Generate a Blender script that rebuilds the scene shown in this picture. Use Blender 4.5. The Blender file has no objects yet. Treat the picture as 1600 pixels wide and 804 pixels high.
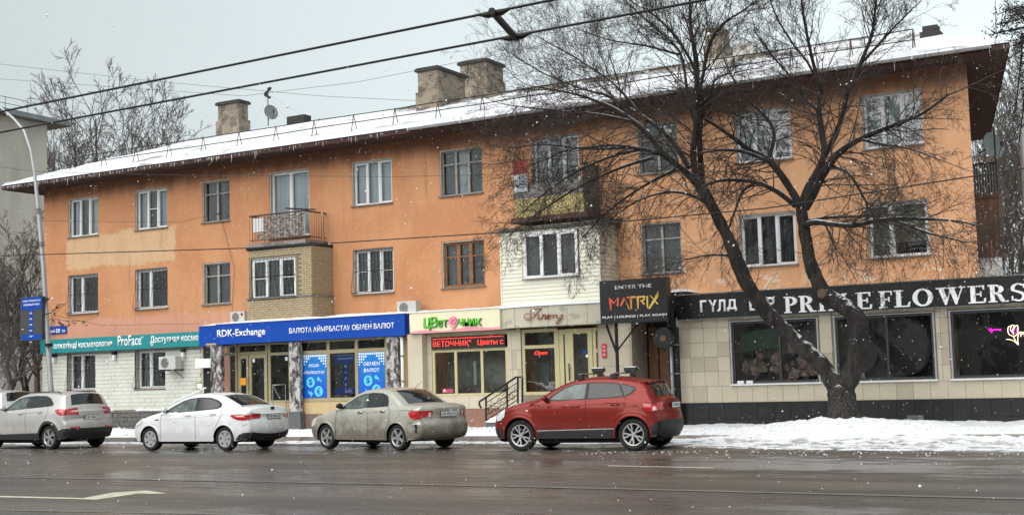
import bpy, bmesh, math, random
import numpy as np
from mathutils import Vector, Matrix, Euler
from mathutils.noise import noise as pnoise
random.seed(7); rng=np.random.default_rng(7)
SC=bpy.context.scene; COL=SC.collection
rad=math.radians
# ---------------------------------------------------------------- camera
F=2074.64; YAW,PIT,ROL=rad(29.823),rad(5.213),rad(-1.626); CAMZ=1.6
def _axes():
    cy,sy=math.cos(YAW),math.sin(YAW)
    f=Vector((-sy*math.cos(PIT),cy*math.cos(PIT),math.sin(PIT))); r=Vector((cy,sy,0)); u=r.cross(f)
    return math.cos(ROL)*r+math.sin(ROL)*u, -math.sin(ROL)*r+math.cos(ROL)*u, f
CR,CU,CF=_axes()
cam=bpy.data.cameras.new('camera'); co=bpy.data.objects.new('camera',cam); COL.objects.link(co)
cam.sensor_width=36; cam.lens=36*F/1600; cam.clip_end=2000; cam.clip_start=.1
m=Matrix((CR,CU,-CF)).transposed().to_4x4(); m.translation=(0,0,CAMZ); co.matrix_world=m
SC.camera=co
def ray(px,py): return CF*F+CR*(px-800)-CU*(py-402)
def at(px,py,Y):                       # photo measurement -> (X,Z) on the vertical plane at distance Y
    d=ray(px,py); k=Y/d.y; return d.x*k, d.z*k+CAMZ
def atv(px,py,Y): x,z=at(px,py,Y); return Vector((x,Y,z))
# ---------------------------------------------------------------- world, sun, exposure
w=bpy.data.worlds.new('World'); SC.world=w; w.use_nodes=True; nt=w.node_tree; N=nt.nodes; L=nt.links
bg=N['Background']; sky=N.new('ShaderNodeTexSky'); sky.sky_type='NISHITA'; sky.sun_disc=False
SUN_EL,SUN_AZ=rad(46),rad(188)
sky.sun_elevation=SUN_EL; sky.sun_rotation=SUN_AZ; sky.air_density=2; sky.dust_density=6; sky.altitude=800
hs=N.new('ShaderNodeHueSaturation'); hs.inputs['Saturation'].default_value=.25; L.new(sky.outputs[0],hs.inputs['Color'])
mx=N.new('ShaderNodeMix'); mx.data_type='RGBA'; mx.inputs['Factor'].default_value=.93
L.new(hs.outputs[0],mx.inputs['A']); mx.inputs['B'].default_value=(2.74,3.10,3.19,1)     # even overcast cloud deck
cn=N.new('ShaderNodeTexNoise'); cn.inputs['Scale'].default_value=1.6; cn.inputs['Detail'].default_value=5
tc=N.new('ShaderNodeTexCoord'); mp=N.new('ShaderNodeMapping'); mp.inputs['Scale'].default_value=(1,1,3); L.new(tc.outputs['Generated'],mp.inputs[0]); L.new(mp.outputs[0],cn.inputs['Vector'])
mr=N.new('ShaderNodeMapRange'); mr.inputs['To Min'].default_value=.90; mr.inputs['To Max'].default_value=1.10; L.new(cn.outputs[0],mr.inputs[0])
# the cloud deck is thinner and paler towards the right of the view, as in the photograph
dt=N.new('ShaderNodeVectorMath'); dt.operation='DOT_PRODUCT'; L.new(tc.outputs['Generated'],dt.inputs[0]); dt.inputs[1].default_value=(math.sin(rad(20)),math.cos(rad(20)),0)
dr=N.new('ShaderNodeMapRange'); dr.interpolation_type='SMOOTHSTEP'; dr.inputs['From Min'].default_value=.1; dr.inputs['From Max'].default_value=1; dr.inputs['To Min'].default_value=.84; dr.inputs['To Max'].default_value=1.34; L.new(dt.outputs['Value'],dr.inputs[0])
mu=N.new('ShaderNodeMath'); mu.operation='MULTIPLY'; L.new(mr.outputs[0],mu.inputs[0]); L.new(dr.outputs[0],mu.inputs[1])
vm=N.new('ShaderNodeVectorMath'); vm.operation='SCALE'; L.new(mx.outputs['Result'],vm.inputs[0]); L.new(mu.outputs[0],vm.inputs['Scale'])
L.new(vm.outputs[0],bg.inputs[0]); bg.inputs[1].default_value=.1
sl=bpy.data.lights.new('sun','SUN'); sl.energy=1.5; sl.angle=rad(75); sl.color=(1,.97,.93)
so=bpy.data.objects.new('sun',sl); COL.objects.link(so)
# light comes from behind the camera, high (direction FROM the sky's sun position)
sd=Vector((math.sin(SUN_AZ)*math.cos(SUN_EL),math.cos(SUN_AZ)*math.cos(SUN_EL),math.sin(SUN_EL)))
so.rotation_euler=sd.to_track_quat('Z','Y').to_euler()
SC.view_settings.view_transform='Standard'; SC.view_settings.look='None'; SC.view_settings.exposure=1.28; SC.view_settings.gamma=1
SC.view_settings.use_curve_mapping=False
# ---------------------------------------------------------------- materials
MATS={}
def mat(name,col,rough=.7,metal=0,var=.12,vs=3.0,bump=0,bs=40,coat=0,spec=.5,col2=None,c2s=1.5,c2lo=.5,c2hi=.6,emit=0,stretch=None):
    if name in MATS: return MATS[name]
    M=bpy.data.materials.new(name); M.use_nodes=True; n=M.node_tree.nodes; l=M.node_tree.links; p=n['Principled BSDF']
    g=n.new('ShaderNodeNewGeometry'); src=g.outputs['Position']
    if stretch:
        q=n.new('ShaderNodeMapping'); q.inputs['Scale'].default_value=stretch; l.new(src,q.inputs[0]); src=q.outputs[0]
    def noise(s,d=5,r=.6):
        t=n.new('ShaderNodeTexNoise'); t.inputs['Scale'].default_value=s; t.inputs['Detail'].default_value=d; t.inputs['Roughness'].default_value=r
        l.new(src,t.inputs['Vector']); return t.outputs[0]
    c=(*col,1)
    base=n.new('ShaderNodeRGB'); base.outputs[0].default_value=c; out=base.outputs[0]
    if col2:
        r=n.new('ShaderNodeMapRange'); r.interpolation_type='SMOOTHSTEP'; r.inputs[1].default_value=c2lo; r.inputs[2].default_value=c2hi; l.new(noise(c2s),r.inputs[0])
        x=n.new('ShaderNodeMix'); x.data_type='RGBA'; x.inputs['B'].default_value=(*col2,1); l.new(r.outputs[0],x.inputs['Factor']); l.new(out,x.inputs['A']); out=x.outputs['Result']
    if var:
        r=n.new('ShaderNodeMapRange'); r.inputs[1].default_value=.25; r.inputs[2].default_value=.75; r.inputs[3].default_value=1-var; r.inputs[4].default_value=1+var; l.new(noise(vs),r.inputs[0])
        h=n.new('ShaderNodeHueSaturation'); l.new(r.outputs[0],h.inputs['Value']); l.new(out,h.inputs['Color']); out=h.outputs[0]
    l.new(out,p.inputs['Base Color'])
    p.inputs['Roughness'].default_value=rough; p.inputs['Metallic'].default_value=metal; p.inputs['Specular IOR Level'].default_value=spec
    p.inputs['Coat Weight'].default_value=coat; p.inputs['Coat Roughness'].default_value=.06
    if bump:
        b=n.new('ShaderNodeBump'); b.inputs['Strength'].default_value=bump; b.inputs['Distance'].default_value=.02; l.new(noise(bs,4),b.inputs['Height']); l.new(b.outputs[0],p.inputs['Normal'])
    if emit: p.inputs['Emission Color'].default_value=c; p.inputs['Emission Strength'].default_value=emit
    MATS[name]=M; return M
def nodes(M): return M.node_tree.nodes,M.node_tree.links,M.node_tree.nodes['Principled BSDF']
class NB:
    """tiny node expression helper"""
    def __init__(s,M): s.n,s.l,s.p=nodes(M); s.g=s.n.new('ShaderNodeNewGeometry'); s.sep=s.n.new('ShaderNodeSeparateXYZ'); s.l.new(s.g.outputs['Position'],s.sep.inputs[0])
    def X(s): return s.sep.outputs[0]
    def Y(s): return s.sep.outputs[1]
    def Z(s): return s.sep.outputs[2]
    def put(s,v,sock):
        if isinstance(v,(int,float)): sock.default_value=v
        elif isinstance(v,tuple): sock.default_value=(*v,1)
        else: s.l.new(v,sock)
    def m(s,op,a,b=0,c=0):
        q=s.n.new('ShaderNodeMath'); q.operation=op; s.put(a,q.inputs[0]); s.put(b,q.inputs[1]); s.put(c,q.inputs[2]); return q.outputs[0]
    def noise(s,sc,d=5,stretch=None,r=.6):
        t=s.n.new('ShaderNodeTexNoise'); t.inputs['Scale'].default_value=sc; t.inputs['Detail'].default_value=d; t.inputs['Roughness'].default_value=r
        if stretch:
            q=s.n.new('ShaderNodeMapping'); q.inputs['Scale'].default_value=stretch; s.l.new(s.g.outputs['Position'],q.inputs[0]); s.l.new(q.outputs[0],t.inputs['Vector'])
        else: s.l.new(s.g.outputs['Position'],t.inputs['Vector'])
        return t.outputs[0]
    def ss(s,v,a,b,lo=0,hi=1):
        r=s.n.new('ShaderNodeMapRange'); r.interpolation_type='SMOOTHSTEP'; s.put(v,r.inputs[0]); r.inputs[1].default_value=a; r.inputs[2].default_value=b; r.inputs[3].default_value=lo; r.inputs[4].default_value=hi; return r.outputs[0]
    def mix(s,f,a,b):
        x=s.n.new('ShaderNodeMix'); x.data_type='RGBA'; s.put(f,x.inputs['Factor']); s.put(a,x.inputs['A']); s.put(b,x.inputs['B']); return x.outputs['Result']
    def box(s,x0,x1,z0,z1,wob,e=.04):
        xx=s.m('ADD',s.X(),wob); zz=s.m('ADD',s.Z(),wob)
        f=s.m('MULTIPLY',s.ss(xx,x0-e,x0+e),s.ss(xx,x1-e,x1+e,1,0)); g=s.m('MULTIPLY',s.ss(zz,z0-e,z0+e),s.ss(zz,z1-e,z1+e,1,0)); return s.m('MULTIPLY',f,g)
    def bump(s,h,st,dist=.02):
        b=s.n.new('ShaderNodeBump'); b.inputs['Strength'].default_value=st; b.inputs['Distance'].default_value=dist; s.l.new(h,b.inputs['Height']); s.l.new(b.outputs[0],s.p.inputs['Normal'])
def newmat(name):
    M=bpy.data.materials.new(name); M.use_nodes=True; MATS[name]=M; return M
D=36.23           # main facade plane
# orange stucco with cream patch, pink band, peeling, streaks
M=newmat('stucco'); b=NB(M)
n1=b.noise(.55,6); n2=b.noise(5,5); n3=b.noise(2.2,6,(1,1,.22)); n4=b.noise(28,4)
fade=b.ss(b.m('ADD',b.X(),b.m('MULTIPLY',n1,6)),-21,-10); col=b.mix(fade,b.mix(b.ss(n1,.38,.62),(.50,.225,.105),(.56,.27,.13)),b.mix(b.ss(n1,.38,.62),(.66,.345,.18),(.72,.40,.22)))
col=b.mix(b.ss(n2,.5,.75,0,.35),col,(.66,.38,.22))
wob=b.m('ADD',b.m('MULTIPLY',b.m('SUBTRACT',n2,.5),.30),b.m('MULTIPLY',b.m('SUBTRACT',b.noise(1.2,4),.5),.5))
pink=b.m('MULTIPLY',b.ss(b.m('ADD',b.m('ADD',b.Z(),wob),b.m('MULTIPLY',b.m('SUBTRACT',n1,.5),.7)),4.25,4.4,1,0),b.ss(b.X(),-31.5,-30.5,1,0))
col=b.mix(b.m('MULTIPLY',pink,.75),col,(.58,.29,.21))
x0,_=at(103,390,D); x1,_=at(274,390,D); _,zt=at(190,362,D); _,zb=at(190,414,D)
cream=b.box(x0,x1,zb,zt,wob,.05); col=b.mix(b.m('MULTIPLY',cream,.92),col,b.mix(n2,(.54,.35,.19),(.64,.44,.26)))
peel=b.m('MULTIPLY',b.ss(b.noise(1.7,7,(1,1,2.2)),.585,.61),b.ss(b.Z(),4.7,4.2)); peel=b.m('MULTIPLY',peel,b.ss(b.X(),-16,-13.5)); col=b.mix(b.m('MULTIPLY',peel,.85),col,(.74,.58,.44))
col=b.mix(b.ss(n3,.48,.78,0,.42),col,(.33,.19,.125)); n5=b.noise(3.4,5,(1,1,.10)); col=b.mix(b.m('MULTIPLY',b.ss(n5,.56,.70,0,.42),b.ss(n1,.42,.55,.2,1)),col,(.27,.16,.11)); n6=b.noise(.9,8); col=b.mix(b.m('MULTIPLY',b.ss(b.m('ABSOLUTE',b.m('SUBTRACT',n6,.5)),.004,.0),b.ss(n2,.5,.62,0,.55)),col,(.20,.12,.085))
col=b.mix(b.m('MULTIPLY',b.ss(b.m('ADD',b.Z(),b.m('MULTIPLY',n3,.7)),9.15,9.80,0,.78),1),col,(.12,.045,.028))   # damp staining plus the overhang's shade painted in, following the eaves board
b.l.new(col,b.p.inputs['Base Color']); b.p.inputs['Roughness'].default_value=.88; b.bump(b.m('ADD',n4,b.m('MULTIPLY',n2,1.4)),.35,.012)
# wet asphalt
M=newmat('asphalt'); b=NB(M)
a1=b.noise(.5,6,(.25,1,1)); a2=b.noise(3,6,(.35,1,1)); a3=b.noise(90,3); a4=b.noise(.22,4,(.3,1.4,1))
col=b.mix(b.ss(a1,.35,.68),(.060,.048,.037),(.118,.097,.075)); tr_=b.noise(1.0,3,(.015,.9,1)); col=b.mix(b.ss(tr_,.45,.62,0,.55),col,(.048,.040,.033)); pt=b.noise(.35,2,(.5,1,1)); col=b.mix(b.ss(pt,.60,.607,0,.35),col,(.045,.041,.037)); col=b.mix(b.ss(a3,.58,.72,0,.55),col,(.20,.185,.165)); col=b.mix(b.ss(a2,.55,.75,0,.5),col,(.045,.04,.036))
b.l.new(col,b.p.inputs['Base Color'])
wet=b.ss(b.m('ADD',b.m('MULTIPLY',a4,.6),b.m('MULTIPLY',a2,.4)),.42,.6)
b.l.new(b.ss(wet,0,1,.44,.12),b.p.inputs['Roughness']); b.p.inputs['Specular IOR Level'].default_value=.5; b.bump(b.m('ADD',a3,b.m('MULTIPLY',a2,.8)),.8,.008)
# snow
M=newmat('snow'); b=NB(M); s1=b.noise(2.2,6); s2=b.noise(14,5); s3=b.noise(60,3)
col=b.mix(b.ss(s2,.62,.74,0,.35),(.78,.80,.83),(.58,.57,.56)); col=b.mix(b.m('MULTIPLY',b.ss(s1,.58,.74,0,.4),b.ss(b.Z(),.06,.2,1,.15)),col,(.40,.38,.36))
col=b.mix(b.m('MULTIPLY',b.ss(b.Y(),29.35,28.7),b.m('MULTIPLY',b.ss(s1,.46,.60,.05,.85),b.ss(b.Z(),6,5))),col,(.24,.22,.20))
col=b.mix(b.m('MULTIPLY',b.ss(s3,.63,.72,0,.55),b.m('MULTIPLY',b.ss(s1,.42,.55,.25,1),b.ss(b.Z(),2,1))),col,(.16,.14,.12)); b.l.new(col,b.p.inputs['Base Color']); b.p.inputs['Roughness'].default_value=.75; b.bump(b.m('ADD',s2,b.m('MULTIPLY',s3,.5)),.6,.05)
M=newmat('roof_snow'); b=NB(M); s1=b.noise(.9,7,(.5,1,1)); s2=b.noise(9,5)
st_=b.noise(1.1,7,(.22,1.6,1.6)); seam=b.m('ABSOLUTE',b.m('SUBTRACT',b.m('FRACT',b.m('MULTIPLY',b.X(),1.45)),.5)); ctr=b.m('MULTIPLY',b.ss(b.X(),-31,-27),b.ss(b.Y(),38.2,40.5)); col=b.mix(b.ss(b.m('ADD',s1,b.m('MULTIPLY',ctr,.13)),.58,.67,0,.85),(.70,.72,.76),(.20,.185,.17)); col=b.mix(b.ss(st_,.52,.66,0,.6),col,(.36,.36,.37)); col=b.mix(b.m('MULTIPLY',b.ss(seam,.03,.0),b.ss(s2,.45,.6,0,.45)),col,(.25,.25,.26)); b.l.new(col,b.p.inputs['Base Color']); b.p.inputs['Roughness'].default_value=.8; b.bump(b.m('ADD',s1,b.m('MULTIPLY',s2,.3)),.6,.08)
# bark
M=newmat('bark'); b=NB(M); k1=b.noise(7,6,(1,1,.25)); k2=b.noise(30,5); nz=b.n.new('ShaderNodeSeparateXYZ'); b.l.new(b.g.outputs['Normal'],nz.inputs[0])
col=b.mix(b.ss(k1,.35,.7),(.006,.005,.004),(.042,.033,.027)); col=b.mix(b.m('MULTIPLY',b.ss(k2,.5,.62),b.ss(b.Z(),2.0,.7)),col,(.10,.086,.073))
col=b.mix(b.m('MULTIPLY',b.ss(nz.outputs[2],.55,.8),b.ss(b.noise(3.5,6),.44,.5)),col,(.72,.74,.78))     # snow lying on the upper side of limbs
b.l.new(col,b.p.inputs['Base Color']); b.p.inputs['Roughness'].default_value=.9; b.bump(b.m('ADD',k1,b.m('MULTIPLY',k2,.7)),1.0,.09)
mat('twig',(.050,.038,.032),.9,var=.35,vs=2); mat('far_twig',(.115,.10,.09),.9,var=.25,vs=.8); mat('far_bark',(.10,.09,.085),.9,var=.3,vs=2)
mat('dark_board',(.050,.022,.017),.85,var=.3,vs=4,stretch=(6,1,1)); mat('roof_metal',(.20,.21,.22),.5,.6,var=.3,vs=1)
mat('white_pvc',(.74,.76,.77),.4,var=.06); mat('grey_wood',(.34,.33,.30),.8,var=.3,vs=8,bump=.3); mat('brown_wood',(.23,.10,.04),.65,var=.25,vs=8)
mat('old_wood',(.17,.155,.13),.85,var=.35,vs=9,bump=.3); mat('reveal',(.40,.37,.33),.9,var=.2,vs=5,bump=.3)
mat('sill_metal',(.20,.19,.18),.6,.3,var=.3); mat('curtain_pale',(.50,.56,.60),.85,var=.14,vs=5,stretch=(7,1,.4)); mat('curtain_dark',(.13,.145,.15),.9,var=.5,vs=3,stretch=(7,1,.4))
mat('blind',(.42,.42,.27),.8,var=.35,vs=9,stretch=(.3,1,3)); mat('room_dark',(.018,.019,.020),.9,var=.3)
mat('iron',(.012,.011,.011),.6,.3,var=.3); mat('rust_iron',(.10,.055,.04),.8,.2,var=.4,vs=8); mat('concrete',(.27,.25,.22),.9,var=.25,vs=4,bump=.4,col2=(.14,.12,.10),c2s=2)
mat('white_block',(.58,.60,.53),.8,var=.12,vs=2.2,bump=.35,bs=30); mat('mortar',(.30,.28,.25),.95,var=.15); mat('plinth_stone',(.115,.11,.10),.8,var=.45,vs=6,bump=.8,bs=14)
mat('tan_tile',(.52,.46,.355),.5,var=.08,vs=1.2,bump=.08); mat('tan_tile_dark',(.43,.375,.285),.5,var=.08,vs=1.2); mat('black_tile',(.010,.013,.013),.30,var=.4,vs=3); mat('grout',(.24,.20,.15),.9)
mat('tan_panel',(.47,.35,.18),.6,var=.1,vs=2); mat('gold_frame',(.36,.31,.185),.42,.25,var=.1); mat('pale_gold',(.52,.47,.27),.42,.2,var=.1)
mat('teal',(.008,.225,.24),.45,var=.06); mat('blue_sign',(.001,.055,.36),.45,spec=.3,var=.06); mat('white_letter',(.90,.92,.94),.5,var=.02); mat('cream_sign',(.76,.71,.50),.5,var=.05)
mat('black_sign',(.006,.008,.009),.35,var=.2,coat=.1); mat('finery_stone',(.50,.47,.37),.6,var=.12,vs=2,col2=(.34,.33,.28),c2s=3.2,c2lo=.56,c2hi=.64)
mat('dark_red',(.22,.012,.01),.5); mat('green_letter',(.10,.55,.02),.45,var=.05); mat('green_edge',(.02,.16,.02),.5); mat('pink',(.80,.28,.36),.5); mat('pink_deep',(.38,.05,.12),.5)
mat('siding',(.70,.69,.58),.55,var=.06,vs=1.5); mat('yellow_panel',(.46,.38,.15),.6,var=.12,vs=3); mat('yellow_brick',(.40,.32,.20),.85,var=.22,vs=12,bump=.3); mat('brick_mortar',(.20,.16,.10),.95)
mat('chimney',(.27,.22,.17),.92,var=.3,vs=3,bump=.8,bs=14,col2=(.15,.125,.10),c2s=2.5); mat('tar',(.03,.028,.027),.8,var=.3)
mat('ac_white',(.50,.51,.48),.45,var=.05); mat('grille_dark',(.05,.055,.055),.5); mat('pole_grey',(.40,.41,.42),.45,.5,var=.15,vs=4); mat('dish_grey',(.17,.19,.19),.6,.2,var=.3); mat('steel',(.55,.56,.57),.25,.9)
mat('grey_plaster',(.52,.49,.43),.9,var=.2,vs=.8,bump=.2,stretch=(1,1,.3)); mat('brown_brick',(.19,.13,.105),.9,var=.35,vs=10,bump=.4); mat('red_granite',(.23,.115,.085),.6,var=.25,vs=12)
mat('brown_slat',(.12,.06,.032),.8,var=.35,vs=3,stretch=(5,5,.2)); mat('dry_leaf',(.13,.085,.05),.8,var=.4,vs=9); mat('dark_leaf',(.035,.035,.03),.8,var=.4,vs=6)
mat('granite_dark',(.10,.105,.11),.35,var=.2,vs=9); mat('line_paint',(.50,.47,.36),.6,var=.3,vs=5); mat('line_worn',(.15,.137,.118),.55,var=.35,vs=4)
mat('wire',(.006,.006,.007),.6); mat('thin_wire',(.05,.05,.055),.7); mat('sky_wire',(.22,.23,.25),.8)
mat('tyre',(.012,.0115,.011),.85,var=.4,vs=8); mat('alloy',(.50,.50,.50),.32,.75,var=.15); mat('hubcap',(.42,.43,.44),.4,.5); mat('under',(.004,.004,.004),.9); mat('black_plastic',(.013,.014,.015),.6,var=.25,vs=5)
mat('chrome',(.7,.7,.7),.15,1); mat('tail_red',(.42,.008,.012),.12,coat=.8,spec=.6); mat('tail_clear',(.75,.55,.55),.15,coat=.6); mat('headlamp',(.60,.63,.62),.12,coat=.8); mat('plate_white',(.72,.73,.74),.4); mat('plate_ink',(.02,.02,.03),.5)
mat('led_red',(1,.04,.03),.5,emit=1.6,var=0); mat('led_board',(.018,.008,.008),.5); mat('neon_pink',(1,.02,.75),.5,emit=1.0,var=0); mat('neon_warm',(1,.72,.45),.5,emit=1.0,var=0); mat('neon_red',(1,.05,.03),.5,emit=1.3,var=0)
mat('poster_light',(.10,.55,.85),.4,var=.03); mat('poster_mid',(.70,.85,.95),.4,var=0); mat('orange_peel',(.75,.30,.02),.5); mat('red_plate',(.50,.02,.05),.5)
mat('opposite_wall',(.26,.24,.22),.9,var=.2); mat('green_print',(.03,.09,.05),.8,var=.5); mat('round_decor',(.060,.064,.056),.8,var=.3); mat('cut_wood',(.10,.062,.045),.9,var=.3); mat('shop_light',(.24,.245,.205),.8,var=.45,vs=1.2,col2=(.40,.40,.34),c2s=.8); mat('warm_wood',(.20,.10,.05),.7,var=.3); mat('flowers',(.32,.20,.19),.8,var=.7,vs=9,col2=(.45,.38,.30),c2s=4); mat('shop_dim',(.10,.105,.10),.8,var=.5,vs=1.5,col2=(.26,.26,.235),c2s=.9)
M=newmat('poster'); b=NB(M); b.l.new(b.mix(b.ss(b.Z(),.9,2.9),(.003,.07,.48),(.005,.20,.58)),b.p.inputs['Base Color']); b.p.inputs['Roughness'].default_value=.4
M=newmat('matrix_paint'); b=NB(M); xa,_=at(948,470,33.8); xb,_=at(1030,470,33.8); b.l.new(b.mix(b.ss(b.X(),xa,xb),(.75,.07,.045),(.80,.60,.12)),b.p.inputs['Base Color']); b.p.inputs['Roughness'].default_value=.5
M=newmat('marble'); b=NB(M); v=b.noise(1.3,7,(1.6,1.6,1),.7); v2=b.noise(5,6,(1.5,1.5,.8),.75); mm=b.ss(v2,.43,.53); b.l.new(b.mix(b.m('MAXIMUM',b.m('MULTIPLY',mm,b.ss(v,.35,.5)),0),(.46,.45,.44),b.mix(b.ss(v,.5,.6),(.035,.025,.025),(.13,.10,.10))),b.p.inputs['Base Color']); b.p.inputs['Roughness'].default_value=.3
# window glass : real see-through glass reflecting the sky
def glassmat(name,tint,refl,rough=.02):
    M=bpy.data.materials.new(name); M.use_nodes=True; n=M.node_tree.nodes; l=M.node_tree.links; n.remove(n['Principled BSDF'])
    o=n['Material Output']; t=n.new('ShaderNodeBsdfTransparent'); t.inputs[0].default_value=(*tint,1); g=n.new('ShaderNodeBsdfGlossy'); g.inputs['Roughness'].default_value=rough
    ge=n.new('ShaderNodeNewGeometry'); no=n.new('ShaderNodeTexNoise'); no.inputs['Scale'].default_value=1.3; l.new(ge.outputs['Position'],no.inputs['Vector']); bu=n.new('ShaderNodeBump'); bu.inputs['Strength'].default_value=.15; bu.inputs['Distance'].default_value=.05; l.new(no.outputs[0],bu.inputs['Height']); l.new(bu.outputs[0],g.inputs['Normal'])
    f=n.new('ShaderNodeFresnel'); f.inputs['IOR'].default_value=1.5; a=n.new('ShaderNodeMath'); a.operation='ADD'; a.inputs[1].default_value=refl; l.new(f.outputs[0],a.inputs[0])
    x=n.new('ShaderNodeMixShader'); l.new(a.outputs[0],x.inputs[0]); l.new(t.outputs[0],x.inputs[1]); l.new(g.outputs[0],x.inputs[2]); l.new(x.outputs[0],o.inputs[0]); MATS[name]=M
glassmat('glass',(.84,.88,.88),.09); glassmat('shop_glass',(.80,.84,.82),.12); 
mat('car_glass',(.018,.022,.022),.05,var=.3,coat=.15,spec=.5); mat('car_glass_light',(.085,.115,.105),.08,var=.8,vs=4,coat=.15,spec=.5)
def carpaint(name,col,metal,dirt,dcol,rough=.3):
    M=newmat(name); b=NB(M); q=b.noise(4,5); q2=b.noise(18,4)
    f=b.ss(b.m('ADD',b.Z(),b.m('MULTIPLY',b.m('SUBTRACT',q,.5),.9)),.82,.36,0,dirt)
    b.l.new(b.mix(f,b.mix(b.ss(q2,.45,.8,0,dirt*.35),col,dcol),dcol),b.p.inputs['Base Color'])
    b.p.inputs['Metallic'].default_value=metal; b.l.new(b.ss(f,0,1,rough,.75),b.p.inputs['Roughness']); b.l.new(b.ss(f,0,.8,.25,0),b.p.inputs['Coat Weight']); b.p.inputs['Specular IOR Level'].default_value=.32; b.p.inputs['Coat Roughness'].default_value=.08
    return M
carpaint('paint_red',(.20,.012,.007),.3,.5,(.060,.018,.012),.34); carpaint('paint_white',(.72,.75,.76),0,.42,(.36,.34,.31)); carpaint('paint_beige',(.46,.45,.39),.35,.85,(.15,.125,.095),.38); carpaint('paint_silver',(.52,.51,.49),.4,.6,(.30,.28,.25),.38); carpaint('paint_pale',(.6,.6,.6),.2,.5,(.3,.28,.25))
# ---------------------------------------------------------------- object helpers
class MB:
    def __init__(s): s.v=[]; s.f=[]
    def poly(s,pts):
        i=len(s.v); s.v+= [tuple(p) for p in pts]; s.f.append(tuple(range(i,i+len(pts)))); return s
    def box(s,x0,x1,y0,y1,z0,z1):
        i=len(s.v); s.v+=[(x,y,z) for z in (z0,z1) for y in (y0,y1) for x in (x0,x1)]
        s.f+=[tuple(i+k for k in q) for q in ((0,2,3,1),(4,5,7,6),(0,1,5,4),(2,6,7,3),(0,4,6,2),(1,3,7,5))]; return s
    def tube(s,pts,r,n=6,cap=True):
        pts=[Vector(p) for p in pts]; rs=r if hasattr(r,'__len__') else [r]*len(pts); i0=len(s.v); up=None
        for k,p in enumerate(pts):
            t=(pts[min(k+1,len(pts)-1)]-pts[max(k-1,0)])
            t=t.normalized() if t.length>1e-9 else Vector((0,0,1))
            if up is None: up=Vector((0,0,1)) if abs(t.z)<.9 else Vector((1,0,0))
            a=t.cross(up).normalized(); bb=a.cross(t).normalized(); up=bb
            for j in range(n):
                g=2*math.pi*j/n; s.v.append(tuple(p+(a*math.cos(g)+bb*math.sin(g))*rs[k]))
        for k in range(len(pts)-1):
            for j in range(n):
                a_=i0+k*n+j; b_=i0+k*n+(j+1)%n; s.f.append((a_,b_,b_+n,a_+n))
        if cap: s.f.append(tuple(i0+j for j in reversed(range(n)))); s.f.append(tuple(i0+(len(pts)-1)*n+j for j in range(n)))
        return s
    def prism(s,poly,y0,y1):          # poly in (x,z), extruded along y
        n=len(poly); i=len(s.v); s.v+=[(x,y0,z) for x,z in poly]+[(x,y1,z) for x,z in poly]
        s.f.append(tuple(i+k for k in range(n))); s.f.append(tuple(i+n+k for k in reversed(range(n))))
        for k in range(n): j=(k+1)%n; s.f.append((i+j,i+k,i+n+k,i+n+j))
        return s
    def lathe_y(s,c,prof,n=24):       # profile (radius,y) round the y axis through c=(x,y,z)
        i=len(s.v)
        for r,y in prof:
            for k in range(n): g=2*math.pi*k/n; s.v.append((c[0]+r*math.cos(g),c[1]+y,c[2]+r*math.sin(g)))
        for a in range(len(prof)-1):
            for k in range(n): j=(k+1)%n; s.f.append((i+a*n+k,i+a*n+j,i+(a+1)*n+j,i+(a+1)*n+k))
        return s
    def mesh(s,name,m=None,smooth=False,off=(0,0,0)):
        me=bpy.data.meshes.new(name); o=off
        me.from_pydata([(x-o[0],y-o[1],z-o[2]) for x,y,z in s.v],[],s.f)
        if m: me.materials.append(MATS[m])
        if smooth: me.shade_smooth()
        return me
    def build(s,name,m,parent=None,smooth=False,fix=False,angle=None):
        me=s.mesh(name,m,smooth,wloc(parent))
        if fix:
            bm=bmesh.new(); bm.from_mesh(me); bmesh.ops.recalc_face_normals(bm,faces=bm.faces); bm.to_mesh(me); bm.free()
        if angle: me.shade_smooth(); me.set_sharp_from_angle(angle=rad(angle))
        return link(name,me,parent)
def wloc(o):
    if o is None: return Vector((0,0,0))
    while o.parent: o=o.parent
    return Vector(o.location)
def link(name,data,parent=None):
    o=bpy.data.objects.new(name,data); COL.objects.link(o)
    if parent: o.parent=parent
    return o
def tag(o,label=None,cat=None,group=None,kind=None):
    if label: o['label']=label
    if cat: o['category']=cat
    if group: o['group']=group
    if kind: o['kind']=kind
    return o
def thing(name,label,cat,loc=(0,0,0),group=None):
    o=link(name,None); o.location=loc; return tag(o,label,cat,group)
def bx(name,m,parent,*a): return MB().box(*a).build(name,m,parent)
def inst(name,me,loc,parent):
    o=link(name,me,parent); o.location=Vector(loc)-wloc(parent); return o
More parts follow.
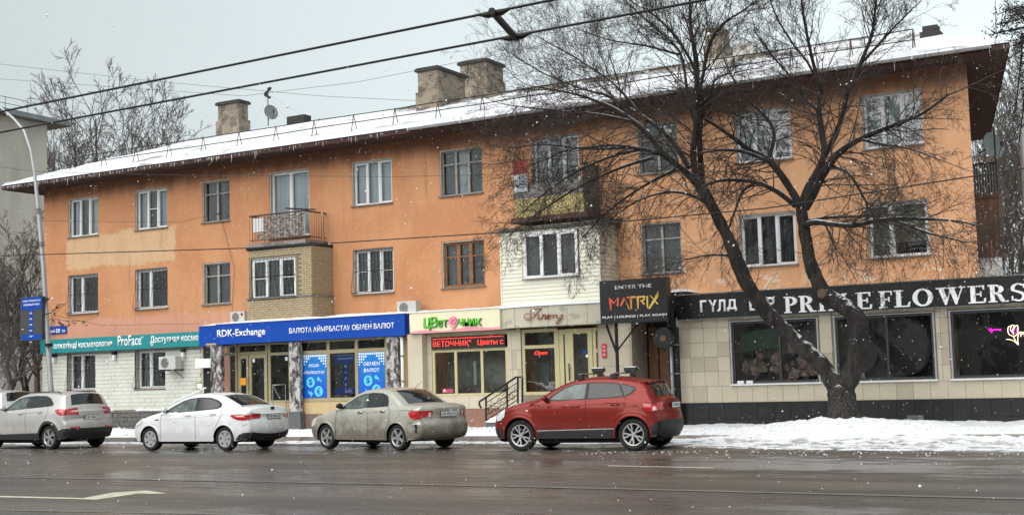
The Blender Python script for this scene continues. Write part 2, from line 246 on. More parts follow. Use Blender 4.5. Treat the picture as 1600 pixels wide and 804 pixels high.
def textmesh(s,x0,x1,z0,z1,y,m,parent,name='lettering',bold=.0,depth=.01,shear=0,fitw=True):
    c=bpy.data.curves.new(name,'FONT'); c.body=s; c.size=1; c.offset=bold; c.extrude=0; c.shear=shear; c.resolution_u=3
    o=bpy.data.objects.new('t',c); COL.objects.link(o); dg=bpy.context.evaluated_depsgraph_get(); me=bpy.data.meshes.new_from_object(o.evaluated_get(dg)); bpy.data.objects.remove(o)
    V=np.array([v.co[:] for v in me.vertices]); mn,mxx=V.min(0),V.max(0); sx=(x1-x0)/(mxx[0]-mn[0]); sz=(z1-z0)/(mxx[1]-mn[1])
    if not fitw: sx=sz
    w=wloc(parent); bm=bmesh.new(); bm.from_mesh(me)
    for v in bm.verts: v.co=Vector((x0+(v.co.x-mn[0])*sx,y,z0+(v.co.y-mn[1])*sz))-w
    if depth:
        r=bmesh.ops.extrude_face_region(bm,geom=bm.faces[:])
        for v in [g for g in r['geom'] if isinstance(g,bmesh.types.BMVert)]: v.co.y-=depth
        bmesh.ops.recalc_face_normals(bm,faces=bm.faces)
    bm.to_mesh(me); bm.free(); me.materials.clear(); me.materials.append(MATS[m]); me.name=name
    return link(name,me,parent)
def text_px(s,a,b_,Y,hpx,m,parent,**k):
    """text whose baseline runs from photo point a to b_, cap height hpx pixels"""
    xa,za=at(*a,Y); xb,zb=at(*b_,Y); _,zt=at(a[0],a[1]-hpx,Y); z=(za+zb)/2
    return textmesh(s,xa,xb,z,z+(zt-za),Y,m,parent,**k)
# ================================================================ GROUND
def sheet(name,x0,x1,y0,y1,z,m,kind='structure'):
    return tag(MB().poly([(x0,y0,z),(x1,y0,z),(x1,y1,z),(x0,y1,z)]).build(name,m),kind=kind)
sheet('ground',-900,700,-500,1200,-.03,'concrete'); sheet('road',-300,200,-12,29.5,0,'asphalt')
bx('pavement','concrete',None,-300,60,29.66,44,-.02,.12)['kind']='structure'
kb=tag(thing('kerb','x','x'),kind='structure'); del kb['label']; del kb['category']
kb.location=(0,29.58,0); km=MB().box(-.495,.495,-.075,.075,-.02,.15).mesh('kerb_stone','concrete')
for i in range(42):
    inst('kerb_stone',km,(-44+i,29.58,0),kb)
bx('kerb_stone','concrete',kb,-300,-44.51,29.505,29.655,-.02,.15); 
def h_snow(x,y):
    n=pnoise(Vector((x*.55,y*.9,0)))*.5+pnoise(Vector((x*1.7,y*2.3,3)))*.3; f=pnoise(Vector((x*5,y*5,7)))*.5+pnoise(Vector((x*11,y*11,1)))*.3
    R=1/(1+math.exp(-(x+13.2)*1.6))         # right part: bank spreads over the road edge
    back=.17+.07*n+.035*f+.25*math.exp(-((y-30.6)/.75)**2)*(.7+.7*n)
    back*=1/(1+math.exp(-(y-29.95)*14))
    gut=(.05+.04*n+.02*f)*math.exp(-((y-29.1)/.30)**4)*2 -.03
    left=back+gut-.03 if y<29.66 else back-.01+.0
    edge=25.7+.35*pnoise(Vector((x*.4,0,5)))+.22*pnoise(Vector((x*1.6,0,9)))+ (1.6*(1-min(1,max(0,(x+13.5)/7))))
    t=min(1,max(0,(y-edge)/2.6)); right=-.02+.05*t**.5+.015*f*t+.02*n*t+.17*max(0,min(1,(y-28.3)/1.8))**1.5+ .03*f*t
    right+=.27*math.exp(-((x+8.9)/2.0)**2-((y-31)/1.3)**2)+max(0,min(1,(y-27.6)/1.6))*(.10*max(0,pnoise(Vector((x*.8,y*1.1,20))))+.05*f)
    right-=.07*max(0,pnoise(Vector((x*2.6,y*3.4,40)))-.22)*(1 if y>28 else .3)*3
    if y>29.6: right=max(right,.13+.03*f)
    return left*(1-R)+right*R
def snowground():
    nx,ny=620,120; X=np.linspace(-52,1,nx); Y=np.concatenate([np.linspace(25.2,31.5,90),np.linspace(31.6,36.2,30)]); mb=MB()
    mb.v=[(float(x),float(y),h_snow(x,y)) for y in Y for x in X]
    mb.f=[(j*nx+i,j*nx+i+1,(j+1)*nx+i+1,(j+1)*nx+i) for j in range(ny-1) for i in range(nx-1) if max(mb.v[k][2] for k in (j*nx+i,j*nx+i+1,(j+1)*nx+i+1,(j+1)*nx+i))>-.004]
    tag(mb.build('snow_cover','snow',smooth=True),kind='structure')
snowground()
# clods of ploughed snow along the kerb
mb=MB(); ic=bmesh.new(); bmesh.ops.create_icosphere(ic,subdivisions=1,radius=1); IV=[v.co.copy() for v in ic.verts]; IF=[tuple(v.index for v in f.verts) for f in ic.faces]; ic.free()
def blob(mb,c,r,sq=.7,jit=.25):
    i=len(mb.v); s=random.random()*99
    for v in IV:
        k=1+jit*pnoise(v*1.3+Vector((s,0,0)))*2; mb.v.append((c[0]+v.x*r*k,c[1]+v.y*r*k,c[2]+v.z*r*k*sq))
    mb.f+=[tuple(i+q for q in f) for f in IF]
for i in range(900):
    x=random.uniform(-46,-1); y=29.3-abs(random.gauss(0,1.6)) if x<-13 else 26-abs(random.gauss(0,.8)); r=random.uniform(.006,.022); blob(mb,(x,y,r*.4),r)
for i in range(2600):
    x=random.uniform(-44,-1) if random.random()<.6 else random.uniform(-13,-1); y=random.gauss(30.3,.35) if x<-13 or random.random()<.3 else random.uniform(25.6,30.5)
    if y<29.75 and x<-13: y=random.uniform(28.8,29.4)
    z=h_snow(x,y)
    if z<.0: continue
    blob(mb,(x,y,z),random.uniform(.015,.06)*(1 if y>29.6 else .6))
tag(mb.build('snow_clods','snow',smooth=True),kind='stuff')
# road paint
def strip_px(name,pts,m,z,label):
    q=[]
    for px,py in pts:
        d=ray(px,py); k=-CAMZ/d.z; q.append((d.x*k,d.y*k,z))
    c=Vector(q[0]); return tag(MB().poly(q).build(name,m),kind='structure')
strip_px('lane_marking',[(0,774),(130,777.5),(150,780),(0,776.3)],'line_paint',.004,'')
strip_px('lane_marking',[(130,777.5),(176,769),(228,765.5),(262,770.5),(238,771),(215,770.5),(180,776),(150,780)],'line_paint',.004,'')
strip_px('lane_marking',[(425,722),(600,723.3),(600,724.2),(425,722.9)],'line_worn',.004,'')
strip_px('lane_marking',[(950,726.6),(1115,730),(1115,731),(950,727.5)],'line_paint',.004,'')
strip_px('lane_marking',[(0,744),(800,758.5),(1600,778),(1600,780.2),(800,760.3),(0,745.5)],'line_worn',.008,'')
strip_px('lane_marking',[(0,795.5),(420,803),(420,805),(0,797)],'line_worn',.004,'')
# ================================================================ APARTMENT BUILDING
BX0=at(68.5,400,D)[0]; BX1=at(1522,300,D)[0]; ZE=9.72
B=thing('apartment_building','orange stuccoed three storey apartment block with snowy roof and brick chimneys','building',(-24.6,D,0))
S3,H3,S2,H2=7.586,9.106,4.586,6.1
wins=[]  # x0,x1,z0,z1,type
def wpx(a,b_,z0,z1,ty): wins.append((at(a,(480 if z0<5 else 300),D)[0],at(b_,(480 if z0<5 else 300),D)[0],z0,z1,ty))
Xc=[(-40.78,-39.14),(-37.16,-35.52),(-33.78,-32.46),(-26.98,-25.32),(-23.41,-21.78),(-16.31,-15.01),(-13.22,-11.53),(-9.53,-7.88)]
t3=['pale3','pale3b','grey2','white3','grey3','grey2d','white3','white3']; t2=['bars2','bars2','grey2','bars3','wood','grey2b','white3c','blind']
for (a,c),t in zip(Xc,t3): wins.append((a,c,S3,H3,t))
for (a,c),t in zip(Xc,t2): wins.append((a,c,S2,H2,t))
bd=(at(421,300,D)[0],at(483,300,D)[0],6.75,9.12,'door'); wins.append(bd)
bd2=(at(831,260,D)[0],at(905,255,D)[0],6.75,9.12,'door2'); wins.append(bd2)
gw=[(at(106,580,D)[0],at(151,580,D)[0],1.62,3.07,'bars2'),(at(212,575,D)[0],at(260,575,D)[0],1.62,3.07,'bars2')]
def holed_wall(mb,x0,x1,z0,z1,y0,y1,holes):
    xs=sorted({x0,x1,*[h[0] for h in holes],*[h[1] for h in holes]}); zs=sorted({z0,z1,*[h[2] for h in holes],*[h[3] for h in holes]})
    xs=[x for x in xs if x0<=x<=x1]; zs=[z for z in zs if z0<=z<=z1]
    for i in range(len(xs)-1):
        for j in range(len(zs)-1):
            cx,cz=(xs[i]+xs[i+1])/2,(zs[j]+zs[j+1])/2
            if any(h[0]<cx<h[1] and h[2]<cz<h[3] for h in holes): continue
            mb.poly([(xs[i],y0,zs[j]),(xs[i+1],y0,zs[j]),(xs[i+1],y0,zs[j+1]),(xs[i],y0,zs[j+1])])
    for a,c,p,q,*_ in holes:
        mb.poly([(a,y0,p),(a,y1,p),(c,y1,p),(c,y0,p)]); mb.poly([(a,y0,q),(c,y0,q),(c,y1,q),(a,y1,q)]); mb.poly([(a,y0,p),(a,y0,q),(a,y1,q),(a,y1,p)]); mb.poly([(c,y0,p),(c,y1,p),(c,y1,q),(c,y0,q)])
holes=wins+gw+[]
mb=MB(); holed_wall(mb,BX0,BX1,.0,ZE-.02,D,D+.24,holes)
ex=-math.tan(rad(12.2)); BK=11.9
mb.poly([(BX1,D,0),(BX1+ex*BK,D+BK,0),(BX1+ex*BK,D+BK,ZE-.02),(BX1,D,ZE-.02)]); mb.poly([(BX0,D,0),(BX0,D,ZE-.02),(BX0,D+BK,ZE-.02),(BX0,D+BK,0)]); mb.poly([(BX0,D+BK,0),(BX0,D+BK,ZE-.02),(BX1+ex*BK,D+BK,ZE-.02),(BX1+ex*BK,D+BK,0)])
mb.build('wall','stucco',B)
def window(x0,x1,z0,z1,ty,parent=B,y=D,dep=.17,reveal=True,sill=True):
    """window > frame, pane, sill, curtain, grille"""
    Wd=x1-x0; cols=3; fm='white_pvc'; cur=['curtain_pale']*3; tr=None; ft=.055
    if ty in('bars2','grey2','grey2b','grey2d','blind','door'): cols=2
    if ty.startswith('grey'): fm='grey_wood'; cur=['curtain_dark','curtain_dark']; tr=.68; ft=.05
    if ty=='grey3': cur=['curtain_dark','curtain_pale','curtain_dark']
    if ty=='bars2': cur=['curtain_dark','room_dark']; 
    if ty=='bars3': cur=['curtain_dark','curtain_dark','room_dark']
    if ty=='wood': fm='brown_wood'; tr=.66; cur=['curtain_dark']*3; ft=.09
    if ty=='blind': cur=['blind','blind']
    if ty=='white3c': cur=['curtain_dark']*3
    if ty=='loggia': cur=['curtain_dark','room_dark','curtain_dark']
    if ty=='pale3b': cur=['curtain_pale','curtain_dark','curtain_pale']
    if ty=='pale3': cur=['curtain_pale','curtain_dark','curtain_pale']
    yy=y+dep; fr=MB()
    fo=bx('window','room_dark',parent,x0+.004,x1-.004,yy+.35,yy+.37,z0+.004,z1-.004)      # dark room face behind
    def fbox(a,c,p,q,d=0): fr.box(a,c,yy-.05-d,yy+.03,p,q)
    if reveal:   # plastered reveal lining
        rv=MB(); rv.box(x0+.002,x0+.045,y+.02,yy-.051,z0,z1-.002).box(x0+.046,x1-.002,y+.02,yy-.051,z1-.045,z1-.002).build('reveal','reveal',fo)
    fbox(x0+.03,x0+.03+ft,z0,z1); fbox(x1-.03-ft,x1-.03,z0,z1); fbox(x0+.03+ft,x1-.03-ft,z1-ft-.03,z1); fbox(x0+.03+ft,x1-.03-ft,z0,z0+ft)
    xa=x0+.03+ft; xb=x1-.03-ft; ed=[xa+(xb-xa)*k/cols for k in range(cols+1)]
    if ty=='blind': ed[1]=xa+(xb-xa)*.37
    if ty=='bars2': ed[1]=xa+(xb-xa)*.40
    if ty=='grey2d': ed[1]=xa+(xb-xa)*.5
    for k in range(1,cols):
        fbox(ed[k]-ft*.75,ed[k]+ft*.75,z0+ft,z1-ft-.03,.012)
    for k in range(cols):
        # casement stiles
        if fm=='white_pvc' and (k!=1 or cols==2):
            a,c=ed[k]+ft*.76,ed[k+1]-ft*.76
            if k==0: a=xa+.001
            if k==cols-1: c=xb-.001
            g=.03
            fbox(a,a+g,z0+ft+.001,z1-ft-.031,-.008); fbox(c-g,c,z0+ft+.001,z1-ft-.031,-.008); fbox(a+g,c-g,z0+ft+.001,z0+ft+g,-.008); fbox(a+g,c-g,z1-ft-.031-g,z1-ft-.031,-.008)
    if tr:
        for k in range(cols): fbox(ed[k]+ft*.76 if k else xa,ed[k+1]-ft*.76 if k<cols-1 else xb,z0+(z1-z0)*tr-.02,z0+(z1-z0)*tr+.02,-.004)
    if ty in('pale3b','bars3'):
        ks=[1] if ty=='pale3b' else [0,2]
        for k in ks: fbox(ed[k]+ft*.8,ed[k+1]-ft*.8,z0+(z1-z0)*.5-.015,z0+(z1-z0)*.5+.015,-.004)
    fr.build('frame',fm,fo)
    for k in range(cols):
        MB().poly([(ed[k],yy,z0+.02),(ed[k+1],yy,z0+.02),(ed[k+1],yy,z1-.02),(ed[k],yy,z1-.02)]).build('pane','glass',fo)
        if cur[k]!='room_dark':
            cm=MB(); n=14; a=ed[k]+.01; c=ed[k+1]-.01; zb=z0+.03
            if ty=='blind':
                zb=z0+.03 if k==0 else z0+.42
                for q in range(int((z1-zb-.05)/.09)):
                    cm.poly([(a,yy+.07,zb+q*.09),(c,yy+.07,zb+q*.09),(c,yy+.10,zb+q*.09+.085),(a,yy+.10,zb+q*.09+.085)])
            else:
                if ty=='white3c': a,c=(a,c-.12) if k!=1 else (a+.1,c)
                sd=random.random()*6
                P=[(a+(c-a)*i/n, yy+.10+.022*math.sin(i*2.1+sd)+.01*math.sin(i*3.7)) for i in range(n+1)]
                for i in range(n): cm.poly([(P[i][0],P[i][1],zb),(P[i+1][0],P[i+1][1],zb),(P[i+1][0],P[i+1][1],z1-.03),(P[i][0],P[i][1],z1-.03)])
            cm.build('curtain',cur[k],fo)
    if sill: MB().box(x0-.04,x1+.04,y-.07,yy-.055,z0-.035,z0-.001).build('sill','sill_metal',fo)
    if ty in('bars2','bars3'):
        g=MB(); n=9 if ty=='bars2' else 11; yb=y-.16; zt=z1-.02; 
        for i in range(n+1):
            x=x0+.02+(x1-x0-.04)*i/n
            g.tube([(x,y-.02,z1-.03),(x,y-.03,z0+.75),(x,yb,z0+.22),(x,yb,z0+.02)],.008,4)
        for z,yq in((z1-.04,y-.02),(z0+.75,y-.03),(z0+.03,yb)): g.tube([(x0+.02,yq,z),(x1-.02,yq,z)],.010,4)
        for xq in (x0+.02,x1-.02): g.tube([(xq,yb,z0+.03),(xq,y+.03,z0+.03)],.009,4)
        for i in range(4):
            x=x0+(x1-x0)*(i+.5)/4; g.tube([(x+.13*math.cos(t*.7),y-.035-.0*t,z0+1.0+.13*math.sin(t*.7)) for t in range(10)],.006,4)
        g.build('grille','iron',fo)
    return fo
for q in wins: window(*q)
for q in gw: window(*q,y=D,dep=.2)
# ---- eaves, soffit, roof
EY=35.12; RX0=-43.3; RX1=at(1577,62,EY)[0]; RY=42.2; RZ=12.12; RA=-39.5; RB=-9.8
SL=(RZ-ZE)/(RY-EY)
bkY=D+BK+1.0; RX1b=RX1+ex*(bkY-EY)
mb=MB(); mb.poly([(RX0,EY+.03,ZE-.10),(RX0,bkY,ZE-.10),(RX1b,bkY,ZE-.10),(RX1,EY+.03,ZE-.10)]).build('soffit','dark_board',B)
mb=MB(); mb.poly([(RX0,EY,ZE+.02),(RX1,EY,ZE+.02),(RB,RY,RZ),(RA,RY,RZ)]); mb.poly([(RX0,EY,ZE+.02),(RA,RY,RZ),(RX0,bkY,ZE+.02)]); mb.poly([(RX1,EY,ZE+.02),(RX1b,bkY,ZE+.02),(RB,RY,RZ)]); mb.poly([(RX0,bkY,ZE+.02),(RA,RY,RZ),(RB,RY,RZ),(RX1b,bkY,ZE+.02)]); mb.build('roof','roof_metal',B)
# fascia boards
MB().box(RX0,RX1,EY,EY+.03,ZE-.13,ZE+.015).build('fascia_board','dark_board',B)
MB().poly([(RX1,EY,ZE-.13),(RX1b,bkY,ZE-.13),(RX1b,bkY,ZE+.015),(RX1,EY,ZE+.015)]).build('fascia_board','dark_board',B); mb=MB(); mb.poly([(RX0,EY,ZE-.13),(RX0,EY,ZE+.015),(RX0,bkY,ZE+.015),(RX0,bkY,ZE-.13)]); mb.build('fascia_board','dark_board',B)
# rafters visible under the end soffits

# gutter sections (from about the middle to the right)
gx=at(640,215,EY)[0]
gm=MB(); P=[(math.cos(a)*.075,math.sin(a)*.075) for a in np.linspace(math.pi,2*math.pi,7)]
for i in range(6): gm.poly([(-.98,P[i][0],P[i][1]),(.98,P[i][0],P[i][1]),(.98,P[i+1][0],P[i+1][1]),(-.98,P[i+1][0],P[i+1][1])])
gm.box(-1.0,-.95,-.082,.03,-.085,.004); gm=gm.mesh('gutter','pole_grey')
x=gx+1
while x<RX1: inst('gutter',gm,(x,EY-.08,ZE+.0),B); x+=2
# roof snow : uneven layer with bare places
def roofz(y): return ZE+.02+(y-EY)*SL
mb=MB(); nx,ny=420,46; 
def rs(x,y):
    n=pnoise(Vector((x*.35,y*1.2,0)))+.5*pnoise(Vector((x*1.1,y*2.2,4))); t=(y-EY)/(RY-EY)
    h=.10+.05*n+.02*pnoise(Vector((x*4,y*4,1)))
    if t>.55: h-= (.30 if x>-36 else .05)*max(0,n+.08)*min(1,(t-.55)/.15)
    h-=.13*max(0,pnoise(Vector((x*.9,y*5,9)))-.12)*(1 if x>-34 else .4)
    return h
for j in range(ny):
    t=j/(ny-1); y=EY-.03+(RY-EY)*t; xa=RX0+(RA-RX0)*t; xb=RX1+(RB-RX1)*t
    for i in range(nx):
        x=xa+(xb-xa)*i/(nx-1); e=.10 if j==0 else 0
        mb.v.append((x,y,roofz(max(y,EY))+rs(x,y)-e if not (j==0) else roofz(EY)+.01))
mb.f=[(j*nx+i,j*nx+i+1,(j+1)*nx+i+1,(j+1)*nx+i) for j in range(ny-1) for i in range(nx-1)]
o=mb.build('snow_layer','roof_snow',B,smooth=True)
# snow on left hip & right hip
mb=MB(); mb.poly([(RX0-.02,EY,ZE+.1),(RA,RY,RZ+.09),(RX0-.02,bkY,ZE+.1)]); mb.poly([(RX1,EY,ZE+.08),(RX1b,bkY,ZE+.08),(RB,RY,RZ+.08)]); mb.poly([(RX0,bkY,ZE+.1),(RA,RY,RZ+.09),(RB,RY,RZ+.08),(RX1b,bkY,ZE+.08)]); mb.build('snow_layer','roof_snow',B)
# icicles
mb=MB()
for i in range(230):
    x=random.uniform(RX0,RX1) if random.random()<.6 else random.uniform(RX0,-30); l=random.choice([.06,.09,.12,.18,.3]) if random.random()<.3 else random.uniform(.03,.10); mb.tube([(x,EY-.01,ZE-.02),(x,EY-.01,ZE-.02-l)],[.014,.002],4)
tag(mb.build('icicles','white_pvc',B),kind='stuff')
# roof guard rail
gr=link('roof_railing',None,B); gr.location=(0,0,0); yr=EY+1.25; zr=roofz(yr)
br=MB(); br.tube([(0,-.16,-.1),(0,0,.62)],.019,4).tube([(0,.22,0),(0,0,.62)],.017,4).tube([(0,-.16,-.05),(0,.24,.07)],.012,4); br=br.mesh('bracket','rust_iron')
xs=[]; x=at(113,245,yr)[0]
while x<RX1-1: xs.append(x); x+=1.72
for x in xs: inst('bracket',br,(x,yr,zr),gr)
for dz in (.33,.60): MB().tube([(x,yr+.0,zr+dz+random.uniform(-.015,.015)) for x in xs],.017,4).build('rail','iron',gr)
def roofhit(px,py):
    d=ray(px,py); # z = ZE+.02+(Y-EY)*SL
    k=(ZE+.02-EY*SL-CAMZ)/(d.z-SL*d.y); return d.x*k,d.y*k,d.z*k+CAMZ
def chimney(pl,pb,pr,top,dx,dy,nm='chimney',capm='tar',mt='chimney',cap=True):
    x,y,z=roofhit(pl,pb); x1=at(pr,pb,y)[0]; _,zt=at(pl,top,y); zb=z-.5
    c=MB().box(x,x+dx,y,y+dy,zb,zt-.12)
    mb2=MB(); zs=z+(zt-z)*.45; c.box(x-.07,x+dx+.07,y-.07,y+dy+.07,zb,zs)
    co_=c.build(nm,mt,B)
    # mortar-jointed brick courses on the stack
    bm_=MB(); zz=zs+.02
    while zz<zt-.2:
        off=.13 if int((zz-zs)/.09)%2 else 0; xx=x+.01-off
        while xx<x+dx-.02:
            a=max(xx,x+.01); e=min(xx+.245,x+dx-.01)
            if e-a>.04 and random.random()<.8: bm_.box(a,e,y-.012-random.random()*.008,y+.001,zz,zz+.075)
            xx+=.262
        yy=y+.01-off
        while yy<y+dy-.02:
            a=max(yy,y+.01); e=min(yy+.245,y+dy-.01)
            if e-a>.04 and random.random()<.5: bm_.box(x+dx-.001,x+dx+.010+random.random()*.006,a,e,zz,zz+.075)
            yy+=.262
        zz+=.09
    if mt=='chimney': tag(bm_.build('brick',mt,co_),kind='stuff')
    if cap: MB().box(x-.09,x+dx+.09,y-.09,y+dy+.09,zt-.12,zt-.02).box(x-.05,x+dx+.05,y-.05,y+dy+.05,zt-.02,zt+.02).build('cap',capm,co_)
chimney(341,214,384,161,1.15,.6); chimney(654,176,712,108,.85,1.9); chimney(720,152,766,98,1.2,1.3); chimney(1104,98,1135,40,.62,.7,cap=False); chimney(1442,64,1466,35,.42,.4,mt='tar',cap=False)
x,y,z=roofhit(372,203); 
mb=MB(); x,y,z=roofhit(1105,104); mb.box(x-.1,x+1.2,y-.3,y+.2,z-.2,z+.16).build('roof_hatch','grey_plaster',B); x,y,z=roofhit(1145,80); MB().box(x,x+.8,y,y+.5,z-.2,z+.22).build('roof_hatch','grey_plaster',B)
x,y,z=roofhit(448,186); bx('roof_vent','tar',B,x,x+1.0,y,y+.5,z-.3,z+.10)
# exposed slate strip on the ridge
mb=MB()
for i in range(26):
    x=random.uniform(-29,-15); y=RY-random.uniform(.2,1.2); l=random.uniform(.4,1.6); zz=roofz(y)+.12; mb.box(x,x+l,y-.08,y+.1,zz-.2,zz+.02)
mb.build('ridge_slate','old_wood',B)
# ---- cladding of white blocks on the ground floor (left)
CX0,CX1=BX0+.01,at(316,560,D)[0]; CZ0,CZ1=.84,3.10; YF=D-.06
mb=MB(); holed_wall(mb,CX0,CX1,CZ0,CZ1,D-.035,D+.02,gw); mb.poly([(CX1,D-.035,CZ0),(CX1,D,CZ0),(CX1,D,CZ1),(CX1,D-.035,CZ1)]); cl=mb.build('cladding','mortar',B)
bw,bh=.345,.1435; row=0; cache={}
z=CZ0+.004
while z+bh-.01<CZ1+.01:
    x=CX0-(bw/2 if row%2 else 0)
    while x<CX1:
        a=max(x+.004,CX0); e=min(x+bw-.004,CX1); segs=[(a,e)]
        for h in gw:
            if z+bh>h[2]+.02 and z<h[3]-.02:
                ns=[]
                for p,q in segs:
                    if q<=h[0] or p>=h[1]: ns.append((p,q))
                    else:
                        if p<h[0]: ns.append((p,h[0]))
                        if q>h[1]: ns.append((h[1],q))
                segs=ns
        for p,q in segs:
            if q-p<.05: continue
            key=round(q-p,2)
            if key not in cache: cache[key]=MB().box(0,q-p,0,.03,0,bh-.010).mesh('block','white_block')
            inst('block',cache[key],(p,YF+random.uniform(-.006,.006),z),cl)
        x+=bw
    z+=bh; row+=1
pl=bx('plinth','mortar',B,BX0-.02,CX1+.3,D-.24,D-.001,0,.80)
z=.0; 
random.seed(3); cnt=0
while z<.75:
    hh=random.choice([.13,.16,.19]); hh=min(hh,.80-z-.005); x=-39.2
    while x<CX1+.25:
        l=random.uniform(.18,.42); e=min(x+l,CX1+.28)
        if z+hh>.2 and hh>.04 and e-x>.05: MB().box(x+.008,e-.008,D-.275-random.random()*.03,D-.23,z+.008,z+hh-.008).build('stone','plinth_stone',pl)
        x+=l
    z+=hh
mb=MB(); 
for (a,c) in ((-39,-38.2),(-36.9,-34.6)):
    n=24
    for i in range(n):
        x0_=a+(c-a)*i/n; blob(mb,(x0_,D-.15,.83),.11,.45)
mb.build('snow_ledge','snow',pl,smooth=True)
# ---- balcony 1 (iron railing, floor 3) and yellow brick loggia below (floor 2)
Yb=D-1.15
def balc(px0,px1,pz): return at(px0,pz,Yb)[0],at(px1,pz,Yb)[0]
bL,bR=at(390,340,Yb)[0],at(476,335,Yb)[0]; zfl=at(388,382,Yb)[1]; ztop=at(392,338,Yb)[1]
bal=link('balcony',None,B)
MB().box(bL-.05,bR+.06,Yb-.05,D-.001,zfl-.13,zfl).build('slab','concrete',bal)
MB().box(bL-.10,bR+.30,Yb-.12,D-.001,zfl-.18,zfl-.131).build('canopy','tar',bal)
MB().tube([(bL,Yb,ztop),(bR,Yb,ztop)],.03,6).tube([(bL,Yb,ztop),(bL,D,ztop)],.028,6).tube([(bR,Yb,ztop),(bR,D,ztop)],.028,6).build('handrail','rust_iron',bal)
MB().tube([(bL,Yb,zfl+.12),(bR,Yb,zfl+.12),(bR,D,zfl+.12)],.014,4).build('bottom_rail','rust_iron',bal)
bar=MB().tube([(0,0,0),(0,0,ztop-zfl)],.009,4).mesh('baluster','rust_iron')
for i in range(19): inst('baluster',bar,(bL+(bR-bL)*i/18,Yb,zfl),bal)
for i in range(1,9): inst('baluster',bar,(bR,Yb+(D-Yb)*i/9,zfl),bal); inst('baluster',bar,(bL,Yb+(D-Yb)*i/9,zfl),bal)
# peeling boards behind the bars
random.seed(5)
n=9
for i in range(n):
    zz=zfl+.14+i*(ztop-zfl-.2)/n; MB().box(bL+.30,bR-.08,Yb+.04+random.random()*.015,Yb+.06+random.random()*.015,zz,zz+(ztop-zfl-.2)/n-.012).build('board','old_wood',bal)
mat('board_peel',(.40,.37,.33),.9,var=.25,vs=7,col2=(.12,.085,.065),c2s=5.5,c2lo=.42,c2hi=.56,stretch=(1.2,1,4))
for o in bal.children:
    if o.name.startswith('board'): o.data.materials.clear(); o.data.materials.append(MATS['board_peel'])
pk=MB().box(0,.055,0,.02,0,.48).mesh('picket','white_pvc')
for i in range(7): inst('picket',pk,(bL+.12+i*.068,Yb+.02,ztop-.56),bal)
for i in range(3): MB().box(bR-.24+i*.07,bR-.185+i*.07,Yb+.07,Yb+.09,zfl+.12,ztop-.02).build('picket','white_pvc',bal)
# loggia body
zt=zfl-.18; zm=at(392,467,Yb)[1]; zb0=3.75; lR=at(487,430,Yb)[0]; lL=at(389,430,Yb)[0]
lw=(at(393,430,Yb)[0],at(463,430,Yb)[0],at(430,465,Yb)[1],at(430,402,Yb)[1],'bars3')
lg=link('loggia',None,B)
mb=MB(); holed_wall(mb,lL,lR,zm,zt,Yb,Yb+.12,[lw]); mb.box(lL-.06,lR+.02,Yb-.02,D-.001,zb0,zm-.001); mb.poly([(lR,Yb,zm),(lR,D,zm),(lR,D,zt),(lR,Yb,zt)]); mb.poly([(lL,Yb,zm),(lL,Yb,zt),(lL,D,zt),(lL,D,zm)]); mb.build('wall','brick_mortar',lg)
bk=MB(); z=zb0+.01; r=0
while z<zt-.05:
    ya=Yb-.02 if z<zm-.04 else Yb; xe=lR+.02 if z<zm-.04 else lR; xs_=lL-.06 if z<zm-.04 else lL
    x=xs_-(.11 if r%2 else 0)
    while x<xe:
        a=max(x+.006,xs_); e=min(x+.214,xe)
        if e-a>.03 and not(z+.07>lw[2]-.03 and z<lw[3]+.03 and e>lw[0]-.02 and a<lw[1]+.02): bk.box(a,e,ya-.014-random.random()*.006,ya-.001,z,z+.062)
        x+=.22
    y=ya-(.11 if r%2 else 0)
    while y<D-.02:
        a=max(y+.006,ya); e=min(y+.214,D-.01)
        if e-a>.03: bk.box(xe+.001,xe+.014+random.random()*.006,a,e,z,z+.062)
        y+=.22
    z+=.075; r+=1
tag(bk.build('brick','yellow_brick',lg),kind='stuff')
MB().box(lL-.10,lR+.06,Yb-.07,D-.001,zm-.03,zm+.02).build('ledge','sill_metal',lg)
window(*lw,parent=lg,y=Yb,dep=.07,reveal=False,sill=False)
bx('lintel','tar',lg,lL-.05,lR+.03,Yb-.06,D-.001,zt-.05,zt-.002)
# items on balcony 1
t=thing('skis','pair of dark skis lying across the corner of the iron balcony railing','skis',(bR-.1,Yb,ztop+.05)); MB().tube([(bR-.75,Yb-.1,ztop+.13),(bR+.25,Yb+.25,ztop+.04)],.022,5).build('ski','iron',t); MB().tube([(bR-.6,Yb-.05,ztop+.10),(bR+.32,Yb+.2,ztop+.02)],.022,5).build('ski','iron',t)
# ---- white sided loggia with yellow balcony above
Yl=D-1.2; sL,sR=at(783,420,Yl)[0],at(937,410,Yl)[0]; szt=at(860,352,Yl)[1]; szb=3.72
sw=(at(818,400,Yl)[0],at(905,400,Yl)[0],at(860,433,Yl)[1],at(860,361,Yl)[1],'loggia')
lg=link('loggia',None,B); mb=MB(); holed_wall(mb,sL,sR,szb,szt,Yl+.012,Yl+.12,[sw]); mb.poly([(sR,Yl,szb),(sR,D,szb),(sR,D,szt),(sR,Yl,szt)]); mb.poly([(sL,Yl,szb),(sL,Yl,szt),(sL,D,szt),(sL,D,szb)]); mb.build('wall','siding',lg)
def plank(a,e,z,h): return MB().poly([(a,Yl-.022,z),(e,Yl-.022,z),(e,Yl-.004,z+h),(a,Yl-.004,z+h)]).poly([(a,Yl-.022,z),(a,Yl+.012,z),(e,Yl+.012,z),(e,Yl-.022,z)]).build('siding_plank','siding',lg)
z=szb
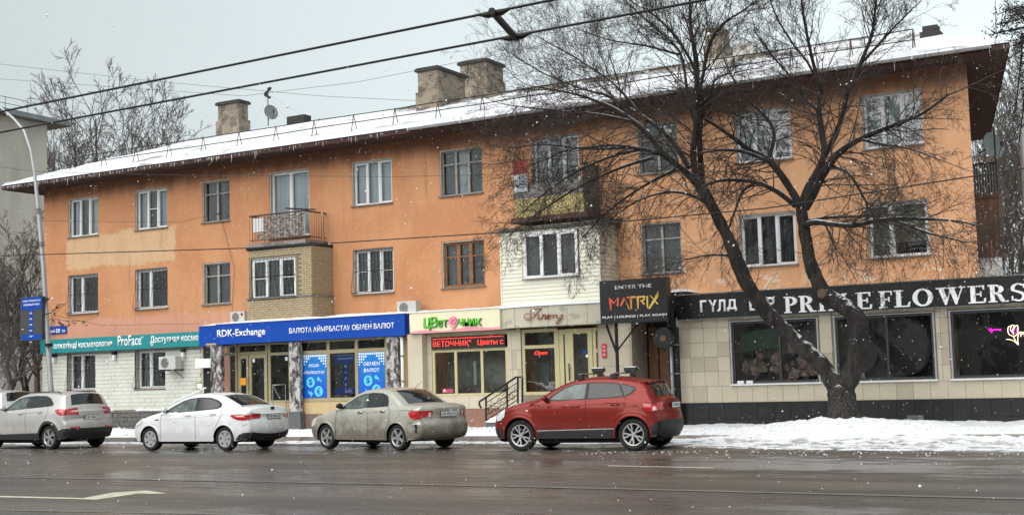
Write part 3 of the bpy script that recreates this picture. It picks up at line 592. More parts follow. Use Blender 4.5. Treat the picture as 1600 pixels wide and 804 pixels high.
while z<szt-.02:
    h=min(.118,szt-z)
    if z+h>sw[2]-.02 and z<sw[3]+.02: plank(sL+.03,sw[0]-.05,z,h); plank(sw[1]+.05,sR-.03,z,h)
    else: plank(sL+.03,sR-.03,z,h)
    MB().poly([(sR+.022,Yl+.03,z),(sR+.022,D,z),(sR+.004,D,z+h),(sR+.004,Yl+.03,z+h)]).poly([(sR+.022,Yl+.03,z),(sR,Yl+.03,z),(sR,D,z),(sR+.022,D,z)]).build('siding_plank','siding',lg)
    z+=.118
MB().box(sR-.03,sR+.028,Yl-.028,Yl+.03,szb,szt).build('corner_trim','siding',lg); MB().box(sL-.02,sL+.03,Yl-.028,Yl+.03,szb,szt).build('corner_trim','siding',lg)
w_=window(*sw,parent=lg,y=Yl-.03,dep=.03,reveal=False)
MB().poly([(sL-.15,Yl-.15,szt+.02),(sR+.18,Yl-.15,szt+.02),(sR+.18,D,szt+.16),(sL-.15,D,szt+.16)]).box(sL-.15,sR+.18,Yl-.15,Yl-.13,szt-.03,szt+.019).poly([(sR+.18,Yl-.15,szt-.02),(sR+.18,D,szt-.02),(sR+.18,D,szt+.16),(sR+.18,Yl-.15,szt+.02)]).build('canopy','old_wood',lg)
bal=link('balcony',None,B); Yy=D-1.05; yL,yR=at(804,320,Yy)[0],at(912,310,Yy)[0]; yz0=at(804,341,Yy)[1]; yz1=at(804,312,Yy)[1]; yz2=at(804,252,Yy)[1]
MB().box(yL-.1,yR+.15,Yy-.08,D-.001,yz0-.16,yz0).build('slab','rust_iron',bal)
n=16
for i in range(n):
    a=yL+(yR-yL)*i/n; MB().box(a+.006,a+(yR-yL)/n-.006,Yy,Yy+.025,yz0+.005,yz1).build('slat','yellow_panel',bal)
for i in range(6):
    a=Yy+(D-Yy)*i/6; MB().box(yR,yR+.02,a+.03,a+(D-Yy)/6-.005,yz0+.005,yz2-.25).build('slat','old_wood',bal)
MB().box(yL,yR,Yy-.005,Yy+.02,yz1+.002,yz1+.42).build('panel','sill_metal',bal)
MB().box(yL-.1,yL-.05,Yy-.5,Yy+.0,yz2+.30,yz2+.33).tube([(yL-.9,Yy-.03,yz2-.02),(yR,Yy-.03,yz2-.0)],.018,5).tube([(yR,Yy,yz1),(yR,Yy,yz2)],.02,5).tube([(yL,Yy,yz1),(yL,Yy,yz2)],.02,5).build('handrail','rust_iron',bal)
for i in range(14): MB().tube([(yL+(yR-yL)*i/14,Yy,yz1+.42),(yL+(yR-yL)*i/14,Yy,yz2-.02)],.008,4).build('baluster','iron',bal)
t=thing('blanket','dark red blanket hung over the left end of the yellow balcony','blanket',(yL,Yy-.03,yz2-.4)); bx('cloth','dark_red',t,yL+.02,yL+.50,Yy-.06,Yy-.035,yz2-.42,yz2+.02)
t=thing('laundry','pale bluish grey cloth hanging below the dark red blanket on the yellow balcony','laundry',(yL,Yy-.03,yz2-.8)); bx('cloth','curtain_pale',t,yL+.03,yL+.5,Yy-.055,Yy-.03,yz2-.98,yz2-.44)
# ---- end balconies on the right gable
ed=Vector((ex,1,0)).normalized(); 
eb=link('gable_balcony',None,B)
def endbox(name,m,px0,px1,py0,py1,Y,dy=1.2,par=None):
    a,z0_=at(px0,py1,Y); c,_=at(px1,py0,Y); z1_=at((px0+px1)/2,py0,Y)[1]; return MB().box(a,c,Y,Y+dy,min(z0_,z1_),max(z0_,z1_)).build(name,m,par or eb)
Ye=38.2
xa=at(1527,350,Ye)[0]; xb=at(1562,350,Ye)[0]; za=at(1545,402,Ye)[1]; zb_=at(1545,310,Ye)[1]
n=8
for i in range(n):
    a=xa-.4+(xb-xa+.4)*i/n; MB().box(a+.006,a+(xb-xa+.4)/n-.006,Ye,Ye+.03,za,zb_).build('slat','brown_slat',eb)
for i in range(2): MB().box(xb-.02,xb+.01,Ye+.05+i*.25,Ye+.28+i*.25,za,zb_).build('slat','brown_slat',eb)
MB().box(xa-.4,xb+.02,Ye-.03,Ye+.6,zb_+.01,zb_+.14).build('slab','rust_iron',eb)
z2=at(1545,432,Ye)[1]
for i in range(5):
    a=xa-.1+(xb-xa+.1)*i/5; MB().box(a+.004,a+(xb-xa+.1)/5-.004,Ye+.01,Ye+.04,3.0,za-.02).build('panel','white_pvc',eb)
z3=at(1545,255,Ye)[1]
for i in range(9): MB().tube([(xa+(xb-xa)*i/8,Ye,zb_+.14),(xa+(xb-xa)*i/8,Ye,z3)],.014,4).build('baluster','iron',eb)
MB().tube([(xa-.3,Ye,z3),(xb,Ye,z3),(xb,Ye+.6,z3)],.025,5).tube([(xb,Ye,zb_),(xb,Ye,z3+1.0)],.025,5).build('handrail','iron',eb)
bx('panel','old_wood',eb,xb-.25,xb,Ye+.02,Ye+.05,zb_+.15,z3+.2)
# satellite dishes
def dish(px,py,Y,r,label,face,mast):
    p=atv(px,py,Y); t=thing('satellite_dish',label,'satellite dish',p)
    n=18; mb=MB(); f=Vector(face).normalized(); a=f.cross(Vector((0,0,1))).normalized(); bb=a.cross(f)
    for k in range(4):
        rr=r*k/3
        for j in range(n): g=2*math.pi*j/n; mb.v.append(tuple(p+(a*math.cos(g)+bb*math.sin(g)*1.08)*rr+f*(rr*rr*.45)))
    for k in range(3):
        for j in range(n): mb.f.append((k*n+j,k*n+(j+1)%n,(k+1)*n+(j+1)%n,(k+1)*n+j))
    mb.build('reflector','dish_grey',t,smooth=True)
    MB().tube([p+f*(r*.4)-bb*r,p+f*r*.95-bb*.1],.012,4).tube([p+f*r*.95-bb*.14,p+f*r*.95+bb*.0],.035,6).build('feed_arm','iron',t)
    MB().tube([p,p-f*.15,mast],.02,5).build('bracket','iron',t)
x,y,z=roofhit(419,190)
dish(423,176,y,.34,'grey satellite dish on the mast beside the left chimney',(.9,-.45,.25),(x,y,z))
dish(1550,228,38.6,.36,'grey satellite dish under the right gable eaves',(.85,-.6,.2),atv(1530,240,38.2))
t=thing('antenna_mast','thin roof mast with a cluster of small aerials at its top','antenna',(x,y,z)); tp=at(419,137,y)[1]
MB().tube([(x,y,z-.2),(x,y,tp)],.022,6).build('mast','iron',t)
mb=MB(); 
for i in range(7):
    g=i*.9; zz=tp-.05-.07*i; mb.box(x-.02+.14*math.cos(g)-.05,x+.14*math.cos(g)+.05,y-.04,y+.04,zz-.04,zz+.05).tube([(x,y,zz),(x+.14*math.cos(g),y,zz)],.01,4)
mb.build('aerials','iron',t)
mb=MB(); 
for px,py in((380,236),(448,186),(470,178)):
    q=roofhit(px,min(py,230)); mb.tube([(x,y,tp-.3),(q[0],q[1],q[2])],.004,3)
mb.build('guy_wires','sky_wire',t)
# air conditioners
def ac(px0,py0,px1,py1,Y,label,lg_=False):
    x0,z1=at(px0,py0,Y); x1,z0=at(px1,py1,Y); t=thing('air_conditioner',label,'air conditioner',((x0+x1)/2,Y,z0)); 
    MB().box(x0,x1,Y,Y+.30,z0,z1).build('casing','ac_white',t)
    cx=x0+(x1-x0)*.36; cz=(z0+z1)/2; r=(z1-z0)*.40; n=20
    mb=MB(); mb.poly([(cx+r*math.cos(-2*math.pi*i/n),Y-.006,cz-r*math.sin(-2*math.pi*i/n)) for i in range(n)]); mb.build('fan_grille','grille_dark',t)
    fb=MB()
    for k in range(5): rr=r*(k+1)/5.2; fb.tube([(cx+rr*math.cos(2*math.pi*i/14),Y-.014,cz+rr*math.sin(2*math.pi*i/14)) for i in range(15)],.005,3)
    fb.build('guard_rings','ac_white',t)
    MB().box(x0+.06,x0+.10,Y+.02,D,z0-.05,z0-.003).box(x1-.10,x1-.06,Y+.02,D,z0-.05,z0-.003).tube([(x1-.08,Y+.05,z0-.05),(x1-.08,D-.01,z0-.35)],.014,4).build('bracket','iron',t)
    return t,x0,x1,z0,z1
ac(248,557,274,576,D-.55,'white air conditioner on the block wall right of the barred ground floor window')
t,x0,x1,z0,z1=ac(360,487,382,503,D-.5,'small white air conditioner left of the yellow brick loggia above the blue sign'); MB().lathe_y((x0+(x1-x0)*.82,D-.51,z0+(z1-z0)*.72),[(.0,-.004),(.05,-.004)],12).build('badge','dark_red',t,fix=True)
ac(620,471,650,490,D-.6,'white air conditioner above the joint between blue and cream signs')
# small wall lamps on the block wall
for px,py,lb in((178,555,'small wall lamp between the two barred ground floor windows'),(286,551,'small wall lamp above the right of the ground floor air conditioner'),(84,559,'small wall lamp at the left end of the block wall')):
    p=atv(px,py,D-.16); t=thing('wall_lamp',lb,'wall lamp',p); MB().box(p.x-.05,p.x+.05,p.y-.05,p.y+.05,p.z-.16,p.z+.03).build('lamp_body','white_pvc',t); MB().box(p.x-.065,p.x+.065,p.y-.065,p.y+.10,p.z+.031,p.z+.15).build('lamp_top','iron',t)
# ================================================================ SIGNS, SHOPS
YP=D-.34
# teal banner
sg=thing('banner_sign','long teal sign with white lettering over the block wall','sign',(at(190,540,YP)[0],YP,3.1)); xL=at(63,540,YP)[0]; xR=at(312,530,YP)[0]
MB().box(xL,xR,YP,D-.02,3.10,3.62).build('board','teal',sg)
text_px('олжетімді косметология',(84,546),(175,542.5),YP-.003,11.5,'white_letter',sg,bold=.012); text_px('ProFace',(184,540.5),(221,538.5),YP-.003,16,'white_letter',sg,bold=.008); text_px('®',(221,528),(224,528),YP-.003,3,'white_letter',sg); text_px('Доступная косме',(235,538),(310,534),YP-.003,13,'white_letter',sg,bold=.012)
# street name plate
YS=D-.03; p0=atv(77,521,YS); t=thing('street_sign','small blue house number plate above the teal sign near the corner','street sign',p0); x1=at(104,519,YS)[0]; MB().box(p0.x,x1,YS-.02,YS,p0.z-.02,p0.z+.28).build('plate','blue_sign',t)
text_px('ский',(78,519.5),(86,519),YS-.024,5,'white_letter',t); text_px('30',(87.5,520),(94,519.5),YS-.024,6.5,'white_letter',t,bold=.02); text_px('30',(97,519),(102,518.6),YS-.024,4.5,'poster_mid',t)
# ---- exchange shop -------------------------------------------------
YX=34.72
def X(px,py,Y): return at(px,py,Y)[0]
def Z(px,py,Y): return at(px,py,Y)[1]
EX=thing('exchange_office','currency exchange shop front with brass framed doors between marble columns','shop',(X(480,600,YX+.3),YX+.3,0))
YW=YX+.35; YD=YX+.75
bx('passage','room_dark',EX,CX1+.01,X(336,580,D),D-.05,D-.003,.0,3.05); bx('passage_frame','tan_tile_dark',EX,CX1+.012,CX1+.12,D-.09,D-.052,.0,3.05)
eL=X(318,560,YX); eR=X(634,560,YX); 
# body
MB().box(eL,eR,YD+.6,D-.062,0.0,3.06).build('back_wall','room_dark',EX); MB().box(eL,eR-.02,YX+.12,D-.062,3.06,3.12).build('ceiling','tan_panel',EX)
MB().box(X(464,630,YW),eR-.01,YW,YW+.2,.62,1.02).build('wall_panel','tan_panel',EX)
MB().box(eL+.9,eR-.01,YW+.02,D-.062,0,.619).build('base','mortar',EX)
bkm=MB().box(0,.235,0,.03,0,.062).mesh('brick','brown_brick'); z=.14; r=0
while z<.6:
    x=X(466,640,YW)-(.12 if r%2 else 0)
    while x<eR-.25:
        inst('brick',bkm,(x,YW-.012-random.random()*.008,z),EX); x+=.245
    z+=.072; r+=1
MB().box(eL+.2,X(470,600,YD),YX+.3,YD+.6,0,.55).build('porch_floor','red_granite',EX)
def frameset(par,Y,xs,zs,thk,m,glass='shop_glass',skip=(),dp=.08,pane='pane'):
    """grid of window bars at xs, zs and one pane per cell"""
    mb=MB()
    for i,x in enumerate(xs): mb.box(x-thk/2,x+thk/2,Y-.0,Y+dp,zs[0]-thk/2,zs[-1]+thk/2)
    for z in zs:
        for i in range(len(xs)-1): mb.box(xs[i]+thk/2+.001,xs[i+1]-thk/2-.001,Y+.003,Y+dp-.003,z-thk/2,z+thk/2)
    fr=mb.build('frame',m,par)
    for i in range(len(xs)-1):
        for j in range(len(zs)-1):
            if (i,j) in skip: continue
            MB().poly([(xs[i],Y+dp*.5,zs[j]),(xs[i+1],Y+dp*.5,zs[j]),(xs[i+1],Y+dp*.5,zs[j+1]),(xs[i],Y+dp*.5,zs[j+1])]).build(pane,glass,fr)
    return fr
zt=3.05; zr=Z(400,555,YD)
frameset(EX,YD,[X(347,590,YD),X(369,590,YD)],[.60,Z(360,553,YD),zt],.10,'gold_frame')
frameset(EX,YD,[X(369,590,YD)+.12,X(421,590,YD)-.12],[Z(400,551,YD),zt],.10,'gold_frame')
frameset(EX,YD,[X(421,590,YD),X(453,590,YD)],[1.05,Z(440,552,YD),zt],.10,'gold_frame')
MB().box(X(421,640,YD),X(456,640,YD),YD-.02,YD+.1,.5,1.0).build('wall_panel','tan_panel',EX)
dd=link('door',None,EX)
frameset(dd,YD-.03,[X(375,590,YD),X(388,590,YD)],[.62,Z(385,557,YD)],.13,'gold_frame'); frameset(dd,YD-.03,[X(391.5,590,YD),X(416,590,YD)],[.62,.95,Z(405,556,YD)],.13,'gold_frame')
MB().tube([(X(390,590,YD),YD-.09,1.5),(X(390,590,YD),YD-.09,1.95)],.015,6).build('handle','steel',dd)
for px,py in((396,563),(447,560)): bx('sticker','poster_mid',dd,X(px,py,YD)-.04,X(px,py,YD)+.06,YD+.0,YD+.005,Z(px,py,YD)-.06,Z(px,py,YD)+.06) if px<400 else bx('sticker','poster_mid',EX,X(px,py,YD)-.04,X(px,py,YD)+.06,YD+.0,YD+.03,Z(px,py,YD)-.06,Z(px,py,YD)+.06)
# window wall
zsx=[1.09,Z(560,547,YW),zt]
xw=[X(504,590,YW),X(524.5,590,YW)-.0]
XW=[X(503.5,590,YW)-.55,X(513,590,YW)-.12,X(517,590,YW),X(556,590,YW),X(605,590,YW)]
XW=[X(470,580,YW)+.0,X(511,580,YW)+.07,X(557.5,575,YW),X(604,575,YW)]
XW=[X(468,580,YW),X(513,580,YW),X(557,575,YW),X(604,575,YW)]
frameset(EX,YW,XW,zsx,.12,'gold_frame')
MB().box(XW[0],eR-.02,YW+.9,YW+.95,.62,3.04).build('interior_wall','shop_dim',EX)
MB().box(X(606,580,YW)+.08,eR-.02,YW-.0,D-.062,.62,3.05).build('pier','tan_panel',EX)
def column(pa,pb,yb,Y,base=True):
    xa,xb=X(pa,580,Y),X(pb,580,Y); c=MB().box(xa,xb,Y,Y+.16,.72 if base else .2,3.04).build('column','marble',EX)
    if base: bx('base','granite_dark',c,xa-.03,xb+.03,Y-.03,Y+.19,0,.719)
column(329,346,0,YX+.12); column(452,468,0,YX+.12); column(604.5,622,0,YX+.12)
# posters filling the window panes
def poster(pa,pb,lines,lab):
    x0,x1=X(pa,590,YW)+.07,X(pb,590,YW)-.07; z0,z1=zsx[0]+.07,zsx[1]-.07; t=thing('window_poster',lab,'poster',((x0+x1)/2,YW+.02,z0))
    MB().box(x0,x1,YW+.018,YW+.024,z0,z1).build('sheet','poster',t); W_=x1-x0; y=YW+.015
    mb=MB(); n=12; pitch=W_/n
    for i in range(n):
        rows=int(6-abs(5.5-i)*-.0- (5.5-abs(i-5.5))*.95)
        rows=max(1,int(abs(i-5.5)*.95+.1))
        for j in range(min(rows,5)):
            s=pitch*.78*(1-.08*j); cx=x0+(i+.5)*pitch; cz=z1-(j+.5)*pitch*1.0; mb.poly([(cx-s/2,y,cz-s/2),(cx+s/2,y,cz-s/2),(cx+s/2,y,cz+s/2),(cx-s/2,y,cz+s/2)])
    mb.build('square_pattern','poster_mid',t)
    zz=z1-(z1-z0)*.30
    for s,wd in lines: textmesh(s,x0+W_*(.5-wd/2),x0+W_*(.5+wd/2),zz,zz+.12,y,'white_letter',t,depth=0,bold=.006); zz-=.21
    def disc(cx,cz,r,s):
        MB().poly([(cx+r*math.cos(2*math.pi*i/24),y,cz+r*math.sin(2*math.pi*i/24)) for i in range(24)]).build('coin',('poster_light2'),t); textmesh(s,cx-r*.45,cx+r*.45,cz-r*.62,cz+r*.62,y-.003,'blue_sign',t,depth=0,bold=.01)
    disc(x0+W_*.36,z0+(z1-z0)*.36,.175,'$'); disc(x0+W_*.67,z0+(z1-z0)*.15,.175,'€')
    def arrow(cx,cz,sg_):
        P=[(-.12,.05),(-.02,.14),(-.02,.09),(.07,.03),(.10,-.08),(.03,-.02),(-.02,0),(-.02,-.05)]
        MB().poly([(cx+p[0]*sg_,y,cz+p[1]*sg_) for p in P]).build('arrow','poster_light2',t)
    arrow(x0+W_*.70,z0+(z1-z0)*.40,1); arrow(x0+W_*.34,z0+(z1-z0)*.13,-1)
mat('poster_light2',(.10,.55,.82),.4,var=0)
poster(468,513,[('АҚША',.42),('АЙЫРБАСТАУ',.82)],'blue exchange poster left of the rate board, reading two Kazakh words'); poster(557,604,[('ОБМЕН',.60),('ВАЛЮТ',.58)],'blue exchange poster right of the rate board, reading two Russian words')
# rate display in middle window
x0,x1=X(519,590,YW)+.0,X(553,590,YW); z0,z1=Z(535,617,YW)+.04,Z(535,549,YW)-.02; t=thing('rate_board','blue and dark currency rate board standing in the middle window','rate board',((x0+x1)/2,YW+.2,z0))
MB().box(x0,x1,YW+.16,YW+.2,z0,z1).build('panel','grille_dark',t); MB().box(x0+.0,x1,YW+.150,YW+.158,z1-.34,z1).box((x0+x1)/2-.09,(x0+x1)/2+.09,YW+.150,YW+.158,z0+.2,z1-.341).box(x0,x1,YW+.150,YW+.158,z0,z0+.19).build('print','blue_sign',t)
textmesh('АҚША АЙЫРБАСТАУ',x0+.08,x1-.08,z1-.12,z1-.05,YW+.146,'white_letter',t,depth=0); textmesh('ОБМЕННЫЙ ПУНКТ',x0+.12,x1-.12,z1-.23,z1-.16,YW+.146,'white_letter',t,depth=0)
for i,s in enumerate(('$','€','₽','¥','£','₸')): textmesh(s,(x0+x1)/2-.04,(x0+x1)/2+.04,z1-.50-i*.20,z1-.42-i*.20,YW+.146,'white_letter',t,depth=0)
# blue fascia : stepped left end, then a long board
sg=thing('exchange_sign','long blue fascia sign with white exchange lettering and snow on top','sign',(X(480,510,YX),YX,3.05))
xa,xb,xc=X(311,525,YX+.15),X(337,525,YX),X(632,505,YX)
MB().box(xa,xb-.001,YX+.15,D-.07,3.04,3.74).build('end_board','blue_sign',sg)
MB().box(xb,xc,YX,D-.07,3.06,3.76).build('board','blue_sign',sg)
text_px('RDK-Exchange',(339.5,529.5),(414.5,525.5),YX-.002,14,'white_letter',sg,bold=.014); text_px('ВАЛЮТА АЙЫРБАСТАУ ОБМЕН ВАЛЮТ',(452,521),(616,511.5),YX-.002,10.5,'white_letter',sg,bold=.010)
def snowtop(x0,x1,y0,y1,z,h,par,seed=0,nm='snow_cap'):
    nx=max(8,int((x1-x0)/.12)); ny=6; mb=MB()
    for j in range(ny+1):
        for i in range(nx+1):
            u=min(i,nx-i)/2.5; v=min(j,ny-j)/1.5; e=min(1,u)*min(1,v); x=x0+(x1-x0)*i/nx; y=y0+(y1-y0)*j/ny
            mb.v.append((x,y,z+h*e**.5*(.8+.5*pnoise(Vector((x*1.3+seed,y*2,0)))+.2*pnoise(Vector((x*6,y*6,seed))))))
    for j in range(ny):
        for i in range(nx): a=j*(nx+1)+i; mb.f.append((a,a+1,a+nx+2,a+nx+1))
    return mb.build(nm,'snow',par,smooth=True)
snowtop(xb,xc,YX-.03,D-.1,3.758,.11,sg); snowtop(xa,xb,YX+.12,D-.1,3.738,.08,sg)
# pale box sign and notice plate left of the column
YQ=D-.45
t=thing('blank_box_sign','small blank lilac white box sign left of the first marble column','sign',(X(318,566,YQ),YQ,2.4)); MB().box(X(305,566,YQ),X(331,566,YQ),YQ,D-.07,Z(318,574,YQ),Z(318,560,YQ)).build('box','white_letter',t)
t=thing('notice_frame','small framed white notice on the block wall beside the marble column','notice',(X(311,603,D-.1),D-.1,1.5)); MB().box(X(306,600,D-.1),X(318,600,D-.1),D-.10,D-.064,Z(311,608,D-.1),Z(311,597,D-.1)).build('frame','gold_frame',t); MB().box(X(308,600,D-.1),X(316,600,D-.1),D-.106,D-.1005,Z(311,606,D-.1),Z(311,599,D-.1)).build('sheet','white_letter',t)
t=thing('ramp_handrail','white sloping handrail left of the first marble column','handrail',(X(320,610,35),35,.5)); MB().tube([atv(270,628,35),atv(322,605,35)],.03,6).build('rail','white_pvc',t); MB().tube([atv(275,626,35),(X(275,626,35),35,.1)],.02,5).tube([atv(318,607,35),(X(318,607,35),35,.1)],.02,5).build('post','white_pvc',t)
t=thing('steel_handrail','short steel handrail beside the exchange door','handrail',(X(435,605,35),35,.5)); p1,p2,p3=atv(426,601,35),atv(437,621,34.5),atv(446,600,35.3)
MB().tube([p2,p1,p3,(p3.x,p3.y,.55)],.022,6).tube([p1,(p1.x,p1.y,.55)],.018,5).build('rail','steel',t)
t=thing('caution_notice','orange notice low in the brass framed door','notice',(X(385,596,YD),YD-.08,1.1)); MB().box(X(377,596,YD),X(386,596,YD),YD-.06,YD-.05,Z(383,601,YD),Z(383,590,YD)).build('sheet','orange_peel',t)
# ---- flower shop & finery -----------------------------------------
YC=34.72; YFW=YC+.28
FS=thing('flower_shop','cream tiled flower shop front with three pane window under the cream sign','shop',(X(730,600,YC),YC,0))
fL=X(636,560,YC)+.01; fM=X(783,560,YFW); xs3=[X(677.5,590,YFW),X(712,590,YFW),X(753,590,YFW),X(792,590,YFW)]
zf0,zf1,zf2=Z(735,616,YFW),Z(735,546,YFW),Z(735,526,YFW)
mb=MB(); holed_wall(mb,fL,X(815,580,YFW),.72,3.08,YFW+.02,YFW+.22,[(xs3[0]-.05,xs3[3]+.05,zf0-.04,zf2+.04)]); wl=mb.build('wall','grout',FS)
def tiles(par,x0,x1,z0,z1,Y,holes,tw,th,m='tan_tile',m2='tan_tile_dark',x_off=0):
    cache={}; z=z0
    while z<z1-.03:
        zz=min(z+th,z1); x=x0-x_off
        while x<x1-.01:
            a=max(x,x0); e=min(x+tw,x1); segs=[(a,e,z,zz)]
            for h in holes:
                ns=[]
                for (p,q,r_,s_) in segs:
                    if q<=h[0]+.01 or p>=h[1]-.01 or s_<=h[2]+.01 or r_>=h[3]-.01: ns.append((p,q,r_,s_)); continue
                    if p<h[0]: ns.append((p,h[0],r_,s_))
                    if q>h[1]: ns.append((h[1],q,r_,s_))
                    pp,qq=max(p,h[0]),min(q,h[1])
                    if r_<h[2]: ns.append((pp,qq,r_,h[2]))
                    if s_>h[3]: ns.append((pp,qq,h[3],s_))
                segs=ns
            for (p,q,r_,s_) in segs:
                if q-p<.04 or s_-r_<.04: continue
                mm=m2 if random.random()<.3 else m; key=(round(q-p,3),round(s_-r_,3),mm)
                if key not in cache: cache[key]=MB().box(.004,q-p-.004,0,.02,.004,s_-r_-.004).mesh('tile',mm)
                inst('tile',cache[key],(p,Y+random.uniform(-.002,.002),r_),par)
            x+=tw
        z+=th
hf=[(xs3[0]-.05,xs3[3]+.05,zf0-.04,zf2+.04)]
tiles(wl,fL,X(815,580,YFW),.72,3.08,YFW-.0,hf,.52,.58)
bx('base','red_granite',FS,fL,X(815,640,YFW)+.3,YFW-.02,YFW+.3,0,.715)
MB().box(fL,X(660,560,YFW-.25)-.0,YFW-.25,YFW-.03,.72,3.08).build('pier','tan_tile',FS)
frameset(FS,YFW+.02,xs3,[zf0,zf1],.09,'pale_gold')
MB().box(xs3[0],xs3[3],YFW+.9,YFW+.92,zf0-.2,zf2).build('interior_wall','shop_light',FS)
mb=MB(); random.seed(11)
for i in range(70): blob(mb,(random.uniform(xs3[0]+.1,xs3[3]-.1),YFW+.35+random.random()*.2,zf0+.04+random.random()*.14),random.uniform(.03,.08))
tag(mb.build('flower_display','flowers',FS),kind='stuff')
MB().box(xs3[1]+.35,xs3[1]+.45,YFW+.5,YFW+.52,zf0+.3,zf1-.35).build('display_card','curtain_pale',FS)
t=thing('window_sticker','small pink sticker with white letter low in the flower shop window','sticker',(X(700,611,YFW),YFW+.05,zf0+.1)); MB().box(X(690,610,YFW),X(707,610,YFW),YFW+.045,YFW+.05,Z(700,613,YFW),Z(700,607,YFW)).build('sheet','pink_deep',t); textmesh('A',X(691,610,YFW),X(696,610,YFW),Z(700,612,YFW),Z(700,607,YFW),YFW+.042,'white_letter',t,depth=0)
# led board
t=thing('led_board','red scrolling led text board above the flower shop window','led sign',((xs3[0]+xs3[3])/2,YFW,zf1+.06)); x0,x1=xs3[0]-.02,xs3[3]+.0; MB().box(x0,x1,YFW-.06,YFW+.06,zf1+.05,zf2+.03).build('case','led_board',t)
hh=zf2-zf1; textmesh('ВЕТОЧНИК"   Цветы с',x0+.07,x1-.05,zf1+.10,zf1+.10+hh*.52,YFW-.064,'led_red',t,depth=0)
mb=MB(); n=52
for i in range(n):
    xx=x0+.07+(x1-x0-.14)*i/(n-1); zq=zf2-.02; s=.011; mb.poly([(xx-s,YFW-.065,zq-s),(xx+s,YFW-.065,zq-s),(xx+s,YFW-.065,zq+s),(xx-s,YFW-.065,zq+s)])
tag(mb.build('lamp_row','led_red',t),kind='stuff')
# dark scan lines of the led matrix
mb=MB()
for i in range(7): zq=zf1+.10+hh*.52*(i+.5)/7; mb.box(x0+.05,x1-.04,YFW-.0665,YFW-.0655,zq-.006,zq+.006)
mb.build('led_mask','led_board',t)
# cream fascia
cs=thing('flower_sign','cream fascia sign with chunky green lettering and a pink rose','sign',(X(710,505,YC-.1),YC-.1,3.1)); YK=YC-.12; a,c=X(637,505,YK),X(781,500,YK)
MB().box(a+.12,c,YK,D-.07,3.10,3.74).build('board','cream_sign',cs); MB().tube([(a+.12,YK+.10,3.10),(a+.12,YK+.10,3.74)],.10,12).build('round_corner','cream_sign',cs,smooth=True)
mb=MB(); n=24
P=[(a+.12+(c-a-.12)*i/n,3.12+.03+.05*i/n+.03*math.sin(i*.5)) for i in range(n+1)]
mb.poly([(a+.12,YK-.002,3.105),(c,YK-.002,3.105)]+[(x,YK-.002,z) for x,z in reversed(P)]); mb.build('pink_stripe','pink',cs)
snowtop(a,c,YK-.03,D-.1,3.74,.10,cs,3)
def letter(s,px0,px1,pyt,pyb,Y,m,par,d=.05,bold=.05,edge=None,**k):
    x0,z0=at(px0,pyb,Y); x1=X(px1,pyb,Y); z1=Z(px0,pyt,Y)
    if edge: textmesh(s,x0+.006,x1+.012,z0-.008,z1-.008,Y,edge,par,name='letter_side',bold=bold,depth=d-.004)
    return textmesh(s,x0,x1,z0,z1,Y,m,par,name='letter',bold=bold,depth=d,**k)
for s,p0,p1,t0,t1 in(('ц',663,673.5,496.5,515.5),('В',674,684,494.5,511),('е',685,692,499.5,510.5),('т',693,700.5,499,510.5),('ч',717,724,497.5,508.5),('н',725.5,733,497.5,508.5),('и',734.5,742,497.5,508.5),('к',743.5,753,497,508.5)): letter(s,p0,p1,t0,t1,YK,'green_letter',cs,edge='green_edge',bold=.004)
rc=atv(708,501.5,YK-.03); ro=MB()
ro.poly([(rc.x+.17*math.cos(g),rc.y,rc.z+.15*math.sin(g)-(.07 if math.sin(g)<-.9 else 0)) for g in np.linspace(0,2*math.pi,24,endpoint=False)]); ro=MB().prism([(rc.x+.17*math.cos(g),rc.z+.15*math.sin(g)-(.07 if math.sin(g)<-.9 else 0)) for g in np.linspace(0,2*math.pi,24,endpoint=False)],rc.y-.02,rc.y+.03).build('rose','pink',cs,fix=True)
MB().tube([(rc.x+.02+(.02+.011*i)*math.cos(i*.75),rc.y-.028,rc.z+(.02+.010*i)*math.sin(i*.75)) for i in range(11)],.011,5).build('rose_swirl','pink_deep',ro)
MB().prism([(rc.x-.2,rc.z-.02),(rc.x-.05,rc.z-.20),(rc.x+.06,rc.z-.21),(rc.x+.21,rc.z-.02),(rc.x+.05,rc.z-.14),(rc.x-.05,rc.z-.14)],rc.y-.005,rc.y+.025).build('leaf','green_letter',cs,fix=True)
# finery shop
YN=35.0
FN=thing('boutique','boutique front with brass window and glazed doors under the curved beige fascia','shop',(X(870,600,YN),YN,0))
q0=X(817,570,YN); q1=X(868,570,YN); z0,z1,z2=Z(845,614,YN),Z(845,541,YN),3.02
mb=MB(); dL,dR=X(872,570,YN),X(931,570,YN); e1=X(985,570,YN)
holed_wall(mb,X(815,580,YN)-.15,e1,.72,3.1,YN+.02,YN+.2,[(q0-.06,dR+.06,z0-.06,3.1)]); mb.build('wall','grout',FN)
tiles(FN,X(815,580,YN)-.15,e1,.72,3.1,YN,[(q0-.06,dR+.06,.9,3.1)],.55,.58)
bx('base','red_granite',FN,X(815,580,YN)+.12,e1,YN-.02,YN+.2,0,.715)
frameset(FN,YN+.05,[q0,q1],[z0,z1,z2],.10,'pale_gold')
MB().box(X(815,600,YN),dR+.3,YN+.9,YN+.92,.5,3.0).build('interior_wall','shop_light',FN)
mb=MB()
for i in range(45): blob(mb,(random.uniform(q0+.1,q1-.1),YN+.30+random.random()*.15,z0+.05+random.random()*.12),random.uniform(.03,.07))
tag(mb.build('window_display','flowers',FN),kind='stuff')
MB().box(q0+.45,q0+.62,YN+.5,YN+.55,z0,z1).build('interior_pillar','curtain_dark',FN)
MB().box(q1+.06,dL+.03,YN+.03,YN+.12,.72,3.02).build('frame_post','pale_gold',FN)
dd=link('door',None,FN)
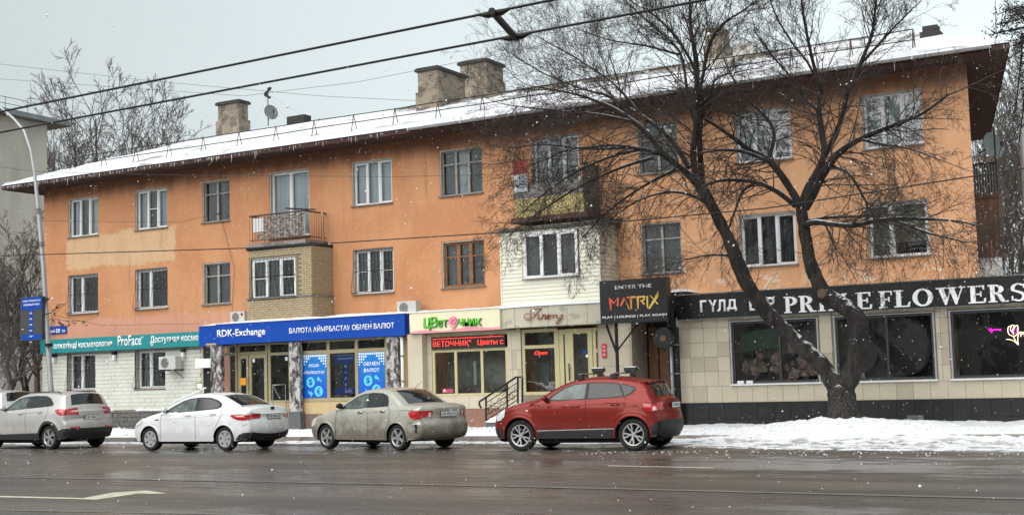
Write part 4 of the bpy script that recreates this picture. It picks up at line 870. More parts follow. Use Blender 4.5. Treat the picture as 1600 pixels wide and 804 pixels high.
frameset(dd,YN+.04,[X(877,570,YN),X(886,570,YN)],[.75,2.95],.14,'pale_gold'); frameset(dd,YN+.03,[X(892,570,YN),X(922,570,YN)],[.75,2.95],.15,'pale_gold'); frameset(FN,YN+.04,[X(926,570,YN)+.06,X(936,570,YN)],[.75,2.35,2.98],.10,'pale_gold')
MB().tube([(X(889,590,YN)+.03,YN-.03,1.5),(X(889,590,YN)+.03,YN-.03,2.0)],.018,6).build('handle','iron',dd)
MB().lathe_y((X(912,549,YN),YN+.064,Z(912,549,YN)),[(0,-.003),(.055,-.003)],16).build('round_sticker','blue_sign',dd,fix=True); MB().box(X(914,555,YN),X(922,555,YN),YN+.058,YN+.062,Z(918,557.5,YN),Z(918,553.5,YN)).build('sticker','white_letter',dd)
# open sign
x0,z0o=at(833.5,558.5,YN+.12); x1=X(858,557,YN+.12); t=thing('neon_open_sign','small red neon open sign hung inside the boutique window','neon sign',((x0+x1)/2,YN+.12,z0o)); zz1=Z(845,545,YN+.12); MB().box(x0,x1,YN+.115,YN+.125,z0o,zz1).build('backing','led_board',t)
# move glass stays in front; lettering as glowing tube
textmesh('Open',x0+.05,x1-.05,z0o+.05,zz1-.05,YN+.112,'neon_red',t,depth=.004,shear=.35)
t=thing('red_plate','narrow red vertical plate right of the boutique door','plate',(X(944,550,YN),YN-.03,2.3)); MB().box(X(941,550,YN),X(948,550,YN),YN-.035,YN-.005,Z(944,558.5,YN),Z(944,536.5,YN)).build('plate','red_plate',t)
for i in range(3): textmesh('%',X(942.6,550,YN),X(946.6,550,YN),Z(944,543+i*6,YN),Z(944,540+i*6,YN),YN-.038,'white_letter',t,depth=0)
# curved fascia
ff=thing('boutique_fascia','curved beige stone fascia with dark red script lettering','sign',(X(860,500,YC),YC,3.1)); YB=YC+.0
xa,xb=X(782.5,500,YB)+.005,X(938.5,490,YB)+.25; n=6; segs=[(xa+(xb-xa)*i/n, YB-.02-.30*math.sin(math.pi*min(1,i/n*1.05))**.8) for i in range(n+1)]
for i in range(n):
    (p,yp),(q,yq)=segs[i],segs[i+1]; mb=MB(); mb.poly([(p+.006,yp,3.12),(q-.006,yq,3.12),(q-.006,yq,3.72),(p+.006,yp,3.72)]).poly([(p,yp,3.12),(p,D-.07,3.12),(q,D-.07,3.12),(q,yq,3.12)]); mb.build('stone_panel','finery_stone',ff)
mb=MB(); 
for i in range(n): (p,yp),(q,yq)=segs[i],segs[i+1]; mb.poly([(p,yp+.01,3.1),(q,yq+.01,3.1),(q,yq+.01,3.73),(p,yp+.01,3.73)])
mb.build('backing','grout',ff)
mb=MB(); nn=60
for j in range(2):
    pass
for i in range(nn+1):
    x=xa+(xb-xa)*i/nn; k=min(n-1,int(i/nn*n)); f=i/nn*n-k; y=segs[k][1]*(1-f)+segs[k+1][1]*f
    h=.07+.02*pnoise(Vector((x*2,0,0))); mb.v+=[(x,y-.04,3.72),(x,y-.02,3.73+h),(x,y+.5,3.75+h),(x,D-.1,3.74)]
for i in range(nn):
    for k in range(3): a=i*4+k; mb.f.append((a,a+4,a+5,a+1))
mb.build('snow_cap','snow',ff,smooth=True)
def fz(X_,Y_): return 780+X_/9.41,465+Y_/9.41
def strokes(par,m,Y,polys,conv,r=.016,name='lettering',n=5):
    mb=MB()
    for P in polys:
        pts=[atv(*conv(*p),Y) for p in P]; 
        # catmull smoothing
        Q=[]
        for i in range(len(pts)-1):
            p0=pts[max(i-1,0)];p1=pts[i];p2=pts[i+1];p3=pts[min(i+2,len(pts)-1)]
            for k in range(4):
                t_=k/4; Q.append(.5*((2*p1)+(p2-p0)*t_+(2*p0-5*p1+4*p2-p3)*t_*t_+(3*p1-p0-3*p2+p3)*t_**3))
        Q.append(pts[-1]); mb.tube(Q,r,n)
    return mb.build(name,m,par,smooth=True)
strokes(ff,'dark_red',YB-.34,[[(630,155),(560,158),(500,168),(460,200),(462,225)],[(610,160),(560,215),(510,280),(460,318),(410,328),(372,300),(370,262),(405,232),(452,236),(470,265),(445,297),(400,300)],[(500,245),(560,240)],[(585,240),(568,300),(592,312),(620,288)],[(612,212),(614,216)],[(622,250),(642,248),(620,315)],[(630,285),(665,247),(685,255),(668,300),(690,312),(712,290)],[(705,288),(745,265),(738,246),(712,258),(700,292),(722,310),(762,288)],[(755,262),(782,248),(800,262),(783,303)],[(800,262),(825,250)],[(826,254),(848,248),(840,285),(852,302),(880,296),(912,255),(932,240)],[(935,240),(905,310),(862,375),(835,378),(838,352),(880,322),(935,292)]],fz,.0125)
# stains/pattern on the fascia are in the stone material
# black iron stair railing and steps
t=thing('iron_stair_railing','black wrought iron railing with scrolls beside the snowy steps','railing',(X(790,640,33.2),33.2,0)); Yr=33.2
def zr_(X_,Y_): return 730+X_/5.024,560+Y_/5.024
top=[atv(*zr_(*p),Yr) for p in((110,385),(95,360),(97,335),(140,308),(385,143),(432,143))]; MB().tube(top,.03,6).build('handrail','iron',t)
for xx,yt,yb in((148,305,505),(314,195,388),(398,145,350),(433,143,345)): MB().tube([atv(*zr_(xx,yt),Yr),atv(*zr_(xx,yb),Yr)],.03,5).build('post','iron',t)
for a,c in(((148,345),(398,185)),((148,395),(398,235)),((148,445),(398,280)),((148,480),(398,320))): MB().tube([atv(*zr_(*a),Yr),atv(*zr_(*c),Yr)],.013,4).build('bar','iron',t)
sc=MB(); random.seed(2)
for i in range(11):
    u=i/10; cx=165+u*215; cy=400-u*150+(i%2)*45-15; c=atv(*zr_(cx,cy),Yr); sc.tube([(c.x+(.11-.008*k)*math.cos(k*.6+i),Yr-.012,c.z+(.11-.008*k)*math.sin(k*.6+i)) for k in range(12)],.009,4)
sc.build('scroll','iron',t)
t=thing('entrance_steps','snow covered granite steps leading up to the boutique','steps',(X(800,660,33.5),33.4,0))
for i in range(4): bx('step','red_granite',t,X(755,660,33.2)+i*.35,X(1000,640,34.4),33.25+i*.02,YN-.03,.02+.15*i,.17+.15*i)
snowtop(X(752,660,33.2),X(800,650,33.2),32.9,33.7,.15,.18,t,9); snowtop(X(770,660,33.2),X(900,650,33.2),33.3,34.5,.62,.08,t,5)
t=thing('stone_block','flat grey stone slab lying on the snow in front of the steps','stone',(X(770,666,32),32,.15)); bx('slab','granite_dark',t,X(758,666,31.8),X(782,664,31.8),31.8,32.5,.2,.42); snowtop(X(757,666,31.8),X(790,664,31.8),31.8,32.6,.42,.2,t,2)
# downpipes
def pipe(px,ptop,pbot,Y,lab,m='white_pvc',r=.055,elbow=True):
    x=X(px,580,Y); z1=Z(px,ptop,Y); t=thing('downpipe',lab,'downpipe',(x,Y,0)); P=[(x-.3,Y+.15,z1+.1),(x,Y,z1)] if elbow else [(x,Y,z1)]
    MB().tube(P+[(x,Y,.15)],r,8).build('pipe',m,t,smooth=True)
    for z in (.8,1.6,2.4): MB().tube([(x,Y,z),(x,Y,z+.04)],r+.014,8).build('clamp','sill_metal',t)
pipe(629,527,600,YX+.15,'white downpipe between the exchange office and the flower shop'); pipe(1050,520,640,34.9,'pale grey downpipe at the left end of the flower annex','pole_grey',.05,False)
pipe(1059,512,650,34.75,'thick black downpipe at the corner of the flower annex','iron',.075,True)
# ---- dark gaming entrance + MATRIX sign
EN=thing('dark_entrance','dark recessed club entrance with black doors below the hanging sign','entrance',(X(1020,600,YN),YN,0)); eA,eB=X(985,580,YN)+.01,X(1056,580,YN)
MB().box(eA,eB,D-.12,D-.07,.1,3.3).build('door_panel','room_dark',EN); MB().box(eA,eB,YN,D-.12,3.1,3.5).build('ceiling','room_dark',EN); MB().box(eA,eA+.06,YN,D-.12,.1,3.09).build('side_panel','tan_tile_dark',EN); MB().box(eB-.06,eB,YN,D-.12,.1,3.09).build('side_panel','room_dark',EN); MB().box(eA,eB,YN,D-.12,0,.12).build('threshold','red_granite',EN)
MB().box(eA+.08,eA+.75,D-.16,D-.121,.3,3.0).build('wood_panel','warm_wood',EN)
for px in(1012,1028): MB().box(X(px,560,D-.2),X(px,560,D-.2)+.03,D-.2,D-.16,.3,3.0).build('door_edge','iron',EN)
MB().box(eA+.85,eB-.2,D-.15,D-.122,1.9,2.5).build('poster_panel','warm_wood',EN)
YM=33.8; x0,x1=X(937.5,475,YM),X(1042.5,468,YM); z0,z1=3.07,4.28
ms=thing('club_sign','black hanging box sign with angular red to yellow lettering','sign',((x0+x1)/2,YM,z0)); MB().box(x0,x1,YM,YM+.28,z0,z1).build('box','black_sign',ms)
def mz(X_,Y_): return 930+X_/8.93,430+Y_/8.93
text_px('ENTER THE',mz(278,196),mz(782,163),YM-.002,5.4,'white_letter',ms,bold=.01); text_px('PLAY | LOUNGE | PLAY AGAIN',mz(105,612),mz(1000,570),YM-.002,4.6,'white_letter',ms,bold=.01)
def quad(par,pts,m,Y,k=0): MB().prism([at(*mz(*p),Y) for p in pts],Y-.012-k*.001,Y+.001).build('letter',m,par,fix=True)
MX=[[[(190,315),(228,345),(230,490),(212,480)],[(190,315),(215,320),(268,375),(262,400)],[(262,400),(268,375),(315,310),(330,300)],[(315,315),(332,300),(328,425),(302,425)]],
[[(345,425),(372,420),(412,345),(402,297)],[(402,297),(425,340),(490,478),(468,470)]],
[[(440,300),(555,285),(572,312),(450,322)],[(482,320),(512,316),(516,478),(498,455)]],
[[(580,300),(612,296),(606,470),(590,452)],[(580,290),(700,282),(700,306),(585,312)],[(675,306),(700,306),(690,345),(640,365),(625,348),(670,335)],[(640,352),(660,350),(700,405),(672,408)]],
[[(716,288),(738,284),(742,468),(722,440)]],
[[(760,275),(790,290),(886,400),(862,400)],[(880,218),(884,290),(762,470),(746,455)]]]
for L_ in MX:
    for k,p in enumerate(L_): quad(ms,p,'matrix_paint',YM,k)
t=thing('sign_post','black steel post and brace holding up the club sign','post',(X(972,640,34.2),34.2,0)); xp=X(970,580,34.2)
MB().tube([(xp,34.0,.4),(xp,34.0,3.08)],.05,8).build('post','iron',t); MB().tube([(xp,34.0,2.2),(xp-.32,34.0,3.08)],.035,6).tube([(xp,34.0,2.3),(xp+.45,34.5,3.06)],.025,6).build('brace','iron',t)
t=thing('round_sign','round dark projecting sign with glass face by the black downpipe','sign',(X(1037,530,34.4),34.4,2.4)); c=atv(1037,528,34.4); MB().lathe_y((c.x,c.y,c.z),[(0,-.07),(.27,-.07),(.30,-.04),(.30,.08),(0,.08)],24).build('disc','black_sign',t,fix=True); MB().lathe_y((c.x-.0,c.y-.075,c.z),[(0,0),(.09,0)],16).build('emblem','warm_wood',t,fix=True); MB().box(c.x+.2,c.x+.35,c.y,c.y+.06,c.z+.28,c.z+.5).build('bracket','iron',t)
# ---- PRIME annex ----------------------------------------------------
YA=35.0; AX0,AX1=X(1060,600,YA),-1.2
AN=thing('flower_annex','single storey shop annex clad in beige tiles with black plinth','shop',((AX0+AX1)/2,YA,0))
def aw(a,b_): return (X(a,550,YA),X(b_,550,YA),1.30,2.99)
W3=[aw(1144,1278),aw(1307,1460),(X(1488,545,YA),-2.9,1.30,2.99)]
mb=MB(); holed_wall(mb,AX0,AX1,.78,3.2,YA+.015,YA+.2,W3); mb.poly([(AX0,YA+.015,0),(AX0,YA+.015,3.2),(AX0,D,3.2),(AX0,D,0)]); mb.poly([(AX0,YA,3.75),(AX1,YA,3.75),(AX1,D+.0,3.75),(AX0,D,3.75)]); mb.poly([(AX1,YA,0),(AX1,D+8,0),(AX1,D+8,3.7),(AX1,YA,3.7)]); wl=mb.build('wall','grout',AN)
hs_=[(a-.07,c+.07,z0-.06,z1+.05) for a,c,z0,z1 in W3]
tiles(wl,AX0,AX1,.78,1.24,YA-.005,[],.435,.46); tiles(wl,AX0,AX1,1.24,3.2,YA-.005,hs_,.405,.405)
pb=bx('plinth','tar',AN,AX0-.03,AX1,YA-.03,YA+.1,0,.777); tiles(pb,AX0-.03,AX1,-.12,.775,YA-.055,[],.47,.447,'black_tile','black_tile')
bx('patch_stone','plinth_stone',pb,X(1419,663,YA),X(1445,663,YA),YA-.09,YA-.05,.12,.38)
mat('annex_frame',(.03,.032,.035),.4)
for i,(a,c,z0,z1) in enumerate(W3):
    o=MB().box(a,c,YA+.75,YA+.77,z0-.1,z1).build('window','shop_dim' if i<2 else 'room_dark',AN)
    mid=a+(c-a)*(.56 if i==0 else .53 if i==1 else .45)
    frameset(o,YA+.03,[a+.03,mid,c-.03],[z0+.03,z1-.03],.06,'annex_frame',dp=.07)
    MB().box(a-.04,a-.001,YA-.03,YA+.03,z0-.05,z1+.025).box(c+.001,c+.04,YA-.03,YA+.03,z0-.05,z1+.025).box(a-.001,c+.001,YA-.03,YA+.03,z1+.001,z1+.025).build('trim','pole_grey',o)
    MB().box(a-.08,c+.08,YA-.09,YA+.03,z0-.06,z0-.02).build('sill','white_pvc',o)
a,c,z0,z1=W3[0]; t=MB(); t.poly([(a+.1,YA+.30,z0+.85),(a+1.2,YA+.30,z0+.95),(a+1.2,YA+.30,z1-.2),(a+.15,YA+.30,z1-.3)]); t.build('window_print','green_print',AN)
mb=MB(); random.seed(4)
for i in range(26): blob(mb,(random.uniform(a+.25,a+1.3),YA+.35,z0+.25+random.random()*.5),random.uniform(.06,.16),1)
for i in range(24): blob(mb,(random.uniform(a+1.4,c-.2),YA+.4,z0+.2+random.random()*.75),random.uniform(.08,.2),1)
tag(mb.build('flower_display','flowers',AN),kind='stuff')
a,c,z0,z1=W3[1]; cx,cz=a+(c-a)*.68,(z0+z1)/2+.02
MB().poly([(cx+.70*math.cos(g),YA+.28,cz+.78*math.sin(g)) for g in np.linspace(0,2*math.pi,36,endpoint=False)]).build('round_decor','round_decor',AN)
MB().poly([(a+.45+.6*math.cos(g),YA+.30,cz+.70*math.sin(g)) for g in np.linspace(0,2*math.pi,36,endpoint=False)]).build('round_decor','round_decor',AN)
for k in range(2): blobm=MB(); p=atv(1158+k*14,597,YA+.0); blobm.box(p.x-.09,p.x+.09,YA-.05,YA+.02,1.285,1.37); t=thing('small_carton',('small white carton at the left end of the first annex window sill','slightly larger pale carton right beside the first one on the annex window sill')[k],'carton',(p.x,YA,1.28)); blobm.build('box','white_pvc',t)
# sign
YG=34.82; G0=X(1057,480,YG)
ps=thing('flower_annex_sign','long black fascia sign with large white serif lettering','sign',(-8,YG,3.1)); bd_=MB().box(G0,AX1,YG,YA+.6,3.12,3.80).build('board','black_sign',ps); MB().box(G0,AX1,YG-.02,YG+.06,3.80,3.83).box(G0,AX1,YG-.012,YG+.06,3.10,3.119).build('edge_trim','sill_metal',ps)
snowtop(G0-.0,AX1,YG+.1,D-.01,3.80,.05,ps,8)
mb=MB(); p=[atv(1043,450,YG+.2),atv(1043,443,35.8),atv(1070,458,35.8),atv(1068,463,YG+.2)]
snowtop(G0-.45,G0+.2,YG+.3,D-.02,3.93,.12,ps,4); bx('side_panel','black_sign',ps,G0-.45,G0-.005,YG+.3,D-.02,3.2,3.92)
for s,a,c,yb in (('Г',1095,1105,487.5),('Ү',1108.5,1121,487),('Л',1122,1134.5,486.5),('Д',1137,1152,486),('Е',1157,1166,485),('Р',1197,1211,482.5)):
    if s=='Р': a,c=1199,1211
    if s=='Е': a,c=1172,1182
    letter(s,a,c,yb-18.5,yb,YG,'white_letter',ps,d=.04,bold=.03,edge=None)
letter('Л',1183.5,1195,465.5,484,YG,'white_letter',ps,d=.04,bold=.03) if 0 else None
def arc(cx,cz,ro,rzo,ri,rzi,a0,a1,n=14):
    A=np.linspace(rad(a0),rad(a1),n); return [(cx+ro*math.cos(t),cz+rzo*math.sin(t)) for t in A]+[(cx+ri*math.cos(t),cz+rzi*math.sin(t)) for t in reversed(A)]
def R4(a,b_,c,d): return [(a,b_),(c,b_),(c,d),(a,d)]
st=[R4(.1,.07,.3,.93),R4(0,0,.4,.07),R4(0,.93,.3,1)]
GL={'P':(.72,[*st,arc(.3,.72,.42,.28,.2,.2,-90,90)]),'R':(.85,[*st,arc(.3,.73,.40,.27,.19,.19,-90,90),[(.36,.46),(.56,.46),(.74,.07),(.9,.07),(.9,0),(.58,0)]]),'I':(.42,[R4(.11,.07,.31,.93),R4(0,0,.42,.07),R4(0,.93,.42,1)]),
'M':(1.0,[R4(.09,.07,.17,.93),R4(0,0,.26,.07),R4(0,.93,.22,1),[(.12,1),(.32,1),(.55,.3),(.48,.08)],[(.48,.08),(.55,.3),(.74,1),(.80,1),(.56,.05)],R4(.72,.07,.91,.93),R4(.64,0,1,.07),R4(.78,.93,1,1)]),
'E':(.72,[R4(.1,.07,.3,.93),R4(0,0,.3,.07),R4(0,.93,.3,1),R4(.3,0,.72,.08),R4(.3,.92,.68,1),R4(.3,.47,.52,.55),[(.60,.78),(.68,.74),(.68,.92),(.60,.92)],[(.64,.08),(.72,.08),(.74,.28),(.66,.26)],R4(.5,.37,.56,.66)]),
'F':(.66,[R4(.1,.07,.3,.93),R4(0,0,.42,.07),R4(0,.93,.3,1),R4(.3,.92,.66,1),R4(.3,.46,.50,.54),R4(.60,.74,.66,.92),R4(.48,.36,.54,.65)]),
'L':(.68,[*st[:1],R4(0,0,.3,.07),R4(0,.93,.4,1),R4(.3,0,.66,.08),[(.58,.08),(.66,.08),(.70,.30),(.62,.28)]]),
'O':(.9,[arc(.45,.5,.45,.52,.24,.42,-90,90,20),arc(.45,.5,.45,.52,.24,.42,90,270,20)]),
'W':(1.25,[[(.1,.93),(.32,.93),(.50,.25),(.44,0),(.36,0)],[(.44,0),(.50,.25),(.66,.93),(.60,.93),(.42,.1)],[(.56,.93),(.78,.93),(.94,.25),(.88,0),(.80,0)],[(.88,0),(.94,.25),(1.14,.93),(1.07,.93),(.88,.15)],R4(0,.93,.42,1),R4(.46,.93,.86,1),R4(.96,.93,1.25,1)]),
'S':(.62,[arc(.31,.73,.29,.28,.14,.20,40,215,12),arc(.31,.27,.30,.28,.14,.20,-140,35,12),[(.07,.58),(.20,.64),(.46,.52),(.56,.40),(.44,.36),(.30,.47)],[(.50,.74),(.56,.74),(.56,.98),(.50,.94)],[(.04,.04),(.10,.08),(.10,.30),(.04,.30)]])}
def serif(ch,px0,px1,py,Y,h):
    w_,P=GL[ch]; x0,z0=at(px0,py,Y); x1=X(px1,py,Y); s=(x1-x0)/w_; mb=MB()
    for k,p in enumerate(P): mb.prism([(x0+u*s,z0+v*h) for u,v in p],Y-.045-k*.0012,Y-.001)
    mb.build('letter','white_letter',ps,fix=True)
SW=[('P',1226,1247),('R',1249,1275),('I',1279,1291),('M',1295,1325),('E',1338,1363),('F',1374,1395),('L',1398,1423),('O',1427,1459),('W',1464,1510),('E',1514,1541),('R',1545,1575),('S',1580,1605)]
for ch,a,c in SW:
    zb_=3.235; py=489-(a-1226)*.052; serif(ch,a,c,Z and 0 or py,YG,.44)
for o in ps.children: pass
# neon in third window
Yn=YA+.12; t=thing('neon_tulip','glowing neon tulip outline in the right annex window','neon sign',atv(1583,530,Yn))
def nz_(X_,Y_): return 1530+X_/11.49,490+Y_/11.49
strokes(t,'neon_warm',Yn-.10,[[(610,400),(540,370),(512,300),(525,235),(560,220),(575,210)],[(575,210),(610,200),(630,215),(600,300),(615,370)],[(610,400),(670,380),(692,320),(690,215),(650,220),(600,300)],[(590,330),(560,280),(575,215)],[(615,405),(650,480),(700,555),(690,470),(700,380),(730,320)],[(485,455),(560,462),(640,500),(700,555)]],nz_,.0075,'tulip_tube')
strokes(t,'neon_pink',Yn-.10,[[(520,240),(530,330)],[(640,260),(620,330),(660,350)],[(672,260),(670,330)]],nz_,.005,'tulip_tube')
t=thing('neon_script','small magenta neon script left of the tulip','neon sign',atv(1552,516,Yn)); strokes(t,'neon_pink',Yn-.10,[[(165,250),(175,295),(200,290),(215,255),(210,320),(225,335),(240,290),(262,270)],[(262,290),(275,300),(285,270),(300,290),(310,268),(325,290),(340,268),(350,295)],[(365,275),(385,275),(388,295),(368,298),(365,275)]],nz_,.0045)
t=thing('neon_letters','pale red neon letters right of the tulip at the picture edge','neon sign',atv(1598,522,Yn)); text_px('PR',(1594.5,525.5),(1606,525),Yn-.10,7.5,'neon_warm',t,depth=.004); 
# ================================================================ LAMP POST + BOARD
YL=30.3
b0=Vector((X(86,680,YL)+.1,YL,0)); lp=thing('lamp_post','tall leaning grey steel street lamp with curved arm at the left','lamp post',b0)
P=[b0]+[atv(px,py,YL) for px,py in((79,600),(74,520),(68,420),(60,330),(54,270),(48,235),(38,205),(22,186),(0,167),(-25,152))]
MB().tube(P,[.10,.09,.085,.08,.07,.055,.05,.05,.045,.04,.04],10).build('pole','pole_grey',lp,smooth=True)
MB().tube([P[4]+Vector((0,0,-.1)),P[4]+Vector((0,0,.1))],.085,10).build('collar','sill_metal',lp); MB().tube([atv(65.5,385,YL),atv(65,378,YL)],.09,10).build('collar','sill_metal',lp)
e_=P[-1]; MB().box(e_.x-.8,e_.x,e_.y-.13,e_.y+.13,e_.z-.02,e_.z+.12).build('lamp_head','pole_grey',lp)
MB().tube([atv(76,536,YL-.1),atv(76,541,YL-.1)],.12,8).build('strap','iron',lp); MB().tube([atv(71,467,YL-.1),atv(71,469,YL-.1)],.11,8).build('strap','iron',lp)
x0,x1=X(35.5,500,YL-.1),X(69.5,500,YL-.1); z1=Z(52,464,YL-.1); z0=Z(52,531,YL-.1)
t=thing('rate_sign','blue and dark vertical exchange rate board fixed to the lamp post','sign',((x0+x1)/2,YL-.1,z0)); MB().box(x0,x1,YL-.2,YL-.05,z0,z1).build('case','grille_dark',t)
Yt=YL-.203; MB().box(x0+.06,x1,Yt-.004,YL-.2005,z1-.42,z1-.01).box((x0+x1)/2-.09,(x0+x1)/2+.09,Yt-.004,YL-.2005,z0+.2,z1-.421).box(x0+.08,x1-.02,Yt-.004,YL-.2005,z0+.01,z0+.19).build('print','blue_sign',t)
textmesh('АҚША АЙЫРБАСТАУ',x0+.12,x1-.06,z1-.16,z1-.08,Yt-.008,'white_letter',t,depth=0,bold=.02); textmesh('ОБМЕННЫЙ ПУНКТ',x0+.17,x1-.11,z1-.28,z1-.20,Yt-.008,'white_letter',t,depth=0,bold=.02)
for i in range(6): zz=z1-.56-i*.19; textmesh('USD EUR RUB KGS GBP CNY'.split()[i],(x0+x1)/2-.06,(x0+x1)/2+.06,zz,zz+.05,Yt-.008,'white_letter',t,depth=0,bold=.02)
MB().tube([(x1,YL-.12,z1-.05),(x1+.2,YL-.05,z1-.08)],.015,5).build('bracket','iron',t); MB().tube([(x1,YL-.12,z1-.6),(x1+.3,YL-.05,z1-.55)],.015,5).build('bracket','iron',t)
# ================================================================ OVERHEAD WIRES
def cable(name,lab,P,r,m='wire',sag=0,n=16):
    P=[Vector(p) for p in P]; Q=[]
    for i in range(len(P)-1):
        for k in range(n): u=k/n; q=P[i].lerp(P[i+1],u); q.z-=sag*4*u*(1-u); Q.append(q)
    Q.append(P[-1]); o=thing(name,lab,'cable',Q[0]); MB().tube(Q,r,5).build('strand',m,o)
def onz(px,py,z): d=ray(px,py); k=(z-CAMZ)/d.z; return Vector((d.x*k,d.y*k,z))
w1a,w1b=onz(0,175,5.8),onz(772,19,5.8); w2a,w2b=onz(0,207,5.8),onz(805,56,5.8)
d1=w1b-w1a; d2=w2b-w2a
cable('trolley_wire','upper thick black trolley wire crossing the top left of the sky',[w1a-d1*1.5,w1b+d1*2],.017); cable('trolley_wire','lower thick black trolley wire crossing the top left of the sky',[w2a-d2*1.5,w2b+d2*2],.017)
t=thing('wire_spacer','black insulated spacer bar clamped between the two trolley wires','spacer',w1b); q1=w1b+Vector((0,0,-.02)); q2=w2b+Vector((0,0,-.02)); dv=(q2-q1).normalized()
MB().tube([q1-dv*.12,q2+dv*.04],.042,8).build('bar','iron',t)
for w_,d_ in((w1b,d1),(w2b,d2)):
    dn=d_.normalized(); MB().tube([w_-dn*.22,w_-dn*.1+Vector((0,0,-.02)),w_+dn*.1+Vector((0,0,-.02)),w_+dn*.22],[.012,.04,.04,.012],6).build('clamp','iron',t)
Yw=28.3
cable('street_cable','black cable running low across the whole facade and through the tree',[atv(-150,405,Yw),atv(0,399.5,Yw),atv(400,387,Yw),atv(800,362,Yw),atv(1200,325,Yw),atv(1600,263,Yw),atv(1750,240,Yw)],.015)
cable('thin_cable','thin dark cable between lamp post and yellow balcony',[atv(-40,255,30),atv(54,268,YL),atv(300,274,33),atv(620,276,34),atv(806,272,35)],.007,'thin_wire')
cable('thin_cable','thin cable slanting from lamp post up to the wall hook',[atv(62,345,YL),atv(280,347,34),atv(343,333,D-.05)],.006,'thin_wire')
cable('wall_cable','thin cable running down the facade from the wall hook',[atv(344,245,D-.04),atv(344,333,D-.04),atv(366,420,D-.04),atv(362,490,D-.04)],.006,'thin_wire')
cable('thin_cable','thin cable at the left between trees and teal sign',[atv(-20,455,30),atv(75,490,31),atv(160,508,33),atv(312,505,35)],.006,'thin_wire')
cable('far_cable','faint distant cable high in the sky at the left',[atv(-20,98,70),atv(250,128,75),atv(500,150,80),atv(700,160,82)],.02,'sky_wire'); cable('far_cable','faint distant cable arching over the left chimney',[atv(-20,122,70),atv(380,150,75),atv(560,128,78),atv(830,75,80),atv(1000,30,80)],.02,'sky_wire')
t=thing('wall_hook','small iron hook on the facade where the thin cables meet','hook',atv(343,334,D-.05)); MB().tube([atv(338,335,D-.12),atv(346,333,D)],.02,5).build('hook','iron',t)
